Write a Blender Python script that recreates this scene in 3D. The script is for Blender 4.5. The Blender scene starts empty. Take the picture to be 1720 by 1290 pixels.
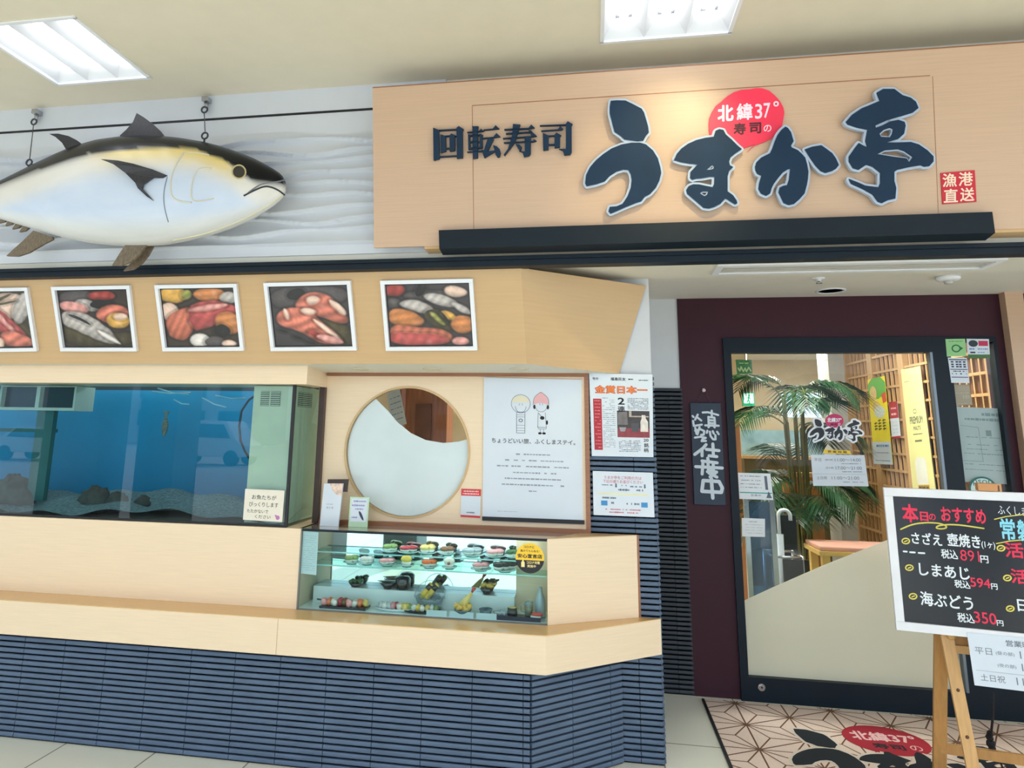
import bpy, bmesh, math, random
from mathutils import Vector, Matrix
from mathutils.geometry import tessellate_polygon

SC = bpy.context.scene
COL = SC.collection
rnd = random.Random(7)

# ------------------------------------------------------------------ camera
F_PX, PX, PY = 1150.0, 796.024, 502.591          # focal length and principal point for a 1720 x 1290 frame
YAW, PITCH, ROLL = 0.17120, -0.18820, 0.01650
CZ = 1.48                                         # eye height


def _rot():
    ca, sa, cb, sb, cc, sc = math.cos(YAW), math.sin(YAW), math.cos(PITCH), math.sin(PITCH), math.cos(ROLL), math.sin(ROLL)
    ry = Matrix(((ca, 0, sa), (0, 1, 0), (-sa, 0, ca)))
    rx = Matrix(((1, 0, 0), (0, cb, -sb), (0, sb, cb)))
    rz = Matrix(((cc, -sc, 0), (sc, cc, 0), (0, 0, 1)))
    return rz @ rx @ ry


RM = _rot()
RT = RM.transposed()
cam_d = bpy.data.cameras.new('camera')
cam = bpy.data.objects.new('camera', cam_d)
COL.objects.link(cam)
r_, d_, f_ = RM[0], RM[1], RM[2]
wr = Vector((r_[0], r_[2], -r_[1]))
wd = Vector((d_[0], d_[2], -d_[1]))
wf = Vector((f_[0], f_[2], -f_[1]))
m4 = Matrix.Identity(4)
for i in range(3):
    m4[i][0], m4[i][1], m4[i][2] = wr[i], -wd[i], -wf[i]
m4.translation = (0, 0, CZ)
cam.matrix_world = m4
cam_d.sensor_fit = 'HORIZONTAL'
cam_d.sensor_width = 36
cam_d.lens = F_PX / 1720 * 36
cam_d.shift_x = (860 - PX) / 1720
cam_d.shift_y = -(645 - PY) / 1720
cam_d.clip_start = 0.05
cam_d.clip_end = 200
SC.camera = cam


def ray(x, y):
    d = RT @ Vector(((x - PX) / F_PX, (y - PY) / F_PX, 1))
    return Vector((d[0], d[2], -d[1]))


def at(x, y, Y):
    """point on the plane at depth Y seen at photo position x, y"""
    d = ray(x, y)
    s = Y / d[1]
    return Vector((d[0] * s, Y, CZ + d[2] * s))


def atz(x, y, z):
    d = ray(x, y)
    s = (z - CZ) / d[2]
    return Vector((d[0] * s, d[1] * s, z))


def atx(x, y, X):
    d = ray(x, y)
    s = X / d[0]
    return Vector((X, d[1] * s, CZ + d[2] * s))


def onp(x, y, p0, n):
    d = ray(x, y)
    o = Vector((0, 0, CZ))
    return o + d * ((Vector(p0) - o).dot(n) / d.dot(n))


# ------------------------------------------------------------------ sky, sun, exposure
W = bpy.data.worlds.new('sky')
SC.world = W
W.use_nodes = True
nt = W.node_tree
bg = nt.nodes['Background']
sky = nt.nodes.new('ShaderNodeTexSky')
try:
    sky.sky_type = 'NISHITA'
    sky.sun_disc = False
    sky.sun_elevation = math.radians(52)
    sky.sun_rotation = math.radians(150)
    sky.air_density = 1.0
    sky.dust_density = 2.5
except Exception:
    pass
mx = nt.nodes.new('ShaderNodeMixRGB')
mx.inputs[0].default_value = 0.75
mx.inputs[2].default_value = (0.55, 0.66, 0.80, 1)
sc_ = nt.nodes.new('ShaderNodeMixRGB')
sc_.blend_type = 'MULTIPLY'
sc_.inputs[0].default_value = 1
sc_.inputs[2].default_value = (0.11, 0.11, 0.11, 1)
nt.links.new(sky.outputs[0], sc_.inputs[1])
nt.links.new(sc_.outputs[0], mx.inputs[1])
nt.links.new(mx.outputs[0], bg.inputs[0])
bg.inputs[1].default_value = 4.6

sun_d = bpy.data.lights.new('sun', 'SUN')
sun_d.energy = 4.5
sun_d.angle = math.radians(2)
sun_d.color = (1, 0.99, 0.97)
sun = bpy.data.objects.new('sun', sun_d)
COL.objects.link(sun)
sun.rotation_euler = (math.radians(42), math.radians(14), 0)

SC.view_settings.view_transform = 'Standard'
SC.view_settings.look = 'None'
SC.view_settings.gamma = 1
SC.view_settings.use_curve_mapping = False
SC.view_settings.exposure = -0.16
try:
    SC.cycles.use_denoising = True
    SC.cycles.max_bounces = 10
    SC.cycles.transparent_max_bounces = 16
    SC.cycles.sample_clamp_indirect = 6
    SC.cycles.caustics_reflective = False
    SC.cycles.caustics_refractive = False
except Exception:
    pass


# ------------------------------------------------------------------ materials
def lin(c):
    return tuple(((v / 255) / 12.92 if v / 255 <= .04045 else ((v / 255 + .055) / 1.055) ** 2.4) for v in c)


MATS = {}


def mat(name, c, rough=.5, metal=0, var=.05, scale=9, stretch=(1, 1, 1), bump=0, coat=0, spec=None):
    if name in MATS:
        return MATS[name]
    m = bpy.data.materials.new(name)
    m.use_nodes = True
    t = m.node_tree
    b = t.nodes['Principled BSDF']
    tc = t.nodes.new('ShaderNodeTexCoord')
    mp = t.nodes.new('ShaderNodeMapping')
    mp.inputs['Scale'].default_value = stretch
    nz = t.nodes.new('ShaderNodeTexNoise')
    nz.inputs['Scale'].default_value = scale
    nz.inputs['Detail'].default_value = 4
    rp = t.nodes.new('ShaderNodeValToRGB')
    l = lin(c)
    rp.color_ramp.elements[0].position = .3
    rp.color_ramp.elements[1].position = .7
    rp.color_ramp.elements[0].color = tuple(max(0, v * (1 - var)) for v in l) + (1,)
    rp.color_ramp.elements[1].color = tuple(min(1, v * (1 + var)) for v in l) + (1,)
    t.links.new(tc.outputs['Object'], mp.inputs[0])
    t.links.new(mp.outputs[0], nz.inputs['Vector'])
    t.links.new(nz.outputs['Fac'], rp.inputs[0])
    t.links.new(rp.outputs[0], b.inputs['Base Color'])
    b.inputs['Roughness'].default_value = rough
    b.inputs['Metallic'].default_value = metal
    if spec is not None:
        b.inputs['Specular IOR Level'].default_value = spec
    if coat:
        b.inputs['Coat Weight'].default_value = coat
        b.inputs['Coat Roughness'].default_value = .08
    if bump:
        bp = t.nodes.new('ShaderNodeBump')
        bp.inputs['Strength'].default_value = bump
        bp.inputs['Distance'].default_value = .002
        t.links.new(nz.outputs['Fac'], bp.inputs['Height'])
        t.links.new(bp.outputs[0], b.inputs['Normal'])
    MATS[name] = m
    return m


def emit(name, c, s):
    if name in MATS:
        return MATS[name]
    m = bpy.data.materials.new(name)
    m.use_nodes = True
    b = m.node_tree.nodes['Principled BSDF']
    b.inputs['Base Color'].default_value = lin(c) + (1,)
    b.inputs['Emission Color'].default_value = lin(c) + (1,)
    b.inputs['Emission Strength'].default_value = s
    MATS[name] = m
    return m


def glass(name, tint=(245, 250, 250), refl=1.0, rough=0.0, haze=0.0, hazec=(200, 210, 215), ior=1.5):
    """a thin pane: mirror by Fresnel on the outer face, clear otherwise, with a little dust"""
    if name in MATS:
        return MATS[name]
    m = bpy.data.materials.new(name)
    m.use_nodes = True
    t = m.node_tree
    t.nodes.clear()
    out = t.nodes.new('ShaderNodeOutputMaterial')
    tr = t.nodes.new('ShaderNodeBsdfTransparent')
    tr.inputs[0].default_value = lin(tint) + (1,)
    gl = t.nodes.new('ShaderNodeBsdfGlossy')
    gl.inputs['Roughness'].default_value = rough
    df = t.nodes.new('ShaderNodeBsdfDiffuse')
    df.inputs[0].default_value = lin(hazec) + (1,)
    m0 = t.nodes.new('ShaderNodeMixShader')
    m0.inputs[0].default_value = haze
    fr = t.nodes.new('ShaderNodeFresnel')
    fr.inputs[0].default_value = ior
    ge = t.nodes.new('ShaderNodeNewGeometry')
    sb = t.nodes.new('ShaderNodeMath')
    sb.operation = 'SUBTRACT'
    sb.inputs[0].default_value = refl
    mu = t.nodes.new('ShaderNodeMath')
    mu.operation = 'MULTIPLY'
    mu.use_clamp = True
    sm = t.nodes.new('ShaderNodeMath')
    sm.operation = 'MULTIPLY'
    sm.inputs[1].default_value = refl
    t.links.new(ge.outputs['Backfacing'], sm.inputs[0])
    t.links.new(sm.outputs[0], sb.inputs[1])
    t.links.new(fr.outputs[0], mu.inputs[0])
    t.links.new(sb.outputs[0], mu.inputs[1])
    ms = t.nodes.new('ShaderNodeMixShader')
    t.links.new(tr.outputs[0], m0.inputs[1])
    t.links.new(df.outputs[0], m0.inputs[2])
    t.links.new(mu.outputs[0], ms.inputs[0])
    t.links.new(m0.outputs[0], ms.inputs[1])
    t.links.new(gl.outputs[0], ms.inputs[2])
    t.links.new(ms.outputs[0], out.inputs[0])
    MATS[name] = m
    return m


# ------------------------------------------------------------------ mesh builder
class MB:
    def __init__(s):
        s.v, s.f, s.m, s.sm = [], [], [], []
        s.cur = 0
        s.smooth = False

    def add(s, vs, fs):
        n = len(s.v)
        s.v += [Vector(v) for v in vs]
        for f in fs:
            s.f.append([i + n for i in f])
            s.m.append(s.cur)
            s.sm.append(s.smooth)
        return s

    def hexa(s, a, b):
        """a: four corners, b: the four corners opposite"""
        return s.add(list(a) + list(b), [(3, 2, 1, 0), (4, 5, 6, 7), (0, 1, 5, 4), (1, 2, 6, 5), (2, 3, 7, 6), (3, 0, 4, 7)])

    def box(s, x0, x1, y0, y1, z0, z1):
        return s.hexa([(x0, y0, z0), (x1, y0, z0), (x1, y1, z0), (x0, y1, z0)], [(x0, y0, z1), (x1, y0, z1), (x1, y1, z1), (x0, y1, z1)])

    def prism(s, pts, ext, holes=()):
        """polygon (with holes) pushed along ext"""
        ext = Vector(ext)
        loops = [[Vector(p) for p in pts]] + [[Vector(p) for p in h] for h in holes]
        tris = tessellate_polygon(loops)
        flat = [p for l in loops for p in l]
        n = len(flat)
        fs = [tuple(t) for t in tris] + [tuple(i + n for i in reversed(t)) for t in tris]
        k = 0
        for l in loops:
            L = len(l)
            for i in range(L):
                j = (i + 1) % L
                fs.append((k + i, k + j, k + j + n, k + i + n))
            k += L
        return s.add(flat + [p + ext for p in flat], fs)

    def tube(s, path, r, n=8, cap=True):
        path = [Vector(p) for p in path]
        R = r if isinstance(r, (list, tuple)) else [r] * len(path)
        vs, fs = [], []
        up = Vector((0, 0, 1))
        prev = None
        for i, p in enumerate(path):
            t = (path[min(i + 1, len(path) - 1)] - path[max(i - 1, 0)])
            t = t.normalized() if t.length > 1e-9 else Vector((0, 0, 1))
            if prev is None:
                a = up if abs(t.dot(up)) < .95 else Vector((1, 0, 0))
                u = t.cross(a).normalized()
            else:
                u = (prev - t * prev.dot(t))
                u = u.normalized() if u.length > 1e-6 else t.orthogonal().normalized()
            prev = u
            w = t.cross(u)
            for k in range(n):
                an = 2 * math.pi * k / n
                vs.append(p + (u * math.cos(an) + w * math.sin(an)) * R[i])
        for i in range(len(path) - 1):
            for k in range(n):
                fs.append((i * n + k, i * n + (k + 1) % n, (i + 1) * n + (k + 1) % n, (i + 1) * n + k))
        if cap:
            fs.append(tuple(reversed(range(n))))
            fs.append(tuple((len(path) - 1) * n + k for k in range(n)))
        o = s.smooth
        s.smooth = True
        s.add(vs, fs)
        s.smooth = o
        return s

    def lathe(s, prof, c, n=24, sx=1, sy=1):
        c = Vector(c)
        vs, fs = [], []
        for r, z in prof:
            for k in range(n):
                a = 2 * math.pi * k / n
                vs.append(c + Vector((r * math.cos(a) * sx, r * math.sin(a) * sy, z)))
        for i in range(len(prof) - 1):
            for k in range(n):
                fs.append((i * n + k, i * n + (k + 1) % n, (i + 1) * n + (k + 1) % n, (i + 1) * n + k))
        if prof[0][0] > 1e-5:
            fs.append(tuple(reversed(range(n))))
        if prof[-1][0] > 1e-5:
            fs.append(tuple((len(prof) - 1) * n + k for k in range(n)))
        o = s.smooth
        s.smooth = True
        s.add(vs, fs)
        s.smooth = o
        return s

    def blob(s, c, rx, ry, rz, n=14, k=8, jit=0, rot=0):
        c = Vector(c)
        vs, fs = [], []
        for i in range(k + 1):
            th = math.pi * i / k
            for j in range(n):
                ph = 2 * math.pi * j / n
                q = 1 + jit * (rnd.random() - .5)
                x, y = rx * math.sin(th) * math.cos(ph) * q, ry * math.sin(th) * math.sin(ph) * q
                vs.append(c + Vector((x * math.cos(rot) - y * math.sin(rot), x * math.sin(rot) + y * math.cos(rot), rz * math.cos(th) * q)))
        for i in range(k):
            for j in range(n):
                fs.append((i * n + j, (i + 1) * n + j, (i + 1) * n + (j + 1) % n, i * n + (j + 1) % n))
        o = s.smooth
        s.smooth = True
        s.add(vs, fs)
        s.smooth = o
        return s


def tag(o, label=None, cat=None, group=None, kind=None):
    if label:
        o['label'] = label
    if cat:
        o['category'] = cat
    if group:
        o['group'] = group
    if kind:
        o['kind'] = kind
    return o


def wloc(o):
    p = Vector(o.location)
    while o.parent:
        o = o.parent
        p += Vector(o.location)
    return p


def obj(name, mb, mats, parent=None, origin=None, bevel=0):
    """link what the builder holds as ONE mesh object"""
    me = bpy.data.meshes.new(name)
    base = wloc(parent) if parent else Vector(origin if origin is not None else (0, 0, 0))
    me.from_pydata([tuple(v - base) for v in mb.v], [], mb.f)
    for m in (mats if isinstance(mats, (list, tuple)) else [mats]):
        me.materials.append(m)
    me.polygons.foreach_set('material_index', mb.m)
    me.polygons.foreach_set('use_smooth', mb.sm)
    bm = bmesh.new()
    bm.from_mesh(me)
    bmesh.ops.recalc_face_normals(bm, faces=bm.faces)
    bm.to_mesh(me)
    bm.free()
    me.update()
    o = bpy.data.objects.new(name, me)
    COL.objects.link(o)
    if parent:
        o.parent = parent
    else:
        o.location = base
    if bevel:
        bv = o.modifiers.new('edge', 'BEVEL')
        bv.width = bevel
        bv.segments = 2
        bv.limit_method = 'ANGLE'
    return o


def thing(name, label, cat, loc, group=None):
    o = bpy.data.objects.new(name, None)
    COL.objects.link(o)
    o.location = loc
    o.empty_display_size = .1
    return tag(o, label, cat, group)


def struct(name, mb, mats, **k):
    return tag(obj(name, mb, mats, **k), kind='structure')


# ------------------------------------------------------------------ lettering
_GL = {}
_LAY = [0]


def lay():
    """a hair more height for each stroke, so that strokes that cross never lie in one plane"""
    _LAY[0] = (_LAY[0] + 1) % 20
    return _LAY[0] * 1.5e-5



def glyphs(s, bold=0.0):
    k = (s, bold)
    if k not in _GL:
        cu = bpy.data.curves.new('letters', 'FONT')
        cu.body = s
        cu.size = 1
        cu.resolution_u = 3
        ob = bpy.data.objects.new('letters', cu)
        me = ob.to_mesh()
        v0 = [(v.co.x, v.co.y) for v in me.vertices]
        f0 = [tuple(p.vertices) for p in me.polygons]
        ob.to_mesh_clear()
        bpy.data.objects.remove(ob)
        bpy.data.curves.remove(cu)
        vs, fs = [], []
        w = bold * 1.1
        sh_ = [(0, 0)] if bold <= 0 else [(w * math.cos(math.pi * i / 4), w * math.sin(math.pi * i / 4)) for i in range(8)]
        for dx, dy in sh_:          # heavier pen: the strokes laid down side by side
            n = len(vs)
            vs += [(x + dx, y + dy) for x, y in v0]
            fs += [tuple(i + n for i in f) for f in f0]
        xs = [v[0] for v in vs] or [0]
        ys = [v[1] for v in vs] or [0]
        _GL[k] = (vs, fs, min(xs), max(xs), min(ys), max(ys))
    return _GL[k]


class Sheet:
    """a flat rectangle in the place; u runs left to right, v top to bottom"""

    def __init__(s, tl, tr, br, bl):
        s.c = [Vector(p) for p in (tl, tr, br, bl)]
        n = (s.c[1] - s.c[0]).cross(s.c[3] - s.c[0]).normalized()
        mid = sum(s.c, Vector()) / 4
        if n.dot(Vector((0, 0, CZ)) - mid) < 0:
            n = -n
        s.n = n
        s.W = ((s.c[1] - s.c[0]).length + (s.c[2] - s.c[3]).length) / 2
        s.H = ((s.c[3] - s.c[0]).length + (s.c[2] - s.c[1]).length) / 2

    def P(s, u, v, off=0.0):
        a = s.c[0].lerp(s.c[1], u)
        b = s.c[3].lerp(s.c[2], u)
        return a.lerp(b, v) + s.n * off

    def plate(s, mb, th=.002, u0=0, v0=0, u1=1, v1=1, off=0.0):
        q = [s.P(u0, v0, off), s.P(u1, v0, off), s.P(u1, v1, off), s.P(u0, v1, off)]
        return mb.hexa(q, [p + s.n * th for p in q])

    def rect(s, mb, u0, v0, u1, v1, off=.0008):
        return mb.add([s.P(u0, v0, off), s.P(u1, v0, off), s.P(u1, v1, off), s.P(u0, v1, off)], [(0, 1, 2, 3)])

    def poly(s, mb, pts, off=.0008, holes=()):
        loops = [[Vector((u, v, 0)) for u, v in pts]] + [[Vector((u, v, 0)) for u, v in h] for h in holes]
        tris = tessellate_polygon(loops)
        flat = [p for l in loops for p in l]
        return mb.add([s.P(p.x, p.y, off) for p in flat], [tuple(t) for t in tris])

    def disc(s, mb, u, v, r, off=.0008, n=20, ry=None, a0=0, a1=360):
        """r in sheet heights"""
        ry = ry or r
        k = s.H / s.W
        pts = [(u + r * k * math.cos(math.radians(a0 + (a1 - a0) * i / n)), v + ry * math.sin(math.radians(a0 + (a1 - a0) * i / n))) for i in range(n + (0 if a1 - a0 >= 360 else 1))]
        return s.poly(mb, pts, off)

    def stroke(s, mb, pts, w, off=.0008, rnd_cap=True):
        """a pen line; w in sheet heights"""
        k = s.W / s.H
        q = [Vector((u * k, v)) for u, v in pts]
        for a, b in zip(q[:-1], q[1:]):
            d = (b - a)
            if d.length < 1e-6:
                continue
            d = d.normalized()
            nn = Vector((-d.y, d.x)) * w / 2
            of_ = off + lay()
            mb.add([s.P((p.x) / k, p.y, of_) for p in (a + nn, b + nn, b - nn, a - nn)], [(0, 1, 2, 3)])
        if rnd_cap:
            for p in q:
                s.disc(mb, p.x / k, p.y, w / 2, off + lay(), 8)

    def text(s, mb, body, u, v, h, off=.0008, align='c', w=None, bold=0.0, tilt=0.0):
        """text centred at v, cap box h (sheet heights); w: width to fill (fraction of the sheet)"""
        vs, fs, x0, x1, y0, y1 = glyphs(body, bold)
        if not vs:
            return
        k = h / max(.3, (y1 - y0))
        sx = k * s.H / s.W
        if w:
            sx = w / (x1 - x0)
        wd_ = (x1 - x0) * sx
        ul = {'c': u - wd_ / 2, 'l': u, 'r': u - wd_}[align]
        out = []
        nb = 8 if bold > 0 else 1
        per = len(vs) // nb
        for i_, (x, y) in enumerate(vs):
            uu = ul + (x - x0) * sx
            vv = v - (y - (y0 + y1) / 2) * k + tilt * (uu - u)
            out.append(s.P(uu, vv, off + (i_ // per) * 2e-5))
        mb.add(out, fs)

    def dashes(s, mb, u0, u1, v, h, off=.0008, fill=.8, seg=.02):
        """a line of print too small to read"""
        u = u0
        while u < u1 - .004:
            l = seg * (.5 + rnd.random())
            if rnd.random() < fill:
                e = min(u + l, u1)
                hh = h * (.55 + .45 * rnd.random())
                s.rect(mb, u, v - hh / 2, e, v + hh / 2, off)
            u += l + seg * .22


def px_sheet(q, Y):
    return Sheet(*[at(x, y, Y) for x, y in q])


def paper(name, label, cat, q, Y, m, th=.002, group=None, sheet=None):
    sh = sheet or px_sheet(q, Y)
    mb = MB()
    sh.plate(mb, th, off=-th)
    o = obj(name, mb, m, origin=sh.P(.5, 1))
    tag(o, label, cat, group)
    return o, sh


def words(parent, sh, m, items, name='lettering', off=.0008):
    """each word of print is a part of its own: (text, u, v, h, w, bold)"""
    for b_, u, v, h, w, bo in items:
        mb = MB()
        sh.text(mb, b_, u, v, h, off, w=w, bold=bo)
        obj(name, mb, m, parent)


def part(name, fill, m, parent, label=None):
    mb = MB()
    fill(mb)
    o = obj(name, mb, m, parent)
    if label:
        o['label'] = label
    return o
# ------------------------------------------------------------------ palette
wood = mat('pale_veneer', (239, 214, 180), rough=.42, var=.035, scale=3, stretch=(2, 2, 70))
wood_top = mat('ledge_veneer', (222, 180, 122), rough=.16, var=.03, scale=3, stretch=(2, 60, 60))
wood_val = mat('valance_veneer', (203, 168, 122), rough=.5, var=.03, scale=4, stretch=(1, 1, 25))
wood_sign = mat('sign_veneer', (200, 168, 140), rough=.38, var=.04, scale=3, stretch=(1.5, 1.5, 90))
trim_brown = mat('brown_trim', (150, 100, 70), rough=.4, var=.15, scale=6, stretch=(1, 8, 40))
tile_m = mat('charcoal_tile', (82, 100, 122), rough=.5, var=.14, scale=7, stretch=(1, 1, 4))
tile_gap = mat('tile_gap', (16, 26, 38), rough=.8)
maroon = mat('maroon_panel', (58, 24, 36), rough=.55, var=.06, spec=.3)
white_p = mat('white_paint', (214, 216, 218), rough=.6, var=.02)
ceil_p = mat('ceiling_paint', (222, 213, 192), rough=.8, var=.02)
soff_p = mat('soffit_paint', (222, 216, 204), rough=.8, var=.02)
cream_p = mat('cream_paint', (222, 218, 204), rough=.7, var=.02)
black_m = mat('black_metal', (14, 28, 38), rough=.45, var=.08, spec=.25)
dark_m = mat('dark_plain', (16, 18, 22), rough=.5)
navy = mat('navy_letter', (16, 44, 68), rough=.55, var=.08, spec=.25)
edge_bl = mat('letter_edge', (176, 190, 208), rough=.35, var=.03)
wfr = mat('white_frame', (232, 234, 238), rough=.4, var=.02)
paper_w = mat('white_paper', (216, 224, 232), rough=.6, var=.015)
paper_c = mat('cream_paper', (232, 224, 206), rough=.6, var=.02)
ink = mat('black_ink', (24, 26, 30), rough=.7)
ink_g = mat('grey_ink', (120, 126, 134), rough=.7)
ink_l = mat('pale_ink', (176, 182, 190), rough=.7)
red_i = mat('red_ink', (206, 34, 52), rough=.55)
steel = mat('steel', (190, 192, 196), rough=.25, metal=1)
win_glass = glass('window_glass', refl=.55)
tank_glass = glass('tank_glass', tint=(225, 242, 245), refl=1.1)
case_glass = glass('case_glass', tint=(238, 248, 246), refl=.35)

YB, YL, YA, YC, YD, YW = 3.188, 3.13, 3.29, 3.526, 4.44, 3.02
ZC = at(0, 188, YW).z
ZS, ZR = 2.254, 2.32          # soffit behind the track; recess ceiling over the entrance

# ------------------------------------------------------------------ floor
fm = mat('floor_tiles', (214, 208, 190), rough=.35)
t = fm.node_tree
b = t.nodes['Principled BSDF']
tc = t.nodes.new('ShaderNodeTexCoord')
mp = t.nodes.new('ShaderNodeMapping')
mp.inputs['Rotation'].default_value = (0, 0, math.pi / 2)
mp.inputs['Location'].default_value = (0.1, 0.16, 0)
bk = t.nodes.new('ShaderNodeTexBrick')
bk.inputs['Scale'].default_value = 1
bk.inputs['Mortar Size'].default_value = .004
bk.inputs['Brick Width'].default_value = .92
bk.inputs['Row Height'].default_value = .46
bk.inputs['Color1'].default_value = lin((244, 242, 226)) + (1,)
bk.inputs['Color2'].default_value = lin((238, 236, 219)) + (1,)
bk.inputs['Mortar'].default_value = lin((150, 144, 128)) + (1,)
t.links.new(tc.outputs['Object'], mp.inputs[0])
t.links.new(mp.outputs[0], bk.inputs[0])
t.links.new(bk.outputs[0], b.inputs['Base Color'])
struct('floor', MB().box(-9, 9, -3.2, 10.2, -.12, 0), fm)
asphalt = mat('asphalt', (190, 190, 186), rough=.9, var=.1, scale=30)
struct('street_ground', MB().box(-60, 60, -70, -3.2, -.2, -.1), asphalt)

# ------------------------------------------------------------------ ceiling of the arcade with openings for the lights
LIGHTS = []
for q in (((1012.6, 70), (1224, 54)), ((97.5, 140.7), (249.3, 129.5))):
    a, c = atz(*q[0], ZC), atz(*q[1], ZC)
    LIGHTS.append((a.x, c.x, (a.y + c.y) / 2 - .50, (a.y + c.y) / 2))
ROW = (LIGHTS[0][0] + (LIGHTS[0][0] - LIGHTS[1][0]), LIGHTS[0][1] + (LIGHTS[0][0] - LIGHTS[1][0]))
LIGHTS.append((ROW[0], ROW[1], LIGHTS[0][2], LIGHTS[0][3]))          # unseen light added at the right to brighten the entrance
LIGHTS.append((ROW[0] - 1.4, ROW[1] - 1.4, LIGHTS[0][2] - 2.3, LIGHTS[0][3] - 2.3))  # another unseen light, added behind the viewer for light from the front
mb = MB()
hol = [[(x0, y0, ZC), (x1, y0, ZC), (x1, y1, ZC), (x0, y1, ZC)] for x0, x1, y0, y1 in LIGHTS]
mb.prism([(-9, -1.5, ZC), (9, -1.5, ZC), (9, 3.17, ZC), (-9, 3.17, ZC)], (0, 0, .16), hol)
struct('ceiling', mb, ceil_p)

# ------------------------------------------------------------------ bulkhead above the shopfront
struct('wall_bulkhead', MB().box(-9, 9, YW, 3.17, ZS, ZC), cream_p)
struct('trim_1', MB().box(-9, 9, 2.985, 3.05, at(1090, 441, 2.985).z, at(1090, 423, 2.985).z).box(-9, 9, 2.975, 2.985, at(1090, 430, 2.98).z, at(1090, 424, 2.98).z), black_m)
mb = MB()
mb.box(-9, 9, 3.05, YC, ZS, ZS + .05)
struct('ceiling_soffit', mb, cream_p)
struct('ceiling_recess', MB().box(.30, 9, YC, 4.6, ZR, ZR + .08), soff_p)
struct('wall_above_recess', MB().box(-9, 9, 3.17, 3.25, ZS + .05, ZC + .16), cream_p)
# shop interior shell
int_w = mat('interior_wall', (226, 206, 172), rough=.7, var=.03)
int_c = mat('interior_ceiling', (224, 214, 194), rough=.8)
struct('ceiling_interior', MB().box(-6.4, 6, YC, 10.2, 2.5, 2.6).box(-6.4, .30, YC, 4.6, ZS + .05, ZR + .1), int_c)
struct('wall_interior_left', MB().box(-6.5, -6.4, 3.5, 10.2, 0, 2.6), int_w)
struct('wall_interior_right', MB().box(5, 5.1, 4.6, 10.2, 0, 2.6), int_w)
struct('wall_interior_back', MB().box(-6.4, 5, 10.1, 10.2, 0, 2.6), int_w)

# ------------------------------------------------------------------ the wave relief panel behind the fish
wx0, wx1 = -6.2, at(627, 300, YW).x + .35
z0w, z1w = at(300, 434, YW - .02).z, at(300, 206, YW - .02).z
seamz = at(300, 206, YW).z
wave_m = mat('wave_panel_white', (206, 210, 216), rough=.5, var=.015)
mb = MB()
mb.box(wx0, wx1, YW - .012, YW, seamz + .006, ZC)
mb.box(wx0, wx1, YW - .012, YW, z0w, seamz - .006)
bands = [(.115, .34, 1.7, .3), (.20, .50, 2.3, .9), (.275, .30, 2.0, 2.2), (.36, .46, 1.5, 3.1), (.44, .40, 2.1, 4.4), (.52, .5, 1.8, 5.2), (.60, .36, 2.4, .4), (.68, .5, 1.6, 1.4), (.76, .38, 2.2, 2.7), (.84, .3, 1.9, 3.7)]


def crest(j, x):
    f0, am, k, ph = bands[j]
    return f0 + .022 * math.sin(k * 2.6 * x + ph) + .012 * math.sin(k * 5.7 * x + ph * 2)


NX, NZ = 170, 150
mb.smooth = True
vs, fs = [], []
H = seamz - .012 - z0w
for i in range(NX + 1):
    x = wx0 + (wx1 - wx0) * i / NX
    cs = sorted(crest(j, x) for j in range(len(bands)))
    for k in range(NZ + 1):
        v = k / NZ
        up = max([c for c in cs if c <= v] or [0.05])
        dn = min([c for c in cs if c > v] or [.93])
        a = (v - up) / max(.004, dn - up)
        d = .034 * (a ** 1.6) * min(1, (dn - up) / .07)
        if v < .115 or v > .93 or (v < cs[0]):
            d = 0
        vs.append((x, YW - .0125 - d, seamz - .012 - H * v))
for i in range(NX):
    for k in range(NZ):
        a = i * (NZ + 1) + k
        fs.append((a, a + NZ + 1, a + NZ + 2, a + 1))
mb.add(vs, fs)
struct('wall_wave_panel', mb, wave_m)
struct('trim_2', MB().box(wx0, wx1, YW - .014, YW - .004, seamz - .006, seamz + .006), dark_m)

# ------------------------------------------------------------------ ribbed tile cladding


def cladding(mb, p0, p1, z0, z1, out, tw=.222, first=0.0, pitch=.0262, depth=.012):
    p0, p1, out = Vector((*p0, 0)), Vector((*p1, 0)), Vector((*out, 0)).normalized()
    L = (p1 - p0).length
    d = (p1 - p0).normalized()
    n = max(1, round((z1 - z0) / pitch))
    pt = (z1 - z0) / n
    prof = []
    for i in range(n):
        z = z0 + i * pt
        prof += [(0, z), (0, z + .24 * pt), (depth * .8, z + .30 * pt), (depth, z + .5 * pt), (depth * .95, z + .78 * pt), (depth * .75, z + .97 * pt)]
    prof.append((0, z1))
    mb.cur = 1
    mb.hexa([p0 + Vector((0, 0, z0)), p1 + Vector((0, 0, z0)), p1 - out * .02 + Vector((0, 0, z0)), p0 - out * .02 + Vector((0, 0, z0))],
            [p0 + Vector((0, 0, z1)), p1 + Vector((0, 0, z1)), p1 - out * .02 + Vector((0, 0, z1)), p0 - out * .02 + Vector((0, 0, z1))])
    mb.cur = 0
    s = -first
    while s < L - 1e-4:
        a, b_ = max(0, s) + .0014, min(L, s + tw) - .0014
        if b_ > a:
            A, B = p0 + d * a, p0 + d * b_
            vs = []
            for dd, z in prof:
                vs.append(A + out * dd + Vector((0, 0, z)))
                vs.append(B + out * dd + Vector((0, 0, z)))
            m = len(prof)
            mb.cur = 1
            mb.add(vs, [(2 * i, 2 * i + 1, 2 * i + 3, 2 * i + 2) for i in range(0, m - 1, 6)])
            mb.cur = 0
            mb.add(vs, [(2 * i, 2 * i + 1, 2 * i + 3, 2 * i + 2) for i in range(m - 1) if i % 6] + [tuple(2 * i for i in range(m)), tuple(2 * i + 1 for i in reversed(range(m)))])
        s += tw
    return mb


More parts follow.
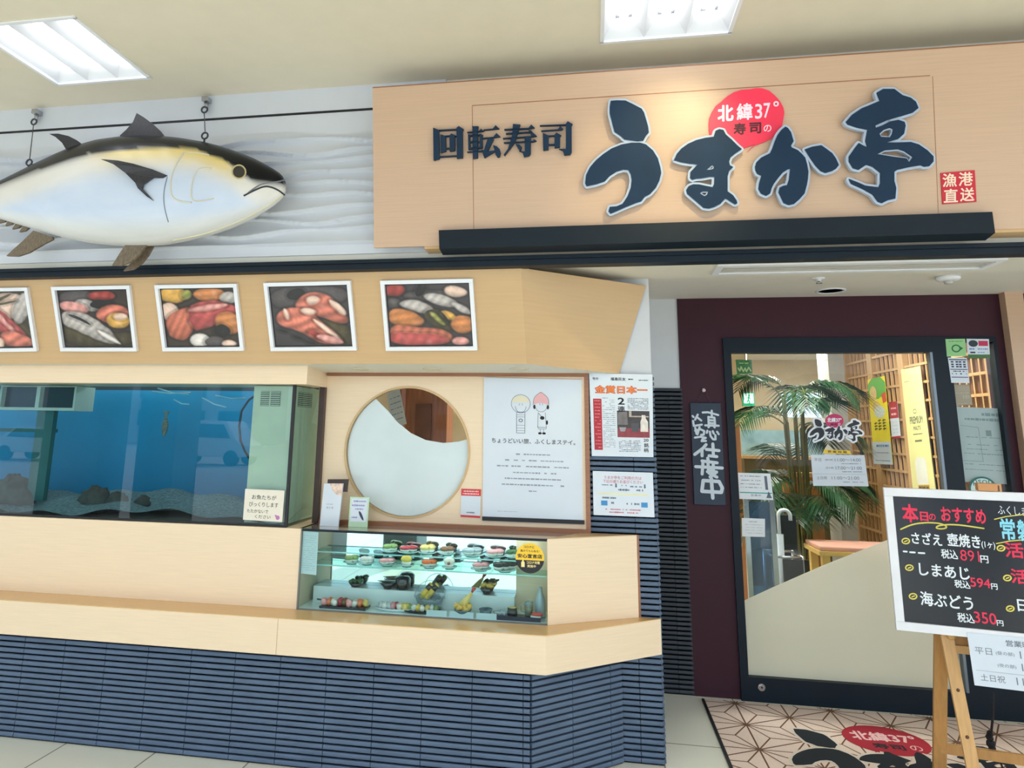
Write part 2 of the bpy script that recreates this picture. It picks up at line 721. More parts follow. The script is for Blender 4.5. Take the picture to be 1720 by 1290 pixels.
# ------------------------------------------------------------------ column at the right of the counter
cxl, cxr = at(990, 700, YC).x - .012, at(1104, 900, YC).x
ztile = 1.755
mb = MB()
mb.box(-.06, cxr - .002, YC + .012, YD, 0, ZR)
struct('wall_column', mb, white_p)
mb = MB()
cladding(mb, (cxl, YC + .012), (cxr, YC + .012), 0.0, ztile, (0, -1), tw=.222, first=.0)
cladding(mb, (cxr - .002, YC + .012), (cxr - .002, YD), 0.0, ztile, (1, 0))
struct('wall_column_tiles', mb, [tile_m, tile_gap])
# strip of wall between column and maroon panel: white above, tile below
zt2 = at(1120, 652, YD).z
struct('wall_strip', MB().box(cxr - .05, .56, YD + .01, YD + .1, 0, ZR), white_p)
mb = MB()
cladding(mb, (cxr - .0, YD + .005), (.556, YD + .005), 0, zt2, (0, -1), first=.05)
struct('wall_strip_tiles', mb, [mat('strip_tile_dark', (46, 54, 62), rough=.55, var=.12, scale=7, stretch=(1, 1, 4)), tile_gap])  # tile colour on this strip set darker than on the column

# ------------------------------------------------------------------ maroon entrance wall
mx0, mx1 = .545, 2.385
dx0, dx1, dz1 = .808, 2.335, 2.064
mb = MB()
mb.box(mx0, dx0, YD, YD + .12, 0, ZR)
mb.box(dx0, mx1, YD, YD + .12, dz1, ZR)
mb.box(dx1, mx1, YD, YD + .12, 0, dz1)
mb.box(2.48, 5, YD, YD + .12, 0, ZR)
struct('wall_entrance', mb, maroon)
struct('trim_3', MB().box(2.385, 2.48, YD - .06, YD + .1, 0, ZR), wood_sign)

# the glass door in its dark frame
fx0, fx1, fz0, fz1 = .853, 1.985, .128, 1.972
mb = MB()
mb.prism([(dx0, YD - .02, 0), (2.075, YD - .02, 0), (2.075, YD - .02, dz1), (dx0, YD - .02, dz1)], (0, .08, 0),
         [[(fx0, YD - .02, fz0), (fx1, YD - .02, fz0), (fx1, YD - .02, fz1), (fx0, YD - .02, fz1)]])
door = struct('door_1', mb, black_m, origin=(1.44, YD, 0))
door['label'] = 'glass entrance door in a black frame with frosted lower part'
obj('glass', MB().box(fx0, fx1, YD + .018, YD + .024, fz0, fz1), win_glass, door)
# frosted film: thin printed dots, denser towards the bottom
film = bpy.data.materials.new('frosted_film')
film.use_nodes = True
t = film.node_tree
b = t.nodes['Principled BSDF']
b.inputs['Base Color'].default_value = lin((236, 233, 214)) + (1,)
b.inputs['Roughness'].default_value = .2
tr = t.nodes.new('ShaderNodeBsdfTransparent')
ms = t.nodes.new('ShaderNodeMixShader')
tc = t.nodes.new('ShaderNodeTexCoord')
sp = t.nodes.new('ShaderNodeSeparateXYZ')
mr = t.nodes.new('ShaderNodeMapRange')
mr.inputs['From Min'].default_value = .95
mr.inputs['From Max'].default_value = .42
mr.inputs['To Min'].default_value = .55
mr.inputs['To Max'].default_value = .97
t.links.new(tc.outputs['Object'], sp.inputs[0])
t.links.new(sp.outputs[2], mr.inputs[0])
t.links.new(mr.outputs[0], ms.inputs[0])
t.links.new(tr.outputs[0], ms.inputs[1])
tl_ = t.nodes.new('ShaderNodeBsdfTranslucent')
tl_.inputs[0].default_value = lin((242, 244, 238)) + (1,)
m2_ = t.nodes.new('ShaderNodeMixShader')
m2_.inputs[0].default_value = .5
t.links.new(b.outputs[0], m2_.inputs[1])
t.links.new(tl_.outputs[0], m2_.inputs[2])
t.links.new(m2_.outputs[0], ms.inputs[2])
t.links.new(ms.outputs[0], t.nodes['Material Output'].inputs[0])
pl = [at(1254.5, 1010.6, YD), at(1297, 988.5, YD), at(1390, 948, YD), at(1488.7, 909, YD), at(1587, 868, YD)]
zs = [(p.x, p.z) for p in pl]
zs[0] = (fx0 + .001, zs[0][1])
zs[-1] = (fx1 - .001, zs[-1][1])
mb = MB()
mb.prism([(fx0 + .001, YD + .0145, fz0 + .001), (fx1 - .001, YD + .0145, fz0 + .001)] + [(x, YD + .0145, z) for x, z in reversed(zs)], (0, .003, 0))
obj('frosted_film', mb, film, door)
obj('inner_edge', MB().box(fx1 - .016, fx1 - .002, YD - .024, YD + .014, fz0, fz1), mat('grey_metal', (120, 130, 140), rough=.35, metal=.6), door)
lk = at(1279, 1154, YD - .02)
mb = MB()
for rr, d0, d1 in ((.020, -.006, 0), (.013, -.010, -.006)):
    mb.prism([(lk.x + rr * math.cos(a * .3927), YD - .02 + d0, lk.z + rr * math.sin(a * .3927)) for a in range(16)], (0, d1 - d0, 0))
lo = obj('lock', mb, steel, door)
mb = MB()
mb.prism([(lk.x + .005 * math.cos(a * .7854), YD - .0315, lk.z + .005 * math.sin(a * .7854)) for a in range(8)], (0, .003, 0))
obj('keyhole', mb, dark_m, lo)
# fixed pane beside the door
wx_0, wx_1, wz_0, wz_1 = 2.085, 2.318, .2, 2.035
mb = MB()
mb.prism([(2.075, YD - .012, 0), (dx1, YD - .012, 0), (dx1, YD - .012, dz1), (2.075, YD - .012, dz1)], (0, .07, 0),
         [[(wx_0, YD - .012, wz_0), (wx_1, YD - .012, wz_0), (wx_1, YD - .012, wz_1), (wx_0, YD - .012, wz_1)]])
win = struct('window_1', mb, black_m, origin=(2.2, YD, 0))
obj('glass', MB().box(wx_0, wx_1, YD + .018, YD + .024, wz_0, wz_1), win_glass, win)
for k, zz in enumerate((at(1640, 700, YD + .05).z,)):
    obj('rail', MB().box(wx_0, wx_1, YD + .03, YD + .05, .02, .05), dark_m, win)

# ------------------------------------------------------------------ wall with the round window
rc = at(682.5, 758, 3.53)
rr = .326
circ = [(rc.x + rr * math.cos(2 * math.pi * k / 72), 3.53, rc.z + rr * math.sin(2 * math.pi * k / 72)) for k in range(72)]
wl, wrx, wb, wt = -1.40, -.02, .985, 1.80
mb = MB()
mb.prism([(wl - .05, 3.53, .60), (wrx, 3.53, .60), (wrx, 3.53, wt), (wl - .05, 3.53, wt)], (0, .03, 0), [circ])
struct('wall_round_window', mb, wood)
mb = MB()
mb.box(wl, wrx + .004, 3.505, 3.53, 1.752, 1.772)
struct('trim_4', mb, trim_brown)
mb = MB()
mb.box(-.036, -.014, 3.508, 3.53, .99, 1.752)
mb.cur = 1
mb.box(-.050, -.036, 3.520, 3.53, .99, 1.752)
struct('trim_5', mb, [trim_brown, wood])
struct('trim_6', MB().box(wl, -.014, 3.500, 3.53, .985, 1.012), trim_brown)
mb = MB()
n = 72
ring = []
for k in range(n):
    a = 2 * math.pi * k / n
    ring.append((math.cos(a), math.sin(a)))
vs, fs = [], []
for ro, yy in ((rr + .010, 3.524), (rr, 3.524), (rr, 3.556), (rr + .010, 3.556)):
    vs += [(rc.x + ro * c, yy, rc.z + ro * s) for c, s in ring]
for j in range(4):
    for k in range(n):
        fs.append((j * n + k, j * n + (k + 1) % n, ((j + 1) % 4) * n + (k + 1) % n, ((j + 1) % 4) * n + k))
mb.add(vs, fs)
rw = struct('window_2', mb, mat('gold_trim', (206, 172, 120), rough=.35, var=.05), origin=(rc.x, 3.53, rc.z - rr))
rw['label'] = 'round window with a wavy white film over its lower part'
mb = MB()
mb.prism([(rc.x + rr * c, 3.553, rc.z + rr * s) for c, s in ring], (0, .004, 0))
obj('glass', mb, win_glass, rw)
# the white film leaves only the upper right clear
edge = [at(x, y, 3.553) for x, y in ((630, 667), (652, 690), (668, 709), (690, 727), (715, 739), (745, 744), (770, 742), (790, 737))]
pts = [(p.x, p.z) for p in edge]
arc = []
a_end = math.atan2(pts[-1][1] - rc.z, pts[-1][0] - rc.x)
a_beg = math.atan2(pts[0][1] - rc.z, pts[0][0] - rc.x)
rf = rr - .001
for k in range(49):
    a = a_end - (a_end - (a_beg - 2 * math.pi)) * k / 48
    arc.append((rc.x + rf * math.cos(a), rc.z + rf * math.sin(a)))
pol = [p for p in pts if (p[0] - rc.x) ** 2 + (p[1] - rc.z) ** 2 < rf ** 2] + arc
mb = MB()
mb.prism([(x, 3.5485, z) for x, z in pol], (0, .003, 0))
obj('white_film', mb, mat('white_film', (214, 226, 226), rough=.12, var=.02), rw)

# ------------------------------------------------------------------ valance panel that carries the food pictures
zvb = 1.787
c_b = at(885, 611, 3.19)
c_t = at(875, 450, 3.04)
vn = Vector((0, (c_t.z - c_b.z), -(c_t.y - c_b.y))).normalized()
e_b, e_t = at(1040, 628, YC), at(1085, 480, YC)
XL_ = -6.2
A0, A1 = Vector((XL_, c_b.y, c_b.z)), Vector((XL_, c_t.y, c_t.z))
mb = MB()
back_b, back_t = Vector((XL_, YC, c_b.z)), Vector((XL_, YC, c_t.z))
mb.add([A0, c_b, e_b, Vector((e_b.x, YC + .001, c_b.z)), back_b, A1, c_t, e_t, Vector((e_t.x, YC + .001, c_t.z)), back_t],
       [(0, 1, 6, 5), (1, 2, 7, 6), (5, 6, 7, 8, 9), (0, 5, 9, 4)])
mb.cur = 1
mb.add([A0, c_b, e_b, Vector((XL_, YC, e_b.z))], [(0, 1, 2, 3)])
val = struct('wall_valance', mb, [wood_val, cream_p])
val['label'] = 'slanted wood valance carrying the framed food pictures'
# lower soffit band over the fish tank
sx = -1.408
struct('wall_tank_soffit', MB().box(XL_, sx, 3.262, 3.56, 1.690, 1.786), wood, bevel=.002)
# ------------------------------------------------------------------ counter
ct = thing('display_counter', 'long shop counter with dark ribbed tile base and pale wood ledge', 'counter', (-2.0, 3.3, 0))
lc0, lc1 = (-.208, YL), (.303, YC)
bc0, bc1 = (-.278, YB), (.113, YC)
mb = MB()
cladding(mb, (-5.17 + .222 * 2 - .006, YB), bc0, 0, .475, (0, -1), tw=.2212)
dv = Vector((bc1[0] - bc0[0], bc1[1] - bc0[1]))
cladding(mb, bc0, bc1, 0, .475, (dv.y, -dv.x), tw=.2212)
mb.cur = 1
mb.prism([(-6.2, YB + .005, 0), (bc0[0], YB + .005, 0), (bc1[0], YC + .005, 0), (-6.2, YC + .005, 0)], (0, 0, .475))
obj('tiled_base', mb, [tile_m, tile_gap], ct)
mb = MB()
mb.prism([(-6.2, YL, .47), (lc0[0], YL, .47), (lc1[0], lc1[1], .47), (-6.2, YC, .47)], (0, 0, .1525))
obj('ledge', mb, wood, ct, bevel=.0015)
mb = MB()
mb.prism([(-6.2, YL + .001, .6225), (lc0[0] - .001, YL + .001, .6225), (lc1[0], lc1[1], .6225), (-6.2, YC, .6225)], (0, 0, .0035))
obj('ledge_top', mb, wood_top, ct)
jx = at(466, 1060, YL).x
obj('seam', MB().box(jx - .0006, jx + .0006, YL - .0006, YL + .001, .471, .622), trim_brown, ct)
mb = MB()
mb.box(-6.2, -1.402, YA, YA + .02, .626, .993)
mb.box(-6.2, -1.402, YA + .02, 3.95, .975, .993)
mb.box(-1.42, -1.402, YA + .02, 3.95, .626, .993)
obj('apron', mb, wood, ct, bevel=.001)

# ------------------------------------------------------------------ food showcase
zt = .988
sc = thing('food_showcase', 'glass fronted showcase of sushi models on the counter', 'showcase', (-.75, 3.4, .626))
x0, x1 = -1.396, -.212
mb = MB()
mb.box(x0, x1, 3.287, 3.292, .630, zt)
obj('glass', mb, case_glass, sc, 'clear front glass')
obj('top_rail', MB().box(x0, x1, 3.284, 3.294, zt - .004, zt + .006), black_m, sc, )
obj('bottom_rail', MB().box(x0, x1, 3.284, 3.296, .626, .631), mat('dull_metal', (120, 118, 112), rough=.4, metal=.5), sc)
obj('side_rail', MB().box(x0 - .004, x0 + .003, 3.284, 3.294, .626, zt), mat('dull_metal', (120, 118, 112)), sc)
mb = MB()
mb.prism([(x0, 3.294, zt), (x1 - .01, 3.294, zt), (x1 + .19, 3.50, zt), (x0, 3.50, zt)], (0, 0, .006))
obj('top', mb, mat('smoked_top', (150, 138, 122), rough=.06, var=.03, coat=1), sc)
pe = at(1075, 968, YC).x
p0, p1 = Vector((-.210, 3.288, 0)), Vector((pe, YC, 0))
dd = (p1 - p0).normalized()
nn = Vector((dd.y, -dd.x, 0))
q = [p0, p1 - dd * .012, p1 - dd * .012 - nn * .02, p0 - nn * .02 + dd * .01]
mb = MB()
mb.hexa([Vector((p.x, p.y, .626)) for p in q], [Vector((p.x, p.y, .994)) for p in q])
obj('side_panel', mb, wood, sc, bevel=.001)
q = [p1 - dd * .012, p1, p1 - nn * .02, p1 - dd * .012 - nn * .02]
mb = MB()
mb.hexa([Vector((p.x, p.y, .626)) for p in q], [Vector((p.x, p.y, .996)) for p in q])
obj('panel_edge', mb, trim_brown, sc)
mb = MB()
mb.prism([(x1 + .006, 3.294, .9942), (pe - .008, YC - .004, .9942), (-.05, YC - .004, .9942)], (0, 0, .003))
obj('wood_cap', mb, wood_val, sc)
cw = mat('case_white', (224, 232, 234), rough=.25, var=.02)
obj('base', MB().box(x0, x1, 3.296, 3.5, .626, .632), cw, sc)
YM = 3.50
mxr = at(867, 960, YM).x
mir = mat('mirror', (232, 244, 244), rough=.02, metal=1, var=0)
obj('back_mirror', MB().box(x0, mxr, YM, YM + .006, .632, zt), mir, sc)
obj('end_panel', MB().box(mxr, .14, YM, YM + .02, .626, zt), wood, sc)
obj('left_panel', MB().box(x0 - .006, x0, 3.296, YM, .626, zt), mat('case_side', (196, 178, 150), rough=.5), sc)
YS1, YS2 = 3.405, 3.365
zs1, zs2 = at(740, 935, YS1).z, at(760, 959, YS2).z
shelf_g = mat('shelf_glass_edge', (170, 226, 222), rough=.1, var=.02)
shelf_c = glass('shelf_glass', tint=(226, 246, 244), refl=.5)
for nm, yf, z, xr in (('shelf', YS1, zs1, at(868, 940, YS1).x), ('shelf', YS2, zs2, at(918, 964, YS2).x)):
    mb = MB()
    mb.box(x0 + .02, xr, yf + .004, YM - .002, z - .007, z - .001)
    mb.cur = 1
    mb.box(x0 + .02, xr, yf, yf + .004, z - .007, z - .001)
    obj(nm, mb, [shelf_c, shelf_g], sc)
YP = 3.425
zp = at(830, 1001, YP).z
obj('rear_step', MB().box(x0 + .02, mxr, YP, YM - .002, .632, zp), cw, sc)
lamp = emit('case_lamp', (232, 246, 255), 24.0)
mb = MB()
mb.tube([(x0 + .05, 3.40, zt - .0065), (x1 - .03, 3.40, zt - .0065)], .006, 10)
obj('light_tube', mb, lamp, sc)
# round yellow and black notice on the showcase glass
yel = mat('yellow_sticker', (248, 200, 40), rough=.45, var=.02)
q = at(890, 937.5, 3.287)
R_ = .0655
sh = Sheet((q.x - R_, 3.287, q.z + R_), (q.x + R_, 3.287, q.z + R_), (q.x + R_, 3.287, q.z - R_), (q.x - R_, 3.287, q.z - R_))
mb = MB()
n = 40
mb.prism([sh.P(.5 + .5 * math.cos(2 * math.pi * k / n), .5 + .5 * math.sin(2 * math.pi * k / n), .0002) for k in range(n)], sh.n * .001)
st = tag(obj('safety_sticker', mb, yel, origin=sh.P(.5, 1)), 'round yellow and black shop notice stuck on the showcase glass', 'sticker')
mb = MB()
sh.disc(mb, .5, .5, .5, .0016, 30, a0=8, a1=172)
sh.text(mb, 'コロナに', .47, .13, .085, .0016, bold=.02)
sh.text(mb, '負けてらんねえ!', .5, .26, .085, .0016, w=.66, bold=.015)
sh.text(mb, '安心宣言店', .5, .43, .14, .0016, w=.86, bold=.03)
obj('dark_print', mb, dark_m, st)
mb = MB()
sh.text(mb, 'コロナ対策', .62, .64, .10, .0022, w=.46, bold=.02)
sh.text(mb, '実施中', .56, .76, .09, .0022, w=.30, bold=.02)
sh.poly(mb, [(.20, .80), (.20, .64), (.235, .61), (.235, .57), (.285, .57), (.285, .61), (.32, .64), (.32, .80)], .0022)
obj('light_print', mb, mat('pale_yellow', (250, 226, 150)), st)

# ------------------------------------------------------------------ food models
FM = {k: mat('food_' + k, c, rough=.3, var=.14, scale=40, coat=.3) for k, c in dict(
    rice=(240, 236, 224), tuna=(186, 52, 58), salmon=(236, 128, 84), pink=(240, 164, 164), white=(232, 226, 220), egg=(244, 206, 92),
    roe=(226, 104, 30), green=(134, 158, 92), brown=(140, 92, 58), nori=(30, 36, 34), tempura=(222, 176, 80), grey=(170, 178, 182),
    batter=(232, 200, 118), red=(204, 58, 48), leaf=(52, 104, 52), gold=(214, 176, 62), beer=(222, 176, 52), silver=(196, 204, 212)).items()}
plate_w = mat('white_plate', (232, 238, 240), rough=.12, coat=.6)
plate_b = mat('black_lacquer', (18, 22, 28), rough=.12, coat=.6)
plate_c = mat('celadon_plate', (160, 200, 198), rough=.15, coat=.5)
bowl_g = mat('slate_bowl', (92, 112, 128), rough=.25, coat=.3)
ice_m = glass('clear_plastic', tint=(232, 240, 244), refl=1.0, haze=.12)


def sushi_plate(c, r, topping, label, group, h=.028, plate=plate_c, n=2, ang=.2, top2=None):
    t = thing('sushi_plate', label, 'sushi', c, group)
    mb = MB()
    mb.lathe([(r * .55, 0), (r * .6, .004), (r, .010), (r * .98, .013), (r * .55, .007), (0, .007)], c, 20)
    obj('plate', mb, plate, t)
    for i in range(n):
        dx = (i - (n - 1) / 2) * r * .55
        cc = Vector(c) + Vector((dx, -.008 + i * r * .42, .007))
        wx = r * (.46 if n > 1 else .62)
        mb = MB()
        mb.blob(cc + Vector((0, 0, h * .30)), wx, r * .26, h * .36, 14, 8, .08, ang)
        obj('rice', mb, FM['rice'], t)
        mb = MB()
        mb.blob(cc + Vector((0, -.002, h * .62)), wx * 1.16, r * .34, h * .34, 16, 8, .10, ang)
        obj('topping', mb, FM[topping if i == 0 or not top2 else top2], t)
    return t


g1, g2 = 'sushi models on the upper showcase shelf', 'sushi models on the lower showcase shelf'
for px, tp, nm, r, h in ((655, 'green', 'greenish sushi pair at the left of the upper glass shelf', .042, .03), (686, 'tuna', 'dark red tuna sushi on the upper shelf, left of the middle', .052, .026),
                         (718, 'batter', 'beige topped sushi in the middle of the upper shelf', .044, .034), (751, 'brown', 'brown eel sushi right of the middle on the upper shelf', .040, .03),
                         (793, 'grey', 'pale grey squid sushi on a wide plate of the upper shelf', .056, .03), (832, 'pink', 'greyish pink sushi near the right end of the upper shelf', .050, .028),
                         (860, 'leaf', 'dark green sushi at the right end of the upper shelf', .034, .03)):
    p = at(px, 935, 3.447)
    sushi_plate((p.x, 3.447, zs1), r * 1.05, tp, nm, g1, h * 1.25)
for px, tp, nm, r, h, kk in ((590, 'green', 'greenish wrapped sushi leftmost on the lower shelf', .040, .032, 2), (616, 'white', 'white fish sushi at the left of the lower shelf', .040, .03, 2),
                             (650, 'pink', 'pink sushi with a red dab on the lower shelf', .046, .026, 2), (683, 'egg', 'tall yellowish sushi on the lower shelf', .036, .042, 1),
                             (721, 'roe', 'orange roe sushi in the middle of the lower shelf', .044, .03, 2), (755, 'rice', 'white roll with a dark centre on the lower shelf', .036, .042, 1),
                             (808, 'pink', 'big pink striped sushi right of the middle on the lower shelf', .048, .028, 2), (848, 'nori', 'dark seaweed rolls below the yellow sticker', .050, .034, 3)):
    p = at(px, 958, 3.405)
    t = sushi_plate((p.x, 3.405, zs2), r * 1.05, tp, nm, g2, h * 1.2, n=kk)
    if tp == 'rice':
        mb = MB()
        mb.blob(Vector((p.x, 3.382, zs2 + .030)), .008, .012, .008, 8, 6)
        obj('filling', mb, FM['brown'], t)

g3 = 'dishes on the floor of the showcase'


def dish(name, label, cat, c, prof, m, n=26, sx=1, sy=1):
    t = thing(name, label, cat, c, g3)
    mb = MB()
    mb.lathe(prof, c, n, sx, sy)
    obj('dish', mb, m, t)
    return t


def zf(px, py, z=.632):
    p = atz(px, py, z)
    return Vector((p.x, min(max(p.y, 3.31), 3.47), z))


# long black board of sashimi at the left
c = Vector((at(580, 1003, 3.35).x, 3.352, .632))
t = thing('sashimi_board', 'black lacquer board of assorted sashimi at the left of the showcase', 'sashimi', c, g3)
obj('board', MB().box(c.x - .115, c.x + .115, c.y - .04, c.y + .04, .632, .642), plate_b, t)
for i, k in enumerate(('pink', 'salmon', 'white', 'tuna', 'brown', 'pink', 'white', 'salmon', 'batter')):
    mb = MB()
    mb.blob(c + Vector((-.10 + i * .025, rnd.uniform(-.015, .015), .024)), .017, .026, .018, 10, 6, .35, rnd.uniform(-.6, .6))
    obj('slice', mb, FM[k], t)
mb = MB()
mb.tube([c + Vector((-.135, -.02, .035)), c + Vector((-.085, .02, .022))], .004, 6)
obj('chopstick', mb, plate_b, t)
# small dark dish with greens on the rear step
c = Vector((at(598, 980, 3.455).x, 3.458, zp))
t = dish('greens_dish', 'small black dish of dark greens on the rear step', 'dish', c, [(.022, 0), (.036, .018), (.034, .018), (.02, .004), (0, .004)], plate_b)
mb = MB()
for k in range(9):
    mb.blob(c + Vector((rnd.uniform(-.026, .026), rnd.uniform(-.014, .014), .022 + rnd.random() * .008)), .014, .008, .009, 8, 5, .3, rnd.random() * 3)
obj('greens', mb, FM['leaf'], t)
# wide white platter with sashimi
c = Vector((at(662, 1015, 3.35).x, 3.352, .632))
t = dish('sashimi_platter', 'white platter of pink and white sashimi left of the glass bowl', 'sashimi', c, [(.05, 0), (.075, .012), (.073, .014), (.05, .004), (0, .004)], plate_w, sx=1.25, sy=.5)
for i in range(8):
    mb = MB()
    mb.blob(c + Vector((-.062 + i * .018, rnd.uniform(-.012, .012), .022)), .015, .016, .016, 9, 6, .4, rnd.random())
    obj('slice', mb, FM[('silver', 'white', 'silver', 'pink', 'tuna', 'white', 'batter', 'egg')[i]], t)
# round black pot with side dishes on the rear step
c = Vector((at(676, 985, 3.455).x, 3.458, zp))
t = dish('black_pot', 'round black pot with a lid on the rear step', 'pot', c, [(.03, 0), (.038, .012), (.038, .05), (.03, .06), (0, .062)], plate_b)
c2 = Vector((at(651, 985, 3.455).x, 3.458, zp))
t = dish('black_bowl', 'wide black soup bowl left of the round black pot', 'bowl', c2, [(.02, 0), (.022, .006), (.044, .03), (.042, .030), (.02, .010), (0, .010)], plate_b)
mb = MB()
mb.tube([c2 + Vector((-.05, -.006, .034)), c2 + Vector((.045, -.012, .040))], .0022, 6)
obj('chopstick', mb, FM['silver'], t)
# big oval dish with pieces, in front of the glass bucket
c = Vector((at(707, 1018, 3.345).x, 3.345, .632))
t = dish('oyster_dish', 'black oval dish of shellfish in front of the ice bowl', 'dish', c, [(.06, 0), (.08, .010), (.078, .012), (.05, .004), (0, .004)], plate_b, sx=1.2, sy=.42)
for i in range(8):
    mb = MB()
    mb.blob(c + Vector((-.075 + i * .021, rnd.uniform(-.012, .012), .02)), .014, .014, .016, 9, 6, .4)
    obj('shell', mb, FM[('batter', 'green', 'white', 'egg', 'white', 'batter', 'white', 'green')[i]], t)
# clear ice bowl with gold cans leaning in it
c = Vector((at(722, 1000, 3.40).x, 3.395, .632))
t = dish('ice_bowl', 'clear ice bowl with two gold cans leaning in it', 'bowl', c + Vector((0, 0, .012)), [(.035, 0), (.06, .02), (.072, .05), (.070, .05), (.058, .022), (0, .004)], ice_m, sy=.75)
mb = MB()
mb.lathe([(.05, 0), (.062, .012), (0, .012)], c, 22, 1, .75)
obj('stand', mb, plate_b, t)
mb = MB()
for k in range(26):
    a, r_ = rnd.random() * 6.28, .052 * math.sqrt(rnd.random())
    mb.blob(c + Vector((r_ * math.cos(a), r_ * .75 * math.sin(a), .055 + rnd.random() * .012)), .011, .010, .009, 6, 4, .5)
obj('ice', mb, ice_m, t)
for k, (dx, mm) in enumerate(((-.014, 'gold'), (.014, 'gold'))):
    mb = MB()
    a, b_ = c + Vector((dx - .03, -.008, .052)), c + Vector((dx + .022, .012, .118))
    mb.tube([a, a.lerp(b_, .06), a.lerp(b_, .92), b_], [.010, .0135, .0135, .010], 14)
    o = obj('can', mb, FM['gold'], t)
    mb = MB()
    mb.tube([a.lerp(b_, .60), a.lerp(b_, .90)], .0139, 14)
    obj('can_band', mb, plate_b, o)
mb = MB()
mb.tube([c + Vector((.074 * math.cos(a), .02 * math.sin(a), .055 + .075 * math.sin(a))) for a in [math.pi * k / 14 for k in range(15)]], .003, 6)
obj('handle', mb, ice_m, t)
# tempura bowl with a prawn standing up
c = Vector((at(777, 1028, 3.33).x, 3.335, .632))
t = dish('tempura_bowl', 'slate bowl heaped with tempura, a prawn tail standing up', 'bowl', c, [(.022, 0), (.024, .006), (.040, .024), (.042, .030), (.038, .030), (.02, .01), (0, .01)], bowl_g)
mb = MB()
for k in range(16):
    a, r_ = rnd.random() * 6.28, .032 * math.sqrt(rnd.random())
    mb.blob(c + Vector((r_ * math.cos(a), r_ * math.sin(a), .034 + .012 * rnd.random())), .016, .014, .013, 8, 5, .45)
obj('tempura', mb, FM['tempura'], t)
mb = MB()
mb.tube([c + Vector((-.01, 0, .04)), c + Vector((.012, 0, .065)), c + Vector((.030, 0, .088)), c + Vector((.042, 0, .104))], [.017, .016, .011, .005], 10)
obj('prawn', mb, FM['batter'], t)
mb = MB()
for a in (-.35, .05, .45):
    mb.tube([c + Vector((.040, 0, .102)), c + Vector((.046 + .016 * math.sin(a + .4), .004 * a, .102 + .024 * math.cos(a)))], [.003, .0055], 6)
obj('tail', mb, FM['red'], t)
# small black tempura bowl on the rear step
c = Vector((at(818, 990, 3.46).x, 3.458, zp))
t = dish('tempura_rice_bowl', 'small black bowl of tempura on the rear step', 'bowl', c, [(.018, 0), (.02, .006), (.036, .028), (.034, .028), (0, .016)], plate_b)
mb = MB()
for k in range(10):
    a, r_ = rnd.random() * 6.28, .028 * math.sqrt(rnd.random())
    mb.blob(c + Vector((r_ * math.cos(a), .7 * r_ * math.sin(a), .034 + .014 * rnd.random())), .015, .011, .011, 8, 5, .45)
mb.tube([c + Vector((.015, 0, .038)), c + Vector((.048, 0, .050))], [.010, .004], 8)
obj('tempura', mb, FM['tempura'], t)
# slate bowl, glass dish, gunkan on the right
c = Vector((at(815, 1028, 3.33).x, 3.345, .632))
dish('slate_cup', 'empty slate cup right of the heaped tempura bowl', 'cup', c, [(.018, 0), (.02, .005), (.032, .034), (.030, .034), (.018, .008), (0, .008)], bowl_g)
c = Vector((at(840, 1028, 3.33).x, 3.345, .632))
t = dish('glass_dish', 'small glass dish of silvery fish beside the slate cup', 'dish', c, [(.02, 0), (.022, .005), (.036, .026), (.034, .026), (0, .007)], ice_m)
mb = MB()
for k in range(7):
    mb.blob(c + Vector((rnd.uniform(-.02, .02), rnd.uniform(-.015, .015), .02)), .013, .006, .008, 8, 5, .3, rnd.random() * 3)
obj('fish', mb, FM['silver'], t)
# dark tray at the right with sushi on it
a, b_ = at(832, 1036, 3.325), at(908, 1043, 3.315)
c = Vector(((a.x + b_.x) / 2, 3.345, .632))
hw = (b_.x - a.x) / 2
tr_ = thing('dark_tray', 'dark blue rectangular tray at the right of the showcase', 'tray', c, g3)
obj('tray', MB().box(c.x - hw, c.x + hw, 3.305, 3.395, .632, .640).box(c.x - hw, c.x + hw, 3.305, 3.309, .640, .650), mat('tray_navy', (44, 44, 66), rough=.25), tr_)
c = Vector((at(860, 1026, 3.34).x, 3.35, .6405))
t = thing('seaweed_sushi', 'seaweed wrapped roll standing on the dark tray', 'sushi', c, g3)
mb = MB()
mb.lathe([(.016, 0), (.020, .004), (.018, .036), (.015, .036), (0, .032)], c, 16, 1.2, .8)
obj('seaweed', mb, FM['nori'], t)
mb = MB()
mb.blob(c + Vector((0, 0, .036)), .018, .013, .006, 10, 6, .2)
obj('filling', mb, FM['batter'], t)
c = Vector((at(902, 1032, 3.325).x, 3.33, .6405))
t = thing('salmon_sushi', 'red salmon sushi at the right end of the dark tray', 'sushi', c, g3)
mb = MB()
mb.blob(c + Vector((-.006, 0, .008)), .026, .014, .009, 12, 6, .1)
obj('rice', mb, FM['rice'], t)
mb = MB()
mb.blob(c + Vector((0, 0, .019)), .028, .016, .008, 12, 6, .1)
obj('topping', mb, FM['red'], t)
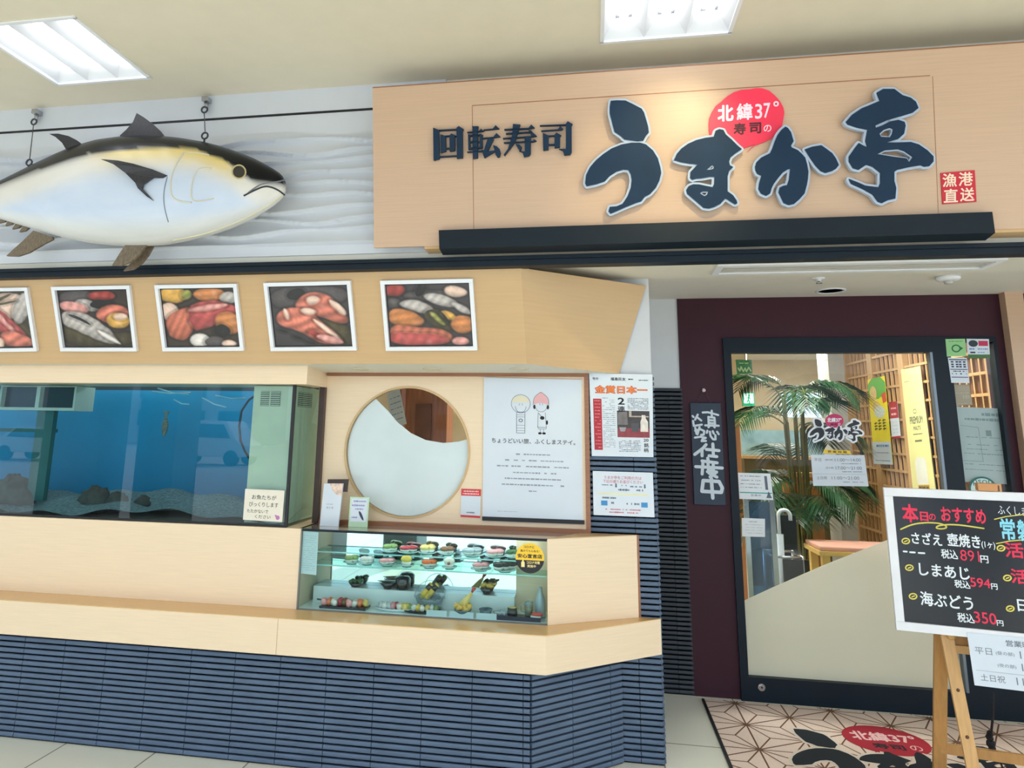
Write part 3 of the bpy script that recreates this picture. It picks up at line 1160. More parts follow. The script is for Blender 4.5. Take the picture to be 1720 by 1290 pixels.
# beer mug and bottle
c = Vector((at(888, 1025, 3.37).x, 3.372, .6405))
t = thing('beer_mug', 'glass mug of beer beside the sake bottle', 'mug', c, g3)
mb = MB()
mb.lathe([(.018, 0), (.020, .003), (.021, .062), (.019, .062), (.018, .006), (0, .005)], c, 20)
mb.tube([c + Vector((-.021, 0, .052)), c + Vector((-.036, 0, .046)), c + Vector((-.036, 0, .02)), c + Vector((-.020, 0, .014))], .003, 8)
obj('mug', mb, ice_m, t)
mb = MB()
mb.lathe([(.0175, .006), (.0185, .044), (0, .044)], c, 18)
obj('beer', mb, FM['beer'], t)
mb = MB()
mb.lathe([(.0183, .044), (.0188, .054), (0, .056)], c, 18)
obj('foam', mb, FM['rice'], t)
c = Vector((at(907, 1022, 3.39).x, 3.40, .632))
t = thing('sake_bottle', 'pale glass sake bottle at the right end of the showcase', 'bottle', c, g3)
mb = MB()
mb.lathe([(.021, 0), (.025, .004), (.025, .062), (.020, .085), (.012, .105), (.009, .125), (.011, .128), (.009, .130), (0, .128)], c, 20)
obj('bottle', mb, mat('frosted_bottle', (170, 188, 196), rough=.15, coat=.5), t)
# price cards along the front
pc = mat('price_card', (206, 222, 230), rough=.5)
for i, (x, w_, lb) in enumerate(((733, 34, 'pale price card in front of the oyster dish'), (775, 40, 'pale price card in front of the tempura bowl'), (817, 34, 'pale price card in front of the slate cup'))):
    a, b_ = at(x - w_ / 2, 1034, 3.303), at(x + w_ / 2, 1034, 3.303)
    o = obj('price_card', MB().hexa([(a.x, 3.300, .632), (b_.x, 3.300, .632), (b_.x, 3.304, .632), (a.x, 3.304, .632)], [(a.x, 3.306, .656), (b_.x, 3.306, .656), (b_.x, 3.309, .656), (a.x, 3.309, .656)]), pc, origin=((a.x + b_.x) / 2, 3.302, .632))
    tag(o, lb, 'price card', g3)
# paper taped inside the glass at the left
o, sh = paper('paper_notice', 'white printed sheet taped inside the left of the showcase glass', 'notice', [(508, 892), (535, 894), (531, 966), (504, 963)], 3.2945, paper_w, .0008)
part('print', lambda mb: [sh.dashes(mb, .08, .92, v / 20, .012, .0008, .8, .1) for v in range(2, 19)], ink_l, o)

# ------------------------------------------------------------------ fish tank
tk = thing('fish_tank', 'large blue fish tank built in above the counter', 'fish tank', (-3.0, 3.6, .993))
tx = -1.487
tyb = max(3.6, atx(527, 760, tx).y)
ty0 = 3.31
obj('front_glass', MB().box(-6.2, tx, ty0, ty0 + .008, .995, 1.688), tank_glass, tk)
obj('side_glass', MB().box(tx - .008, tx, ty0 + .008, 3.9, .995, 1.688), tank_glass, tk)
obj('corner_seal', MB().box(tx - .014, tx + .002, ty0 - .002, ty0 + .01, .994, 1.689), dark_m, tk)
obj('bottom_seal', MB().box(-6.2, tx, ty0 - .003, ty0 + .006, .993, 1.004), dark_m, tk)
blue_b = mat('tank_blue', (0, 128, 168), rough=.35, var=.12, scale=2.2)
obj('back_panel', MB().box(-6.2, tx - .01, 3.90, 3.92, .995, 1.688), blue_b, tk)
obj('left_panel', MB().box(-6.22, -6.2, ty0, 3.92, .995, 1.688), blue_b, tk)
obj('lid', MB().box(-6.2, tx, 3.565, 3.95, 1.785, 1.80).box(-6.2, tx, 3.92, 3.95, 1.688, 1.785), dark_m, tk)
mb = MB()
mb.smooth = True
NX = 90
vs, fs = [], []
for i in range(NX + 1):
    x = -5 + (tx - .012 + 5) * i / NX
    for k in range(9):
        y = ty0 + .01 + (3.9 - ty0 - .01) * k / 8
        vs.append((x, y, 1.03 + .018 * math.sin(x * 5 + k) + .045 * k / 8 + .012 * math.sin(x * 17)))
for i in range(NX):
    for k in range(8):
        a = i * 9 + k
        fs.append((a, a + 9, a + 10, a + 1))
mb.add(vs, fs)
mb.smooth = False
gv = tag(obj('gravel', mb, mat('tank_gravel', (118, 132, 134), rough=.9, var=.4, scale=70, bump=.6), tk), kind='stuff')
lt = emit('tank_lamp', (226, 246, 255), 20.0)
mb = MB()
mb.tube([(-5.6, 3.72, 1.765), (-1.62, 3.72, 1.765)], .011, 10)
obj('lamp_tube', mb, lt, tk)
# filter box with vents
bw = mat('filter_beige', (244, 222, 184), rough=.45)
bx0, bx1 = at(419, 760, 3.345).x, tx - .014
obj('corner_post', MB().box(-1.436, -1.406, 3.50, 3.53, .993, 1.69), mat('dark_brown_post', (70, 52, 44), rough=.4, var=.15), tk)
fb = obj('filter_box', MB().box(bx0, bx1, 3.345, tyb + .12, 1.005, 1.685), bw, tk)
z1, z2 = at(450, 657, 3.345).z, at(450, 682, 3.345).z
va, vb = at(438, 670, 3.345).x, at(471, 670, 3.345).x
mb = MB()
mb.box(va, vb, 3.342, 3.345, z2, z1)
mb.cur = 1
for k in range(8):
    z = z2 + (z1 - z2) * (k + .5) / 8
    mb.box(va, vb, 3.338, 3.343, z - .0025, z + .0025)
mb.box((va + vb) / 2 - .002, (va + vb) / 2 + .002, 3.337, 3.343, z2, z1)
obj('vent', mb, [dark_m, bw], fb)
ya, yb_ = atx(501, 670, bx1).y, min(atx(524, 670, bx1).y, tyb)
mb = MB()
mb.box(bx1, bx1 + .002, ya, yb_, z2, z1)
mb.cur = 1
for k in range(8):
    z = z2 + (z1 - z2) * (k + .5) / 8
    mb.box(bx1, bx1 + .004, ya, yb_, z - .0025, z + .0025)
obj('vent', mb, [dark_m, bw], fb)
mb = MB()
P = [at(x, y, 3.44) for x, y in ((432, 662), (418, 672), (406, 690), (402, 715), (404, 740), (411, 757), (419, 770))]
mb.tube(P, .006, 8)
obj('hose', mb, dark_m, tk)
mb = MB()
for x0_, y0_, x1_, y1_ in ((265, 652, 318, 662), (292, 671, 318, 679), (340, 668, 380, 684), (362, 664, 412, 668), (255, 657, 320, 659)):
    mb.tube([at(x0_, y0_, 3.6), at((x0_ + x1_) / 2, (y0_ + y1_) / 2 + 3, 3.6), at(x1_, y1_, 3.6)], .004, 6)
obj('pale_tube', mb, mat('tube_pale', (190, 214, 226), rough=.2), tk)  # pale bent tubes near the top of the tank
# keep box floating at the top left
a, b_ = at(2, 648, 3.45), at(124, 690, 3.45)
mb = MB()
xm = at(63, 670, 3.45).x
for xa, xb in ((a.x, xm), (xm, b_.x)):
    mb.prism([(xa, 3.45, b_.z), (xb, 3.45, b_.z), (xb, 3.45, a.z), (xa, 3.45, a.z)], (0, .15, 0), [[(xa + .012, 3.45, b_.z + .016), (xb - .012, 3.45, b_.z + .016), (xb - .012, 3.45, a.z - .004), (xa + .012, 3.45, a.z - .004)]])
kb = obj('keep_box', mb, mat('keep_box_frame', (206, 204, 186), rough=.4), tk)
obj('box_panel', MB().box(a.x + .01, b_.x - .01, 3.48, 3.49, b_.z + .01, a.z), mat('dark_green_panel', (16, 48, 50), rough=.2), kb)
mb = MB()
mb.box(at(62, 700, 3.5).x, at(90, 700, 3.5).x, 3.5, 3.53, 1.05, 1.58)
mb.box(-4.5, at(92, 720, 3.52).x, 3.53, 3.545, at(60, 726, 3.53).z, at(60, 720, 3.53).z)
obj('divider', mb, mat('green_divider', (34, 96, 92), rough=.3), tk)
# fish in the tank
c = at(277, 716, 3.55)
t = thing('small_fish', 'small striped fish hanging head down in the blue tank', 'fish', c)
mb = MB()
mb.smooth = True
vs, fs = [], []
for i in range(9):
    f = i / 8
    h = .021 * math.sin(math.pi * min(1, f * .9 + .06)) ** .8
    for k in range(8):
        an = 2 * math.pi * k / 8
        vs.append(c + Vector((h * math.cos(an), h * .5 * math.sin(an), .055 - .11 * f)))
for i in range(8):
    for k in range(8):
        fs.append((i * 8 + k, i * 8 + (k + 1) % 8, (i + 1) * 8 + (k + 1) % 8, (i + 1) * 8 + k))
mb.add(vs, fs)
obj('body', mb, mat('striped_fish', (120, 116, 104), rough=.4, var=.5, scale=60, stretch=(1, 1, 3)), t)
mb = MB()
mb.prism([c + Vector((-.003, 0, .05)), c + Vector((.003, 0, .05)), c + Vector((.022, 0, .088)), c + Vector((0, 0, .078)), c + Vector((-.02, 0, .088))], (0, .003, 0))
obj('tail', mb, mat('striped_fish', (0, 0, 0)), t)
rk = mat('tank_rock', (84, 78, 70), rough=.9, var=.35, scale=18)
for x, y, r_, lb in ((20, 835, .12, 'big dark rock in the left corner of the tank'), (160, 842, .075, 'rough brown rock in the middle of the tank'), (196, 850, .05, 'pale rock right of the rough brown rock'), (238, 856, .038, 'small dark rock low in the tank')):
    p = at(x, y, 3.52)
    mb = MB()
    mb.blob((p.x, 3.52, 1.06), r_ * 1.2, r_ * .8, r_, 16, 10, .35)
    tag(obj('rock', mb, rk, origin=(p.x, 3.52, 1.04)), lb, 'rock', 'rocks in the tank')
# note on the tank glass
o, sh = paper('handwritten_note', 'handwritten cream note taped on the corner of the tank glass', 'notice', [(412, 821), (478, 824), (474, 877), (408, 873)], ty0 - .003, paper_c, .001)
mb = MB()
sh.text(mb, 'お魚たちが', .5, .25, .15, w=.62, bold=.0)
sh.text(mb, 'びっくりします', .5, .48, .15, w=.74)
sh.text(mb, 'たたかないで', .36, .70, .11, w=.54)
sh.text(mb, 'ください', .50, .87, .11, w=.40)
obj('handwriting', mb, ink, o)
mb = MB()
sh.disc(mb, .88, .87, .07, n=14)
sh.poly(mb, [(.80, .78), (.86, .80), (.82, .86)])
obj('doodle', mb, mat('violet_ink', (190, 120, 180)), o)
# ------------------------------------------------------------------ framed food pictures on the valance
import numpy as np
PC = dict(dark=((58, 48, 42), 0, 0, 0), grey=((88, 82, 82), 0, 0, 0), slate=((62, 58, 60), 0, 0, 0), olive=((78, 70, 46), .15, 40, 10), tuna=((192, 86, 84), .16, 46, 25), salmon=((202, 114, 90), .22, 60, 20),
          shrimp=((212, 122, 102), .34, 34, 70), pale=((236, 204, 184), .08, 30, 0), silver=((190, 182, 176), .14, 70, 35), yellow=((228, 176, 86), .12, 30, 60), orange=((206, 132, 78), .16, 50, 80),
          green=((150, 150, 78), .2, 60, 50), white=((236, 228, 220), .05, 20, 0), nori=((30, 30, 30), .1, 30, 0), red=((164, 66, 60), .2, 40, 15), pink=((222, 156, 148), .15, 50, 20))
GU, GV = 104, 84


def print_colours(blobs, seed):
    """the printed photograph, worked out on a fine grid"""
    rs = np.random.RandomState(seed)
    U, V = np.meshgrid(np.linspace(0, 1, GU + 1), np.linspace(0, 1, GV + 1))
    img = np.zeros((GV + 1, GU + 1, 3))

    def nz_(f):
        o_ = np.zeros_like(U)
        for _ in range(7):
            a_, p_, k_ = rs.rand() * 6.28, rs.rand() * 6.28, f * (.5 + rs.rand())
            o_ += np.sin(k_ * (U * np.cos(a_) + V * np.sin(a_)) + p_)
        return o_ / 7
    for j, (k, pts) in enumerate(blobs):
        c, st, fq, an = PC[k]
        c = np.array(lin(c))
        if len(pts) < 18 and j > 0:
            pts = smooth_poly(pts)
        P_ = np.array(pts)
        wob = .012 * nz_(26) if j else 0
        x, y = U + wob, V - wob
        ins = np.zeros(U.shape, bool)
        dist = np.full(U.shape, 9.0)
        n_ = len(P_)
        for i in range(n_):
            (xa, ya_), (xb, yb2) = P_[i], P_[(i + 1) % n_]
            if abs(yb2 - ya_) > 1e-9:
                ins ^= ((ya_ > y) != (yb2 > y)) & (x < (xb - xa) * (y - ya_) / (yb2 - ya_) + xa)
            ex, ey = xb - xa, yb2 - ya_
            t_ = np.clip(((x - xa) * ex + (y - ya_) * ey) / max(1e-9, ex * ex + ey * ey), 0, 1)
            dist = np.minimum(dist, np.hypot(x - xa - t_ * ex, y - ya_ - t_ * ey))
        if j == 0:
            sh_ = 1 + .25 * nz_(9)
            m_ = np.ones_like(U)
        else:
            sd = np.where(ins, dist, -dist)
            m_ = np.clip(sd / .022 + .5, 0, 1)
            big = max(.03, dist[ins].max() if ins.any() else .03)
            vy = P_[:, 1]
            vert = (V - vy.min()) / max(.02, vy.max() - vy.min())
            sh_ = (.50 + .62 * np.clip(sd / big, 0, 1) ** .5) * (1.20 - .50 * vert)
            a_ = math.radians(an)
            band = np.sin(fq * (U * math.cos(a_) + V * math.sin(a_)) + 3.0 * nz_(7))
            sh_ = sh_ * (1 + st * band) * (1 + .18 * nz_(40)) * (1 + .12 * nz_(90))
            gl_ = np.clip(nz_(30) - .22, 0, 1) * np.clip(sd / big, 0, 1) * (.6 if k not in ('nori', 'olive', 'dark', 'grey', 'slate') else .15)
            # under each piece the photograph is darker
            edge_ = np.clip(1 - np.abs(sd + .02) / .03, 0, 1) * .45
            img *= (1 - edge_ * (1 - m_))[..., None]
        col = c[None, None] * sh_[..., None]
        if j:
            col = col + gl_[..., None] * .5
        img = img * (1 - m_[..., None]) + col * m_[..., None]
    return np.clip(img, 0, 1)


pm_ = bpy.data.materials.new('food_print')
pm_.use_nodes = True
t_ = pm_.node_tree
vc_ = t_.nodes.new('ShaderNodeVertexColor')
vc_.layer_name = 'print'
t_.links.new(vc_.outputs[0], t_.nodes['Principled BSDF'].inputs['Base Color'])
t_.nodes['Principled BSDF'].inputs['Roughness'].default_value = .3


def smooth_poly(pts, it=2):
    for _ in range(it):
        q = []
        for i in range(len(pts)):
            a, b = pts[i], pts[(i + 1) % len(pts)]
            q += [(a[0] * .75 + b[0] * .25, a[1] * .75 + b[1] * .25), (a[0] * .25 + b[0] * .75, a[1] * .25 + b[1] * .75)]
        pts = q
    return pts


def E(u, v, a, b, rot=0, n=18):
    r = math.radians(rot)
    return [(u + a * math.cos(t) * math.cos(r) - b * math.sin(t) * math.sin(r), v + a * math.cos(t) * math.sin(r) + b * math.sin(t) * math.cos(r)) for t in [2 * math.pi * k / n for k in range(n)]]


PICS = [
    ([(-75, 484), (50, 482), (66.7, 589), (-58, 591)], 'framed sushi photo at the far left edge, red prawn legs on pale rice',
     [('olive', [(0, 0), (1, 0), (1, 1), (0, 1)]), ('pale', E(.72, .25, .3, .24)), ('silver', E(.9, .3, .12, .3, 20)), ('olive', E(.62, .12, .2, .03, -30)), ('olive', E(.66, .2, .2, .025, -12)),
      ('tuna', [(.3, .1), (.55, .25), (.9, .75), (1, .95), (.7, 1), (.45, .6), (.2, .3)]), ('pink', E(.62, .55, .26, .04, 58)), ('shrimp', [(.5, .75), (.7, .7), (1, .85), (1, 1), (.55, 1)]), ('pale', E(.5, .93, .06, .1)), ('dark', [(.9, .5), (1, .45), (1, .8)])]),
    ([(89.8, 481), (221, 478.5), (233.5, 589), (105.9, 589)], 'framed sushi photo with a silver skinned fish sushi in front',
     [('dark', [(0, 0), (1, 0), (1, 1), (0, 1)]), ('grey', [(0, 0), (.55, 0), (.4, .3), (0, .35)]), ('red', E(.62, .10, .2, .08)), ('silver', E(.40, .26, .18, .10, 20)), ('pink', E(.20, .30, .22, .10, 14)),
      ('nori', E(.62, .25, .18, .09)), ('shrimp', E(.75, .42, .24, .16, -10)), ('yellow', E(.82, .54, .17, .14)), ('pale', E(.86, .47, .1, .06)), ('olive', [(0, .55), (.3, .6), (.7, .8), (1, .72), (1, 1), (0, 1)]),
      ('silver', [(0, .38), (.16, .36), (.42, .44), (.62, .62), (.82, .93), (.70, .97), (.45, .88), (.2, .70), (0, .62)]), ('nori', [(.06, .41), (.2, .42), (.40, .58), (.42, .64), (.28, .56)]), ('white', E(.66, .84, .2, .035, 38))]),
    ([(262.7, 478), (400, 475.7), (412.5, 588), (276.6, 589)], 'framed sushi photo with a big red tuna slice in the middle',
     [('dark', [(0, 0), (1, 0), (1, 1), (0, 1)]), ('yellow', E(.16, .1, .2, .14)), ('green', E(.34, .1, .07, .09, 30)), ('orange', E(.66, .1, .22, .12)), ('silver', E(.92, .16, .12, .1)), ('pale', E(.08, .40, .14, .16)),
      ('salmon', [(0, .5), (.2, .35), (.42, .3), (.4, .7), (.26, .92), (.04, .86)]), ('tuna', [(.32, .34), (.5, .22), (.75, .2), (1, .3), (1, .46), (.8, .5), (.7, .64), (.5, .7), (.38, .76)]), ('pink', E(.62, .33, .28, .05, -10)),
      ('orange', E(.88, .60, .18, .2, -30)), ('nori', E(.78, .74, .12, .12)), ('white', E(.46, .90, .14, .12, -10)), ('grey', E(.66, .93, .14, .09)), ('pale', E(.86, .96, .1, .06))]),
    ([(445, 474.5), (590.4, 470.6), (601.2, 587.3), (457.5, 588.6)], 'framed photo of two pink prawn sushi on a dark ground',
     [('slate', [(0, 0), (1, 0), (1, 1), (0, 1)]), ('grey', [(0, 0), (1, 0), (1, .3), (0, .4)]), ('olive', [(.5, .6), (.75, .55), (1, .7), (1, 1), (.9, 1)]), ('nori', E(.34, .13, .13, .10, -15)),
      ('shrimp', [(.3, .3), (.42, .13), (.6, .09), (.78, .18), (.92, .4), (1, .62), (.84, .64), (.66, .52), (.5, .48), (.34, .44)]), ('pale', [(.44, .2), (.58, .14), (.66, .24), (.5, .34)]), ('pale', E(.86, .36, .16, .05, 54)),
      ('shrimp', [(.02, .54), (.12, .38), (.3, .34), (.5, .42), (.62, .58), (.86, .84), (.9, .98), (.6, .98), (.44, .84), (.28, .72), (.10, .68)]), ('pale', E(.47, .42, .10, .06, 10)), ('pale', E(.70, .74, .26, .035, 48)),
      ('red', E(.54, .82, .12, .05, 40)), ('pink', E(.72, .9, .18, .06, 20)), ('nori', E(.12, .74, .07, .03, 20)), ('nori', E(.3, .86, .08, .025, 30)), ('nori', E(.46, .95, .07, .025, 20)), ('pale', E(.18, .46, .03, .1, -10))]),
    ([(640.1, 470.6), (795, 467.2), (802.9, 587.3), (649.8, 588.1)], 'framed sushi photo at the right end, red slices below green garnish',
     [('slate', [(0, 0), (1, 0), (1, 1), (0, 1)]), ('red', E(.1, .08, .12, .1)), ('grey', E(.5, .18, .3, .08)), ('nori', E(.42, .08, .06, .12, 20)), ('pale', E(.84, .12, .14, .09, 12)), ('grey', [(0, .2), (.2, .25), (.1, .4), (0, .36)]),
      ('silver', E(.66, .26, .22, .09, 22)), ('silver', E(.90, .40, .14, .05, 38)), ('silver', [(.12, .32), (.22, .24), (.42, .26), (.58, .4), (.52, .5), (.3, .44)]), ('olive', [(.4, .45), (.6, .38), (.8, .62), (.76, .8), (.55, .72)]),
      ('green', E(.60, .56, .14, .035, 52)), ('yellow', E(.74, .52, .12, .06, 36)), ('nori', E(.68, .54, .14, .022, 60)), ('orange', E(.90, .66, .14, .15)), ('orange', [(0, .42), (.14, .38), (.34, .46), (.46, .62), (.3, .72), (0, .66)]),
      ('salmon', [(0, .64), (.3, .7), (.6, .72), (.8, .84), (.7, 1), (0, 1)]), ('tuna', [(0, .78), (.3, .8), (.6, .82), (.74, .92), (.6, 1), (0, 1)]), ('pink', E(.86, .94, .1, .07))]),
]
for q, lb, blobs in PICS:
    sh = Sheet(*[onp(x, y, c_b, vn) + vn * 0 for x, y in q])
    W_, H_ = sh.W, sh.H
    t = thing('food_picture', lb, 'picture', sh.P(.5, 1), 'framed sushi photos on the slanted valance')
    mb = MB()
    fu, fv = .019 / W_, .019 / H_
    for (u0, v0, u1, v1) in ((0, 0, 1, fv), (0, 1 - fv, 1, 1), (0, fv, fu, 1 - fv), (1 - fu, fv, 1, 1 - fv)):
        sh.plate(mb, .020, u0, v0, u1, v1)
    obj('frame', mb, wfr, t, bevel=.0012)
    mb = MB()
    sh.plate(mb, .004, fu, fv, 1 - fu, 1 - fv)
    obj('shade_backing', mb, dark_m, t)  # dark rim around the print stands for the frame's inner shade
    iu, iv = fu * 1.30, fv * 1.30
    mb2 = MB()
    mb2.add([sh.P(iu + (1 - 2 * iu) * i / GU, iv + (1 - 2 * iv) * k / GV, .0046) for k in range(GV + 1) for i in range(GU + 1)],
            [(k * (GU + 1) + i, k * (GU + 1) + i + 1, (k + 1) * (GU + 1) + i + 1, (k + 1) * (GU + 1) + i) for k in range(GV) for i in range(GU)])
    po = obj('print', mb2, pm_, t)
    ca = po.data.color_attributes.new('print', 'FLOAT_COLOR', 'POINT')
    im_ = print_colours(blobs, 11 + len(lb)).reshape(-1, 3)
    ca.data.foreach_set('color', np.concatenate([im_, np.ones((len(im_), 1))], 1).astype(np.float32).ravel())

# ------------------------------------------------------------------ the sign board over the entrance
s_b = at(628, 416, 2.93)
s_t = at(625.8, 148.3, 2.815)
sn = Vector((0, -(s_t.z - s_b.z), (s_t.y - s_b.y))).normalized()      # faces the street


def S(x, y, off=0.0):
    return onp(x, y, s_b, sn) + sn * off


def rowx(z, X):
    y = s_b.y + (z - s_b.z) / (s_t.z - s_b.z) * (s_t.y - s_b.y)
    return Vector((X, y, z))


xl = (s_b.x + s_t.x) / 2
XR = 3.6
sg = thing('shop_sign_board', 'big pale wood sign board with dark brush lettering above the entrance', 'sign', (1.0, 2.95, s_b.z))
q = [rowx(s_b.z, s_b.x), rowx(s_b.z, XR), rowx(s_t.z, XR), rowx(s_t.z, s_t.x)]
mb = MB()
mb.hexa(q, [p - sn * .028 for p in q])
obj('panel', mb, wood_sign, sg)
mb = MB()
mb.box(at(715, 424, 2.96).x, XR, 2.935, 3.02, s_b.z - .012, s_b.z + .02)
mb.box(s_t.x + .1, XR, s_t.y + .03, 3.02, s_t.z - .10, s_t.z - .06)
obj('bracket', mb, wood_val, sg)
mb = MB()
dk = s_t + Vector((0, 0, .004))
mb.hexa([rowx(s_t.z, s_t.x), rowx(s_t.z, XR), rowx(s_t.z, XR) + Vector((0, .03, 0)), rowx(s_t.z, s_t.x) + Vector((0, .03, 0))],
        [p + Vector((0, 0, .006)) for p in (rowx(s_t.z, s_t.x), rowx(s_t.z, XR), rowx(s_t.z, XR) + Vector((0, .03, 0)), rowx(s_t.z, s_t.x) + Vector((0, .03, 0)))])
obj('top_edge', mb, trim_brown, sg)


def strip(mb, a, b, w, off=.0006):
    A, B = S(*a, off), S(*b, off)
    d = (B - A).normalized()
    n_ = d.cross(sn).normalized() * w / 2
    mb.add([A + n_, B + n_, B - n_, A - n_], [(0, 1, 2, 3)])


mb = MB()
strip(mb, (793.2, 177.4), (1562, 127), .004)
strip(mb, (793.2, 177.4), (795.9, 387), .0028)
strip(mb, (1566.5, 128), (1576, 358), .0022)
obj('panel_seams', mb, trim_brown, sg)
# black bar under the lettering
B0, B1 = S(740, 388, .045), S(1657.5, 358, .045)
B2, B3 = S(742, 420, .045), S(1659, 394.5, .045)
zt_, zb_ = (B0.z + B1.z) / 2, (B2.z + B3.z) / 2
yf = (B2.y + B0.y) / 2
u0 = at(751, 431.5, 2.93)
mb = MB()
mb.add([(B0.x, yf, zt_), (B1.x, yf, zt_), (B3.x, yf, zb_), (B2.x, yf, zb_), (B0.x, 2.94, zt_), (B1.x, 2.94, zt_), (B3.x - .002, 2.95, zb_ - .012), (B2.x + .002, 2.95, zb_ - .012)],
       [(0, 1, 2, 3), (4, 5, 6, 7), (0, 1, 5, 4), (1, 2, 6, 5), (2, 3, 7, 6), (3, 0, 4, 7)])
obj('black_bar', mb, black_m, sg, 'black bar below the letters')


def pxs(pts, o, k):
    return [(o[0] + x * k, o[1] + y * k) for x, y in pts]


kU, kM, kK, kT, kJ = .16287, .12407, .124, .17062, .07558
BRUSH = {
    'u': [(pxs([(340, 85), (400, 80), (490, 82), (560, 115), (655, 165), (680, 205), (705, 290), (722, 350), (728, 408), (700, 440), (672, 490), (610, 495), (480, 478), (440, 440), (380, 400), (355, 310), (330, 210), (330, 150)], (970, 160), kU), []),
          (pxs([(90, 840), (130, 760), (190, 690), (260, 630), (350, 570), (450, 530), (550, 512), (640, 512), (700, 530), (770, 590), (820, 670), (845, 760), (855, 820), (835, 900), (800, 970), (740, 1035), (690, 1060), (650, 1110), (600, 1125), (500, 1165), (410, 1205), (340, 1235), (318, 1210), (330, 1165), (400, 1160), (460, 1135), (510, 1060), (545, 970), (555, 890), (545, 830), (520, 790), (470, 785), (400, 805), (330, 850), (280, 905), (190, 935), (95, 955), (80, 925)], (970, 160), kU), [])],
    'ma': [(pxs([(90, 530), (120, 460), (180, 390), (270, 325), (380, 275), (500, 245), (615, 230), (640, 150), (690, 128), (745, 140), (775, 200), (850, 265), (930, 345), (990, 395), (900, 455), (840, 505), (820, 560), (830, 610), (875, 635), (820, 690), (800, 760), (800, 960), (870, 1010), (920, 1080), (930, 1120), (900, 1135), (800, 1070), (770, 1055), (700, 1130), (620, 1170), (550, 1190), (480, 1180), (400, 1110), (330, 1050), (260, 990), (248, 940), (280, 890), (340, 865), (420, 868), (500, 885), (600, 905), (620, 860), (625, 765), (560, 765), (450, 785), (380, 790), (330, 805), (300, 780), (305, 700), (400, 600), (300, 590), (180, 570), (100, 545)], (1120, 205), kM),
            [pxs([(510, 675), (600, 605), (620, 630), (610, 660), (575, 670)], (1120, 205), kM), pxs([(425, 985), (470, 960), (545, 960), (525, 1005), (490, 1025)], (1120, 205), kM)])],
    'ka': [(pxs([(120, 630), (140, 570), (200, 510), (320, 450), (350, 390), (385, 290), (420, 210), (470, 140), (525, 95), (560, 115), (600, 170), (620, 240), (635, 290), (600, 350), (610, 375), (690, 410), (750, 465), (790, 510), (815, 600), (832, 700), (825, 800), (810, 880), (780, 990), (710, 1070), (640, 1130), (570, 1145), (500, 1115), (470, 1050), (435, 975), (450, 910), (500, 885), (550, 880), (575, 800), (590, 660), (560, 665), (490, 710), (430, 780), (370, 860), (340, 920), (320, 990), (270, 1020), (200, 990), (165, 930), (175, 850), (205, 750), (150, 725), (125, 680)], (1250, 205), kK), []),
           (pxs([(785, 400), (880, 365), (1005, 345), (1070, 390), (1150, 450), (1200, 520), (1240, 610), (1200, 660), (1150, 690), (1060, 715), (1000, 690), (930, 620), (860, 520)], (1250, 205), kK), [])],
    'tei': [(pxs([(90, 405), (150, 335), (240, 275), (420, 200), (400, 150), (390, 120), (450, 85), (560, 85), (640, 145), (720, 170), (770, 210), (795, 270), (740, 315), (640, 345), (500, 385), (375, 440), (380, 462), (440, 440), (520, 400), (600, 385), (660, 405), (670, 440), (655, 520), (600, 570), (480, 605), (590, 605), (720, 600), (800, 625), (880, 680), (940, 740), (940, 790), (900, 835), (850, 840), (820, 825), (700, 845), (590, 870), (560, 890), (560, 980), (578, 1045), (570, 1150), (500, 1165), (440, 1195), (400, 1180), (350, 1110), (250, 1055), (140, 1005), (120, 960), (200, 990), (280, 1025), (410, 1040), (425, 1000), (425, 900), (350, 840), (290, 820), (215, 870), (160, 855), (120, 790), (120, 740), (170, 670), (215, 610), (270, 640), (300, 650), (280, 590), (300, 480), (200, 460), (110, 430)], (1400, 140), kT),
             [pxs([(415, 520), (460, 480), (520, 462), (550, 475), (540, 520), (520, 555), (430, 550)], (1400, 140), kT), pxs([(395, 718), (470, 680), (600, 670), (660, 690), (740, 745), (705, 800), (680, 760), (560, 745)], (1400, 140), kT)])],
}
BALLOON = pxs([(105, 740), (115, 640), (160, 530), (230, 420), (320, 350), (440, 245), (560, 170), (700, 125), (850, 115), (960, 95), (1080, 100), (1200, 145), (1300, 230), (1390, 330), (1450, 440), (1470, 540), (1455, 640), (1430, 780), (1320, 920), (1230, 1010), (1080, 1080), (940, 1130), (800, 1245), (940, 1105), (700, 1195), (560, 1110), (400, 950), (230, 905), (130, 960), (110, 860)], (1180, 140), .09301)
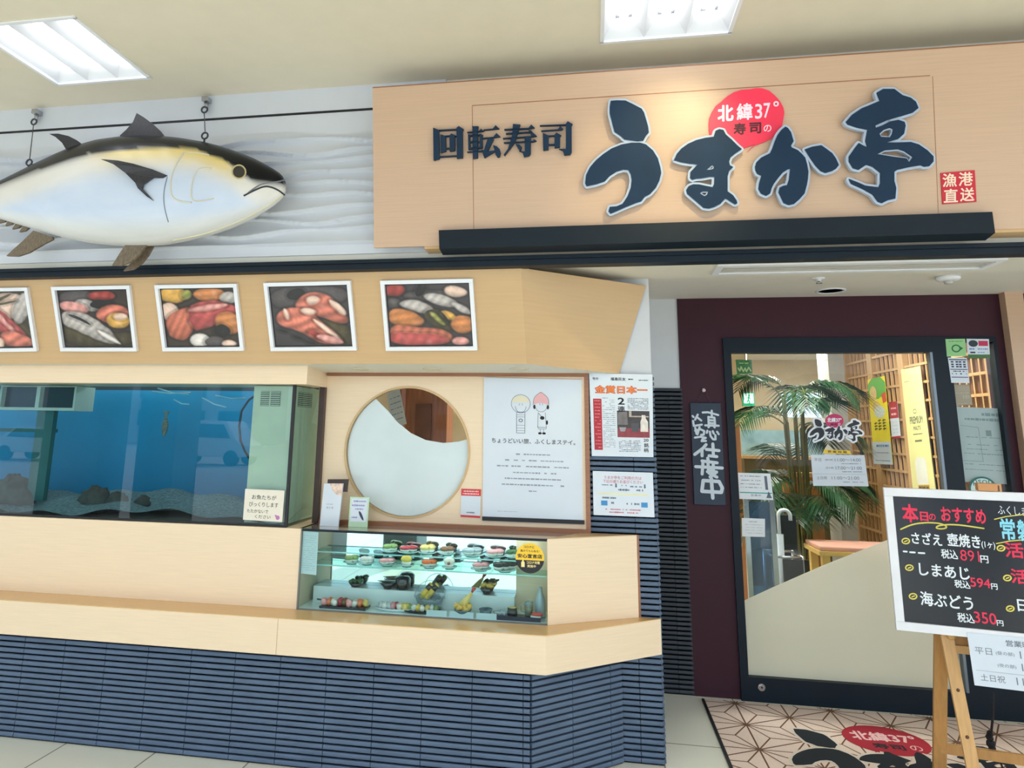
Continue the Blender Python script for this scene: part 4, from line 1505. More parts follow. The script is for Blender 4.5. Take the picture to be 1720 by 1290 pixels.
KANJI = {
    'kai': ((720, 200), [[(120, 215), (245, 265), (255, 905), (130, 940)], [(635, 220), (685, 180), (795, 250), (770, 280), (775, 880), (645, 900)], [(240, 262), (640, 240), (640, 267), (240, 288)], [(250, 845), (640, 825), (640, 850), (250, 874)],
                         [(280, 365), (395, 395), (400, 740), (285, 770)], [(480, 385), (525, 345), (630, 395), (600, 420), (600, 725), (485, 740)], [(390, 390), (485, 383), (485, 408), (390, 414)], [(395, 663), (485, 658), (485, 684), (395, 688)]]),
    'ten': ((720, 200), [[(980, 185), (1120, 185), (1105, 230), (1105, 885), (1000, 905), (990, 230)], [(870, 308), (1140, 285), (1175, 240), (1245, 290), (1140, 307), (870, 328)], [(890, 355), (930, 370), (935, 690), (895, 695)], [(1130, 370), (1160, 345), (1220, 380), (1205, 400), (1210, 660), (1150, 665), (1150, 400)],
                         [(930, 375), (1160, 360), (1160, 388), (930, 402)], [(930, 520), (1160, 510), (1160, 538), (930, 548)], [(930, 655), (1160, 640), (1160, 670), (930, 692)], [(870, 742), (1240, 718), (1240, 742), (870, 765)],
                         [(1235, 253), (1440, 238), (1500, 160), (1580, 240), (1440, 258), (1235, 275)], [(1210, 440), (1450, 420), (1520, 335), (1605, 415), (1440, 440), (1210, 462)], [(1330, 440), (1460, 470), (1320, 740), (1480, 720), (1490, 742), (1250, 885), (1180, 690), (1240, 720)], [(1440, 600), (1530, 630), (1590, 690), (1610, 780), (1590, 860), (1540, 870), (1500, 820), (1480, 720)]]),
    'ju': ((840, 195), [[(295, 200), (460, 215), (430, 290), (390, 440), (340, 600), (240, 740), (110, 905), (90, 880), (180, 760), (250, 560), (285, 400)], [(105, 312), (640, 285), (700, 215), (775, 285), (640, 312), (105, 338)], [(140, 402), (720, 365), (720, 390), (140, 427)], [(640, 340), (690, 345), (825, 470), (690, 490), (690, 420)],
                        [(75, 508), (690, 466), (690, 492), (75, 532)], [(95, 603), (740, 573), (760, 535), (820, 575), (740, 599), (95, 625)], [(555, 480), (690, 480), (685, 860), (650, 905), (540, 930), (510, 830), (430, 800), (555, 810)], [(350, 640), (440, 655), (490, 710), (470, 780), (440, 790), (400, 730)]]),
    'shi': ((840, 195), [[(890, 228), (1460, 205), (1505, 140), (1615, 205), (1590, 240), (1595, 820), (1560, 880), (1430, 890), (1400, 790), (1310, 755), (1465, 755), (1465, 232), (890, 248)], [(920, 343), (1290, 318), (1340, 250), (1405, 310), (1370, 335), (920, 365)], [(955, 400), (1085, 455), (1080, 770), (965, 785)], [(1215, 440), (1260, 390), (1365, 455), (1335, 480), (1335, 715), (1215, 730)],
                         [(1080, 453), (1220, 448), (1220, 472), (1080, 477)], [(1080, 648), (1220, 643), (1220, 670), (1080, 674)]]),
}


def edge_run(mb, loop, w, depth, base=0.0):
    """raised rim: a bar along every edge of the loop, a disc at every corner"""
    P_ = [S(x, y, base) for x, y in loop]
    for i, a in enumerate(P_):
        b = P_[(i + 1) % len(P_)]
        if (b - a).length < 1e-5:
            continue
        d = (b - a).normalized()
        n_ = d.cross(sn).normalized() * w
        mb.hexa([a - n_, b - n_, b + n_, a + n_], [p + sn * (depth + lay()) for p in (a - n_, b - n_, b + n_, a + n_)])
        t1 = d
        t2 = n_.normalized()
        mb.prism([a + (t1 * math.cos(k * .7854) + t2 * math.sin(k * .7854)) * w for k in range(8)], sn * (depth + lay()))


names = {'u': 'brush_letter', 'ma': 'brush_letter', 'ka': 'brush_letter', 'tei': 'brush_letter'}
for k in ('u', 'ma', 'ka', 'tei'):
    mb = MB()
    for outer, holes in BRUSH[k]:
        mb.prism([S(x, y, .012) for x, y in outer], sn * .026, [[S(x, y, .012) for x, y in h] for h in holes])
    L = obj('brush_letter', mb, navy, sg)
    mb = MB()
    for outer, holes in BRUSH[k]:
        edge_run(mb, outer, .0092, .022, .010)
        for h in holes:
            edge_run(mb, h, .0050, .022, .010)
    obj('letter_rim', mb, edge_bl, L)
for k, (o, polys) in KANJI.items():
    mb = MB()
    for p in polys:
        mb.prism([S(x, y, .004) for x, y in pxs(p, o, kJ)], sn * .016)
    obj('kanji', mb, navy, sg)
# red speech balloon
red_b = mat('balloon_red', (236, 44, 76), rough=.45, var=.10, scale=2.5)
mb = MB()
mb.prism([S(x, y, .001) for x, y in BALLOON], sn * .006)
bl = obj('red_balloon', mb, red_b, sg)


def sign_text(mb, body, cx, cy, h, off, w=None, bold=0.0, slope=-.05):
    vs, fs, x0, x1, y0, y1 = glyphs(body, bold)
    k = h / (y1 - y0)
    kx = (w / (x1 - x0)) if w else k
    out = []
    per = len(vs) // (8 if bold > 0 else 1)
    for x, y in vs:
        X = (x - (x0 + x1) / 2) * kx
        out.append(S(cx + X, cy - (y - (y0 + y1) / 2) * k + slope * X, off + (len(out) // per) * 2e-5))
    mb.add(out, fs)


pinkw = mat('pale_pink', (250, 214, 226), rough=.45, var=.03)
mb = MB()
bo = (1180, 140)
kb_ = .09301
for ch, x, y, h, w, bd in (('北', 410, 548, 300, 290, .035), ('緯', 755, 520, 305, 290, .025), ('3', 1005, 515, 270, 130, .012), ('7', 1155, 500, 270, 120, .012), ('°', 1320, 380, 100, 100, .012)):
    sign_text(mb, ch, bo[0] + x * kb_, bo[1] + y * kb_, h * kb_, .0078, w * kb_, bd)
sign_text(mb, 'の', bo[0] + 1165 * kb_, bo[1] + 822 * kb_, 125 * kb_, .0078, 140 * kb_, .01)
obj('pale_lettering', mb, pinkw, bl)
mb = MB()
sign_text(mb, '寿', bo[0] + 665 * kb_, bo[1] + 832 * kb_, 215 * kb_, .0078, 225 * kb_, .03)
sign_text(mb, '司', bo[0] + 945 * kb_, bo[1] + 815 * kb_, 200 * kb_, .0078, 215 * kb_, .03)
obj('dark_lettering', mb, mat('dark_red_ink', (66, 10, 26), rough=.5), bl)
# square red seal
mb = MB()
cs = ((1579.2, 290.9), (1636.3, 286.1), (1639.3, 339.2), (1582.2, 343.3))
q = [S(x, y, .0005) for x, y in cs]
mb.hexa(q, [p + sn * .004 for p in q])
se = obj('red_seal', mb, mat('seal_red', (196, 22, 46), rough=.5), sg)
mb = MB()
for ch, x, y in (('漁', 1594, 303), ('港', 1621, 301), ('直', 1596, 329), ('送', 1623.5, 327)):
    sign_text(mb, ch, x, y, 23, .0052, 24, .018)
obj('seal_lettering', mb, mat('seal_pale', (240, 214, 190), rough=.5), se)

# ------------------------------------------------------------------ ceiling lights
tube_e = emit('fluorescent', (250, 252, 255), 6.0)
refl_m = mat('light_reflector', (216, 218, 222), rough=.4, var=.01)
for i, (a0, a1, y0, y1) in enumerate(LIGHTS):
    lb = ('recessed square ceiling light at the top edge, above the sign', 'recessed square ceiling light above the tuna', 'added ceiling light to brighten the entrance, out of view at the right', 'added ceiling light for frontal light, unseen behind the viewer')[i]
    t = thing('ceiling_light', lb, 'light', ((a0 + a1) / 2, (y0 + y1) / 2, ZC), 'recessed ceiling lights')
    mb = MB()
    f = .012
    for xa, xb, ya_, yb2 in ((a0 - f, a1 + f, y0 - f, y0 + .004), (a0 - f, a1 + f, y1 - .004, y1 + f), (a0 - f, a0 + .004, y0, y1), (a1 - .004, a1 + f, y0, y1)):
        mb.box(xa, xb, ya_, yb2, ZC - .006, ZC + .002)
    obj('frame', mb, wfr, t)
    mb = MB()
    mb.box(a0, a1, y0, y1, ZC + .085, ZC + .09)
    for (xa, xb, ya_, yb2) in ((a0, a0 + .003, y0, y1), (a1 - .003, a1, y0, y1), (a0, a1, y0, y0 + .003), (a0, a1, y1 - .003, y1)):
        mb.box(xa, xb, ya_, yb2, ZC, ZC + .09)
    w3 = (a1 - a0) / 3
    for k in range(4):          # ridges between the lamps
        x = a0 + w3 * k
        l, r_ = max(a0, x - w3 * .30), min(a1, x + w3 * .30)
        mb.add([(x, y0, ZC + .004), (x, y1, ZC + .004), (r_, y1, ZC + .07), (r_, y0, ZC + .07), (l, y1, ZC + .07), (l, y0, ZC + .07)], [(0, 1, 2, 3), (0, 1, 4, 5)])
    for k in range(3):          # end slopes
        x = a0 + w3 * (k + .5)
        for ye, yi in ((y1, y1 - .06), (y0, y0 + .06)):
            mb.add([(x - w3 * .5, ye, ZC + .004), (x + w3 * .5, ye, ZC + .004), (x + w3 * .22, yi, ZC + .07), (x - w3 * .22, yi, ZC + .07)], [(0, 1, 2, 3)])
    obj('reflector', mb, refl_m, t)
    for k in range(3):
        x = a0 + w3 * (k + .5)
        mb = MB()
        mb.tube([(x, y0 + .05, ZC + .055), (x, y1 - .05, ZC + .055)], .017, 12)
        obj('lamp_tube', mb, tube_e, t)

# spotlight on the ceiling that throws the pool of light on the sign
sp_l = Vector((.62, 1.75, ZC - .02))
tgt = S(1120, 285)
t = thing('spotlight', 'small ceiling spotlight aimed at the sign board', 'light', (sp_l.x, sp_l.y, ZC))
dr = (tgt - sp_l).normalized()
mb = MB()
mb.lathe([(.045, 0), (.045, -.015), (0, -.016)], (sp_l.x, sp_l.y, ZC), 18)
mb.tube([sp_l - dr * .0 + Vector((0, 0, -.02)), sp_l + dr * .10 + Vector((0, 0, -.02))], [.035, .04], 16)
obj('body', mb, wfr, t)
ld = bpy.data.lights.new('spot_lamp', 'SPOT')
ld.energy = 40
ld.color = (1, .86, .50)
ld.spot_size = math.radians(46)
ld.spot_blend = .9
ld.shadow_soft_size = .03
lo = bpy.data.objects.new('spot_lamp', ld)
COL.objects.link(lo)
lo.parent = t
lo.location = sp_l + dr * .12 + Vector((0, 0, -.02)) - Vector(t.location)
lo.rotation_euler = dr.to_track_quat('-Z', 'Y').to_euler()

# ------------------------------------------------------------------ the tuna
YF = 2.86
TOP = [(-160, 352), (-110, 345), (-60, 326), (0, 303), (30, 288), (60, 273), (90, 259), (120, 246), (160, 234.5), (200, 229), (230, 227), (270, 228), (300, 231), (340, 237.5), (370, 245), (400, 255), (425, 265), (450, 278), (468, 289), (478, 299), (480, 306)]
BOT = [(-160, 362), (-110, 364), (-60, 366), (0, 368), (20, 374), (50, 383), (80, 392), (110, 400), (150, 408), (190, 412.5), (220, 414), (250, 413.5), (280, 411.5), (320, 404), (360, 394), (390, 384), (430, 366), (456, 349), (470, 338), (478, 329), (480, 322)]
DARK = [(-160, 355), (-60, 345), (0, 309), (60, 286), (100, 272), (150, 257), (200, 251), (250, 248), (300, 247), (330, 250), (350, 258), (375, 267), (392, 278), (412, 294), (430, 304), (455, 306), (480, 309)]


def interp(t_, x):
    for (x0_, y0_), (x1_, y1_) in zip(t_[:-1], t_[1:]):
        if x <= x1_:
            f = (x - x0_) / (x1_ - x0_)
            f = max(0, f)
            return y0_ + (y1_ - y0_) * f
    return t_[-1][1]


def spl(t_, x):
    return (interp(t_, x - 6) + interp(t_, x) * 2 + interp(t_, x + 6)) / 4 if -150 < x < 468 else interp(t_, x)


def half_th(x):
    h = (spl(BOT, x) - spl(TOP, x)) / 2
    return h * YF / F_PX * .80


def on_fish(x, y, off=0.0):
    a, b_ = spl(TOP, x), spl(BOT, x)
    s_ = max(-1, min(1, (y - (a + b_) / 2) / ((b_ - a) / 2)))
    return at(x, y, YF - half_th(x) * math.sqrt(max(0, 1 - s_ * s_)) - off)


tn = thing('tuna_model', 'life sized tuna model hung on the white wave panel', 'fish model', at(240, 414, YF))
NS, NR = 120, 72
vs, fs, cols = [], [], []


def mixc(a, b_, f):
    f = max(0, min(1, f))
    f = f * f * (3 - 2 * f)
    return tuple(p + (q_ - p) * f for p, q_ in zip(a, b_))


c_dark, c_mid, c_yel, c_sil, c_blu, c_wht = [lin(c) for c in ((5, 9, 16), (60, 64, 72), (232, 208, 130), (224, 221, 214), (198, 210, 228), (214, 215, 213))]
for i in range(NS + 1):
    x = -160 + 640 * i / NS
    ty, by, dyy = spl(TOP, x), spl(BOT, x), interp(DARK, x)
    cy, hh = (ty + by) / 2, (by - ty) / 2
    ht = half_th(x)
    for k in range(NR):
        an = 2 * math.pi * k / NR
        yy = cy - hh * math.cos(an)
        d = math.sin(an)
        vs.append(at(x, yy, YF - (ht * d if d > 0 else ht * .42 * d)))
        w_ = 5 + 3 * math.sin(x * .05)
        yl = max(0, min(1, (x - 120) / 90)) * max(0, min(1, (415 - x) / 40))
        if yy < dyy:
            c = mixc(c_dark, c_mid, (yy - (dyy - 7)) / 14)
        else:
            base = mixc(c_sil, c_blu, (yy - dyy - 10) / 50)
            base = mixc(base, c_wht, (yy - (cy + hh * .35)) / (hh * .45))
            up_ = mixc(c_sil, c_yel, yl * (1 - (yy - dyy) / 42))
            base = mixc(up_, base, (yy - dyy - 14) / 34)
            c = mixc(c_mid, base, .35 + (yy - dyy) / (8 + 10 * (1 - yl)))
        cols.append(c)
for i in range(NS):
    for k in range(NR):
        fs.append((i * NR + k, i * NR + (k + 1) % NR, (i + 1) * NR + (k + 1) % NR, (i + 1) * NR + k))
fs.append(tuple(range(NR)))
fs.append(tuple(NS * NR + k for k in reversed(range(NR))))
tm = bpy.data.materials.new('tuna_skin')
tm.use_nodes = True
t_ = tm.node_tree
b = t_.nodes['Principled BSDF']
at_n = t_.nodes.new('ShaderNodeVertexColor')
at_n.layer_name = 'skin'
nz = t_.nodes.new('ShaderNodeTexNoise')
nz.inputs['Scale'].default_value = 7
nz.inputs['Detail'].default_value = 5
mxn = t_.nodes.new('ShaderNodeMixRGB')
mxn.blend_type = 'OVERLAY'
mxn.inputs[0].default_value = .22
t_.links.new(at_n.outputs[0], mxn.inputs[1])
t_.links.new(nz.outputs['Fac'], mxn.inputs[2])
t_.links.new(mxn.outputs[0], b.inputs['Base Color'])
b.inputs['Roughness'].default_value = .26
b.inputs['Specular IOR Level'].default_value = .2
b.inputs['Coat Weight'].default_value = .05
b.inputs['Coat Roughness'].default_value = .12
mb = MB()
mb.smooth = True
mb.add(vs, fs)
body = obj('body', mb, tm, tn)
ca = body.data.color_attributes.new('skin', 'FLOAT_COLOR', 'POINT')
for i, c in enumerate(cols):
    ca.data[i].color = c + (1,)
fin_d = mat('tuna_fin_dark', (44, 44, 50), rough=.35, var=.35, scale=14, stretch=(12, 1, 3))
fin_g = mat('tuna_fin_grey', (112, 98, 80), rough=.4, var=.3, scale=14, stretch=(10, 1, 4))
kF = 1 / 2.6875


def fin(name, pts, m, Y0=YF, th=.012, surf=None):
    mb = MB()
    if surf is None:
        mb.prism([at(x * kF, y * kF, Y0 - th / 2) for x, y in pts], (0, th, 0))
    else:
        P_ = [on_fish(x * kF, y * kF, .004 + surf * f) for (x, y), f in pts]
        mb.prism(P_, (0, .010, 0))
    return obj(name, mb, m, tn)


fin('dorsal_fin', [(540, 612), (570, 585), (600, 550), (617, 510), (650, 530), (690, 560), (722, 590), (745, 620), (700, 640), (560, 640)], fin_d)
fin('second_dorsal_fin', [(222, 604), (262, 603), (310, 614), (345, 632), (368, 650), (345, 690), (300, 690), (296, 672), (280, 645), (250, 618)], fin_d)
fin('anal_fin', [(28, 1155), (60, 1125), (100, 1090), (150, 1040), (235, 1068), (238, 1080), (190, 1105), (130, 1140), (80, 1157)], fin_g)
fin('pelvic_fin', [(580, 1085), (545, 1135), (518, 1178), (505, 1198), (545, 1199), (590, 1182), (630, 1147), (664, 1100), (664, 1080)], fin_g, YF - .03)
fin('pelvic_fin', [(692, 1085), (688, 1115), (668, 1152), (640, 1187), (600, 1216), (556, 1223), (582, 1195), (615, 1165), (650, 1110), (650, 1085)], fin_g, YF + .03)
fin('pectoral_fin', [((455, 718), 9), ((530, 724), 8), ((600, 738), 6), ((690, 765), 3), ((755, 792), 0), ((735, 803), 0), ((690, 800), 2), ((645, 830), 3), ((640, 850), 2.5), ((690, 905), .5), ((660, 885), 1.5), ((622, 850), 3), ((610, 825), 4), ((565, 780), 6), ((510, 740), 8)], fin_d, surf=.0055)
for k, (x, y) in enumerate(((8, 985), (40, 997), (72, 1012), (104, 1025))):
    fin('finlet', [(x - 18, y + 22), (x + 4, y - 12), (x + 26, y + 2), (x + 10, y + 16)], fin_g)
# tail beyond the frame
mb = MB()
mb.prism([at(x, y, YF - .012) for x, y in ((-150, 350), (-185, 300), (-220, 240), (-260, 215), (-245, 270), (-225, 330), (-218, 358), (-225, 390), (-245, 445), (-262, 500), (-220, 470), (-182, 410), (-150, 366))], (0, .024, 0))
obj('tail_fin', mb, fin_d, tn)
# eye, mouth and gill lines
ec = (1078 * kF, 775 * kF)


def ring_on(cx, cy, r, off):
    return [on_fish(cx + r * math.cos(2 * math.pi * k / 24), cy + r * math.sin(2 * math.pi * k / 24), off) for k in range(24)]


mb = MB()
mb.prism(ring_on(*ec, 12.3, .004), (0, .02, 0))
ey = obj('eye', mb, mat('eye_ring', (206, 190, 140), rough=.15, coat=1), tn)
mb = MB()
mb.prism(ring_on(*ec, 9.8, .0065), (0, .012, 0))
obj('pupil', mb, mat('pupil', (10, 12, 16), rough=.06, coat=1), ey)


def line_on(name, pts, r, m, off=0.0):
    q_ = smooth_line([(x * kF, y * kF) for x, y in pts])
    mb = MB()
    mb.tube([on_fish(x, y, off) for x, y in q_], r, 6)
    return obj(name, mb, m, tn)


def smooth_line(p):
    for _ in range(2):
        q_ = [p[0]]
        for a, b_ in zip(p[:-1], p[1:]):
            q_ += [(a[0] * .75 + b_[0] * .25, a[1] * .75 + b_[1] * .25), (a[0] * .25 + b_[0] * .75, a[1] * .25 + b_[1] * .75)]
        q_.append(p[-1])
        p = q_
    return p


mouth_m = mat('mouth_line', (40, 44, 48), rough=.5)
line_on('mouth', [(1284, 880), (1262, 862), (1230, 846), (1195, 840), (1150, 858), (1100, 884)], .0042, mouth_m)
line_on('jaw', [(1286, 812), (1250, 822), (1200, 826), (1165, 838), (1120, 870)], .0036, mat('lip', (120, 126, 132), rough=.3))
gill = mat('gill_line', (206, 202, 186), rough=.3)
line_on('gill_cover', [(830, 690), (795, 740), (772, 800), (768, 860), (780, 895), (820, 912), (865, 914)], .0040, gill)
line_on('gill_cover', [(955, 760), (910, 758), (885, 775), (868, 820), (862, 880), (870, 908), (910, 908), (965, 896)], .0036, gill)
line_on('gill_slit', [(755, 800), (742, 850), (738, 900), (745, 950), (760, 1003)], .0024, mat('gill_dark', (120, 128, 138), rough=.4))
line_on('gill_ridge', [(825, 690), (880, 686), (945, 700)], .0030, gill)
line_on('belly_line', [(1278, 878), (1225, 918), (1150, 964), (1060, 1008), (960, 1044), (890, 1064), (780, 1085)], .0030, mat('belly_edge', (222, 212, 170), rough=.4))
# hanging hardware
for lb, hx, hy, rx, ry in (('metal hanger with ring and wire over the tail end of the tuna', 62, 189, 49, 273), ('metal hanger with ring and wire over the head end of the tuna', 347, 168, 344, 228)):
    A = at(hx, hy, 2.985)
    Bp = at(rx, ry, 2.88)
    t = thing('hanging_wire', lb, 'hanger', A, 'hangers that hold the tuna model')
    mb = MB()
    mb.box(A.x - .016, A.x + .016, 2.965, YW, A.z - .012, A.z + .012)
    mb.lathe([(.010, 0), (.010, -.03), (.006, -.034)], A + Vector((0, 0, -.012)), 10)
    obj('bracket', mb, steel, t)

    def ring(c_, r_, w_):
        return [c_ + Vector((r_ * math.cos(2 * math.pi * k / 20), 0, r_ * math.sin(2 * math.pi * k / 20))) for k in range(21)]
    mb = MB()
    c1 = A + Vector((0, -.01, -.058))
    mb.tube(ring(c1, .016, 0), .0045, 8, cap=False)
    obj('ring', mb, mat('dark_steel', (70, 74, 80), rough=.3, metal=.8), t)
    mb = MB()
    c2 = Bp
    mb.tube([c1 + Vector((0, 0, -.016)), c2 + Vector((0, 0, .016))], .0022, 6)
    obj('wire', mb, mat('dark_steel', (0, 0, 0)), t)
    mb = MB()
    mb.tube(ring(c2, .016, 0), .0045, 8, cap=False)
    mb.tube([c2 + Vector((0, 0, -.016)), c2 + Vector((0, 0, -.05))], .005, 8)
    obj('ring', mb, mat('dark_steel', (0, 0, 0)), t)

# ------------------------------------------------------------------ posters and papers beside the round window
o, sh = paper('travel_poster', 'white poster with two small drawn dolls, right of the round window', 'poster', [(813, 634), (981, 638), (981, 877.5), (810.5, 871)], 3.522, paper_w, .002)
part('bottom_strip', lambda mb: sh.plate(mb, .008, -.002, .985, 1.004, 1.012, -.001), dark_m, o)
mb = MB()
sh.text(mb, 'ちょうどいい旅、ふくしまステイ。', .5, .452, .036, w=.83, bold=.012)
obj('headline', mb, mat('charcoal_ink', (64, 66, 70), rough=.7), o)
mb = MB()
for v, w_ in ((.545, .34), (.588, .60), (.63, .72), (.674, .46), (.716, .56), (.758, .62), (.80, .08)):
    sh.dashes(mb, .5 - w_ / 2, .5 + w_ / 2, v, .011, fill=.88, seg=.03)
sh.dashes(mb, .15, .35, .945, .003, fill=1)
obj('small_print', mb, mat('faint_ink', (148, 154, 162), rough=.7), o)
lnw = .0032
mb = MB()


def oval(u, v, a, b_, n=26, a0=0, a1=360):
    return [(u + a * math.cos(math.radians(a0 + (a1 - a0) * k / n)), v + b_ * math.sin(math.radians(a0 + (a1 - a0) * k / n))) for k in range(n + 1)]


# left doll: hat, face, cylinder body
sh.stroke(mb, oval(.375, .185, .095, .066), lnw, .0014)
sh.stroke(mb, oval(.375, .195, .055, .055, a0=10, a1=170), lnw, .0014)
sh.stroke(mb, [(.335, .245), (.335, .395), (.418, .395), (.418, .245), (.335, .245)], lnw, .0014)
for v in (.265, .28, .34, .36, .378):
    sh.stroke(mb, [(.335, v), (.418, v)], lnw * .7, .0014)
sh.stroke(mb, oval(.376, .305, .018, .010), lnw * 1.8, .0014)
sh.stroke(mb, [(.36, .185), (.361, .195)], lnw, .0016)
sh.stroke(mb, [(.39, .185), (.391, .195)], lnw, .0016)
# right doll: pointed cap, face, smock, shoes
sh.stroke(mb, smooth_line([(.50, .19), (.505, .14), (.54, .115), (.575, .095), (.61, .115), (.65, .14), (.655, .19)]), lnw, .0014)
sh.stroke(mb, oval(.578, .195, .058, .045, a0=0, a1=180), lnw, .0014)
sh.stroke(mb, [(.55, .245), (.545, .35), (.63, .35), (.62, .245)], lnw, .0014)
sh.stroke(mb, [(.548, .345), (.552, .362), (.628, .362), (.632, .345)], lnw * .8, .0014)
sh.stroke(mb, [(.555, .25), (.60, .29)], lnw * 1.4, .0014)
for u in (.572, .604):
    sh.stroke(mb, [(u, .362), (u, .385)], lnw, .0014)
sh.stroke(mb, [(.565, .18), (.566, .19)], lnw, .0016)
sh.stroke(mb, [(.592, .18), (.593, .19)], lnw, .0016)
obj('line_drawing', mb, ink_g, o)
mb = MB()
sh.poly(mb, oval(.568, .393, .018, .008), .0014)
sh.poly(mb, oval(.608, .393, .018, .008), .0014)
sh.poly(mb, oval(.59, .283, .022, .013), .0018)
sh.poly(mb, oval(.512, .205, .012, .016), .0014)
sh.poly(mb, oval(.645, .205, .012, .016), .0014)
sh.poly(mb, oval(.637, .315, .010, .016), .0014)
obj('dark_details', mb, ink, o)
part('pink_cap', lambda mb: sh.poly(mb, smooth_poly([(.498, .19), (.505, .14), (.54, .115), (.575, .09), (.61, .115), (.65, .14), (.657, .19), (.6, .176), (.55, .176)], 1), .0010), mat('pink_ink', (232, 176, 178)), o)
part('cream_hat', lambda mb: sh.poly(mb, oval(.375, .175, .09, .05, 24, 180, 360), .0010), mat('cream_ink', (226, 218, 190)), o)

o, sh = paper('award_news_poster', 'white news sheet with orange headline on the dark column tiles', 'poster', [(989.5, 627), (1096, 629), (1097.5, 768), (994, 766)], YC - .0145, paper_w, .002)
mb = MB()
sh.text(mb, '金賞日本一', .5, .195, .102, w=.84, bold=.05)
obj('headline_edge', mb, mat('brick_red', (186, 60, 44)), o)
mb = MB()
sh.text(mb, '金賞日本一', .5, .195, .090, .0014, w=.81, bold=.014)
obj('headline', mb, mat('headline_orange', (238, 132, 58)), o)
words(o, sh, ink, [('号外', .10, .065, .034, .10, .01), ('福島民友', .46, .065, .040, .24, .015), ('2', .50, .335, .085, .11, .02), ('連', .50, .43, .07, .12, .015), ('20', .885, .80, .035, .08, .015), ('銘', .89, .86, .05, .075, .012), ('柄', .885, .92, .05, .075, .012)])
part('fine_print', lambda mb: sh.dashes(mb, .62, .72, .065, .018), ink, o)
part('fine_print', lambda mb: sh.dashes(mb, .78, .93, .075, .012, fill=1), ink, o)
part('name_list', lambda mb: [sh.dashes(mb, .20, .40, .30 + k * .0235, .007, fill=.7, seg=.04) for k in range(26)], ink_g, o)
part('upper_column', lambda mb: [sh.dashes(mb, .60, .93, .30 + k * .016, .009, fill=.85, seg=.03) for k in range(9)], ink_g, o)
part('lower_column', lambda mb: [sh.dashes(mb, .45, .80, .81 + k * .018, .009, fill=.85, seg=.03) for k in range(8)], ink_g, o)
part('red_column', lambda mb: sh.rect(mb, .05, .31, .185, .925), mat('brick_crimson', (176, 36, 50)), o)
for k in range(15):
    part('red_column_print', lambda mb: sh.dashes(mb, .07, .165, .335 + k * .04, .012, .0014, .8, .03), mat('pink_print', (226, 130, 130)), o)
ph = [('photo_wall', (60, 52, 50), [(.43, .45), (.945, .45), (.945, .77), (.43, .77)]), ('photo_table', (140, 52, 58), [(.43, .66), (.945, .66), (.945, .77), (.43, .77)]), ('photo_shelf', (176, 166, 150), [(.62, .45), (.66, .45), (.66, .51), (.93, .51), (.93, .525), (.62, .525)]),
      ('photo_left', (112, 106, 104), [(.44, .47), (.59, .46), (.60, .62), (.44, .62)]), ('photo_bowl', (70, 70, 72), [(.65, .60), (.78, .60), (.77, .70), (.66, .70)]), ('photo_bottle', (226, 216, 206), [(.82, .50), (.88, .50), (.885, .54), (.92, .58), (.92, .70), (.80, .70), (.80, .58), (.82, .54)]),
      ('photo_cup', (150, 150, 156), [(.46, .65), (.57, .65), (.55, .70), (.48, .70)])]
mb = MB()
for j, (_, _, p) in enumerate(ph):
    mb.cur = j
    sh.poly(mb, p, .0008 + .0003 * j)
obj('photo', mb, [mat(n_, c, rough=.4, var=.2, scale=40) for n_, c, _ in ph], o)

o, sh = paper('queue_notice', 'white laminated map notice low on the dark column tiles', 'notice', [(995.5, 791), (1096.5, 794), (1099.5, 869), (997, 865)], YC - .0145, paper_w, .0015)
mb = MB()
sh.text(mb, 'うまか亭をご利用の方は', .5, .135, .075, w=.62, bold=.0)
sh.text(mb, '下記の通りお並びください', .5, .225, .075, w=.66, bold=.0)
sh.dashes(mb, .2, .78, .855, .03, fill=.9)
sh.dashes(mb, .26, .74, .92, .03, fill=.9)
obj('red_print', mb, mat('soft_red_ink', (206, 92, 104)), o)
mb = MB()
sh.dashes(mb, .15, .33, .31, .03)
sh.dashes(mb, .45, .56, .31, .03)
sh.dashes(mb, .62, .82, .33, .035)
sh.dashes(mb, .42, .62, .41, .05)
sh.dashes(mb, .72, .84, .41, .05)
sh.dashes(mb, .13, .38, .60, .05)
sh.dashes(mb, .27, .38, .71, .05)
sh.dashes(mb, .55, .76, .72, .05)
obj('grey_print', mb, mat('slate_ink', (96, 108, 124)), o)
for u in (.385, .86):
    mb = MB()
    sh.poly(mb, [(u - .012, .27), (u + .012, .27), (u + .012, .33), (u + .022, .33), (u, .37), (u - .022, .33), (u - .012, .33)])
    obj('arrow', mb, mat('slate_ink', (96, 108, 124)), o)
part('yellow_road', lambda mb: sh.rect(mb, .09, .49, .90, .525), mat('road_yellow', (232, 226, 170)), o)
part('blue_marks', lambda mb: (sh.rect(mb, .13, .665, .235, .775), sh.rect(mb, .79, .68, .895, .79)), mat('mark_blue', (60, 140, 196)), o)

o, sh = paper('red_card', 'small red and white card on the wood between window and poster', 'card', [(775, 821), (808, 822), (806.5, 870), (773.5, 868)], 3.524, paper_w, .0015)
part('red_bands', lambda mb: (sh.rect(mb, .0, .0, 1, .24), sh.rect(mb, .0, .93, 1, 1)), mat('card_red', (214, 52, 56)), o)
part('white_print', lambda mb: (sh.dashes(mb, .12, .88, .08, .05, .0014, 1, .1), sh.dashes(mb, .08, .9, .17, .05, .0014, 1, .1)), mat('card_pale', (246, 200, 200)), o)
part('small_print', lambda mb: sh.dashes(mb, .3, .7, .83, .05, fill=1), ink_g, o)

# leaflets standing on the showcase
zl = zt + .0065


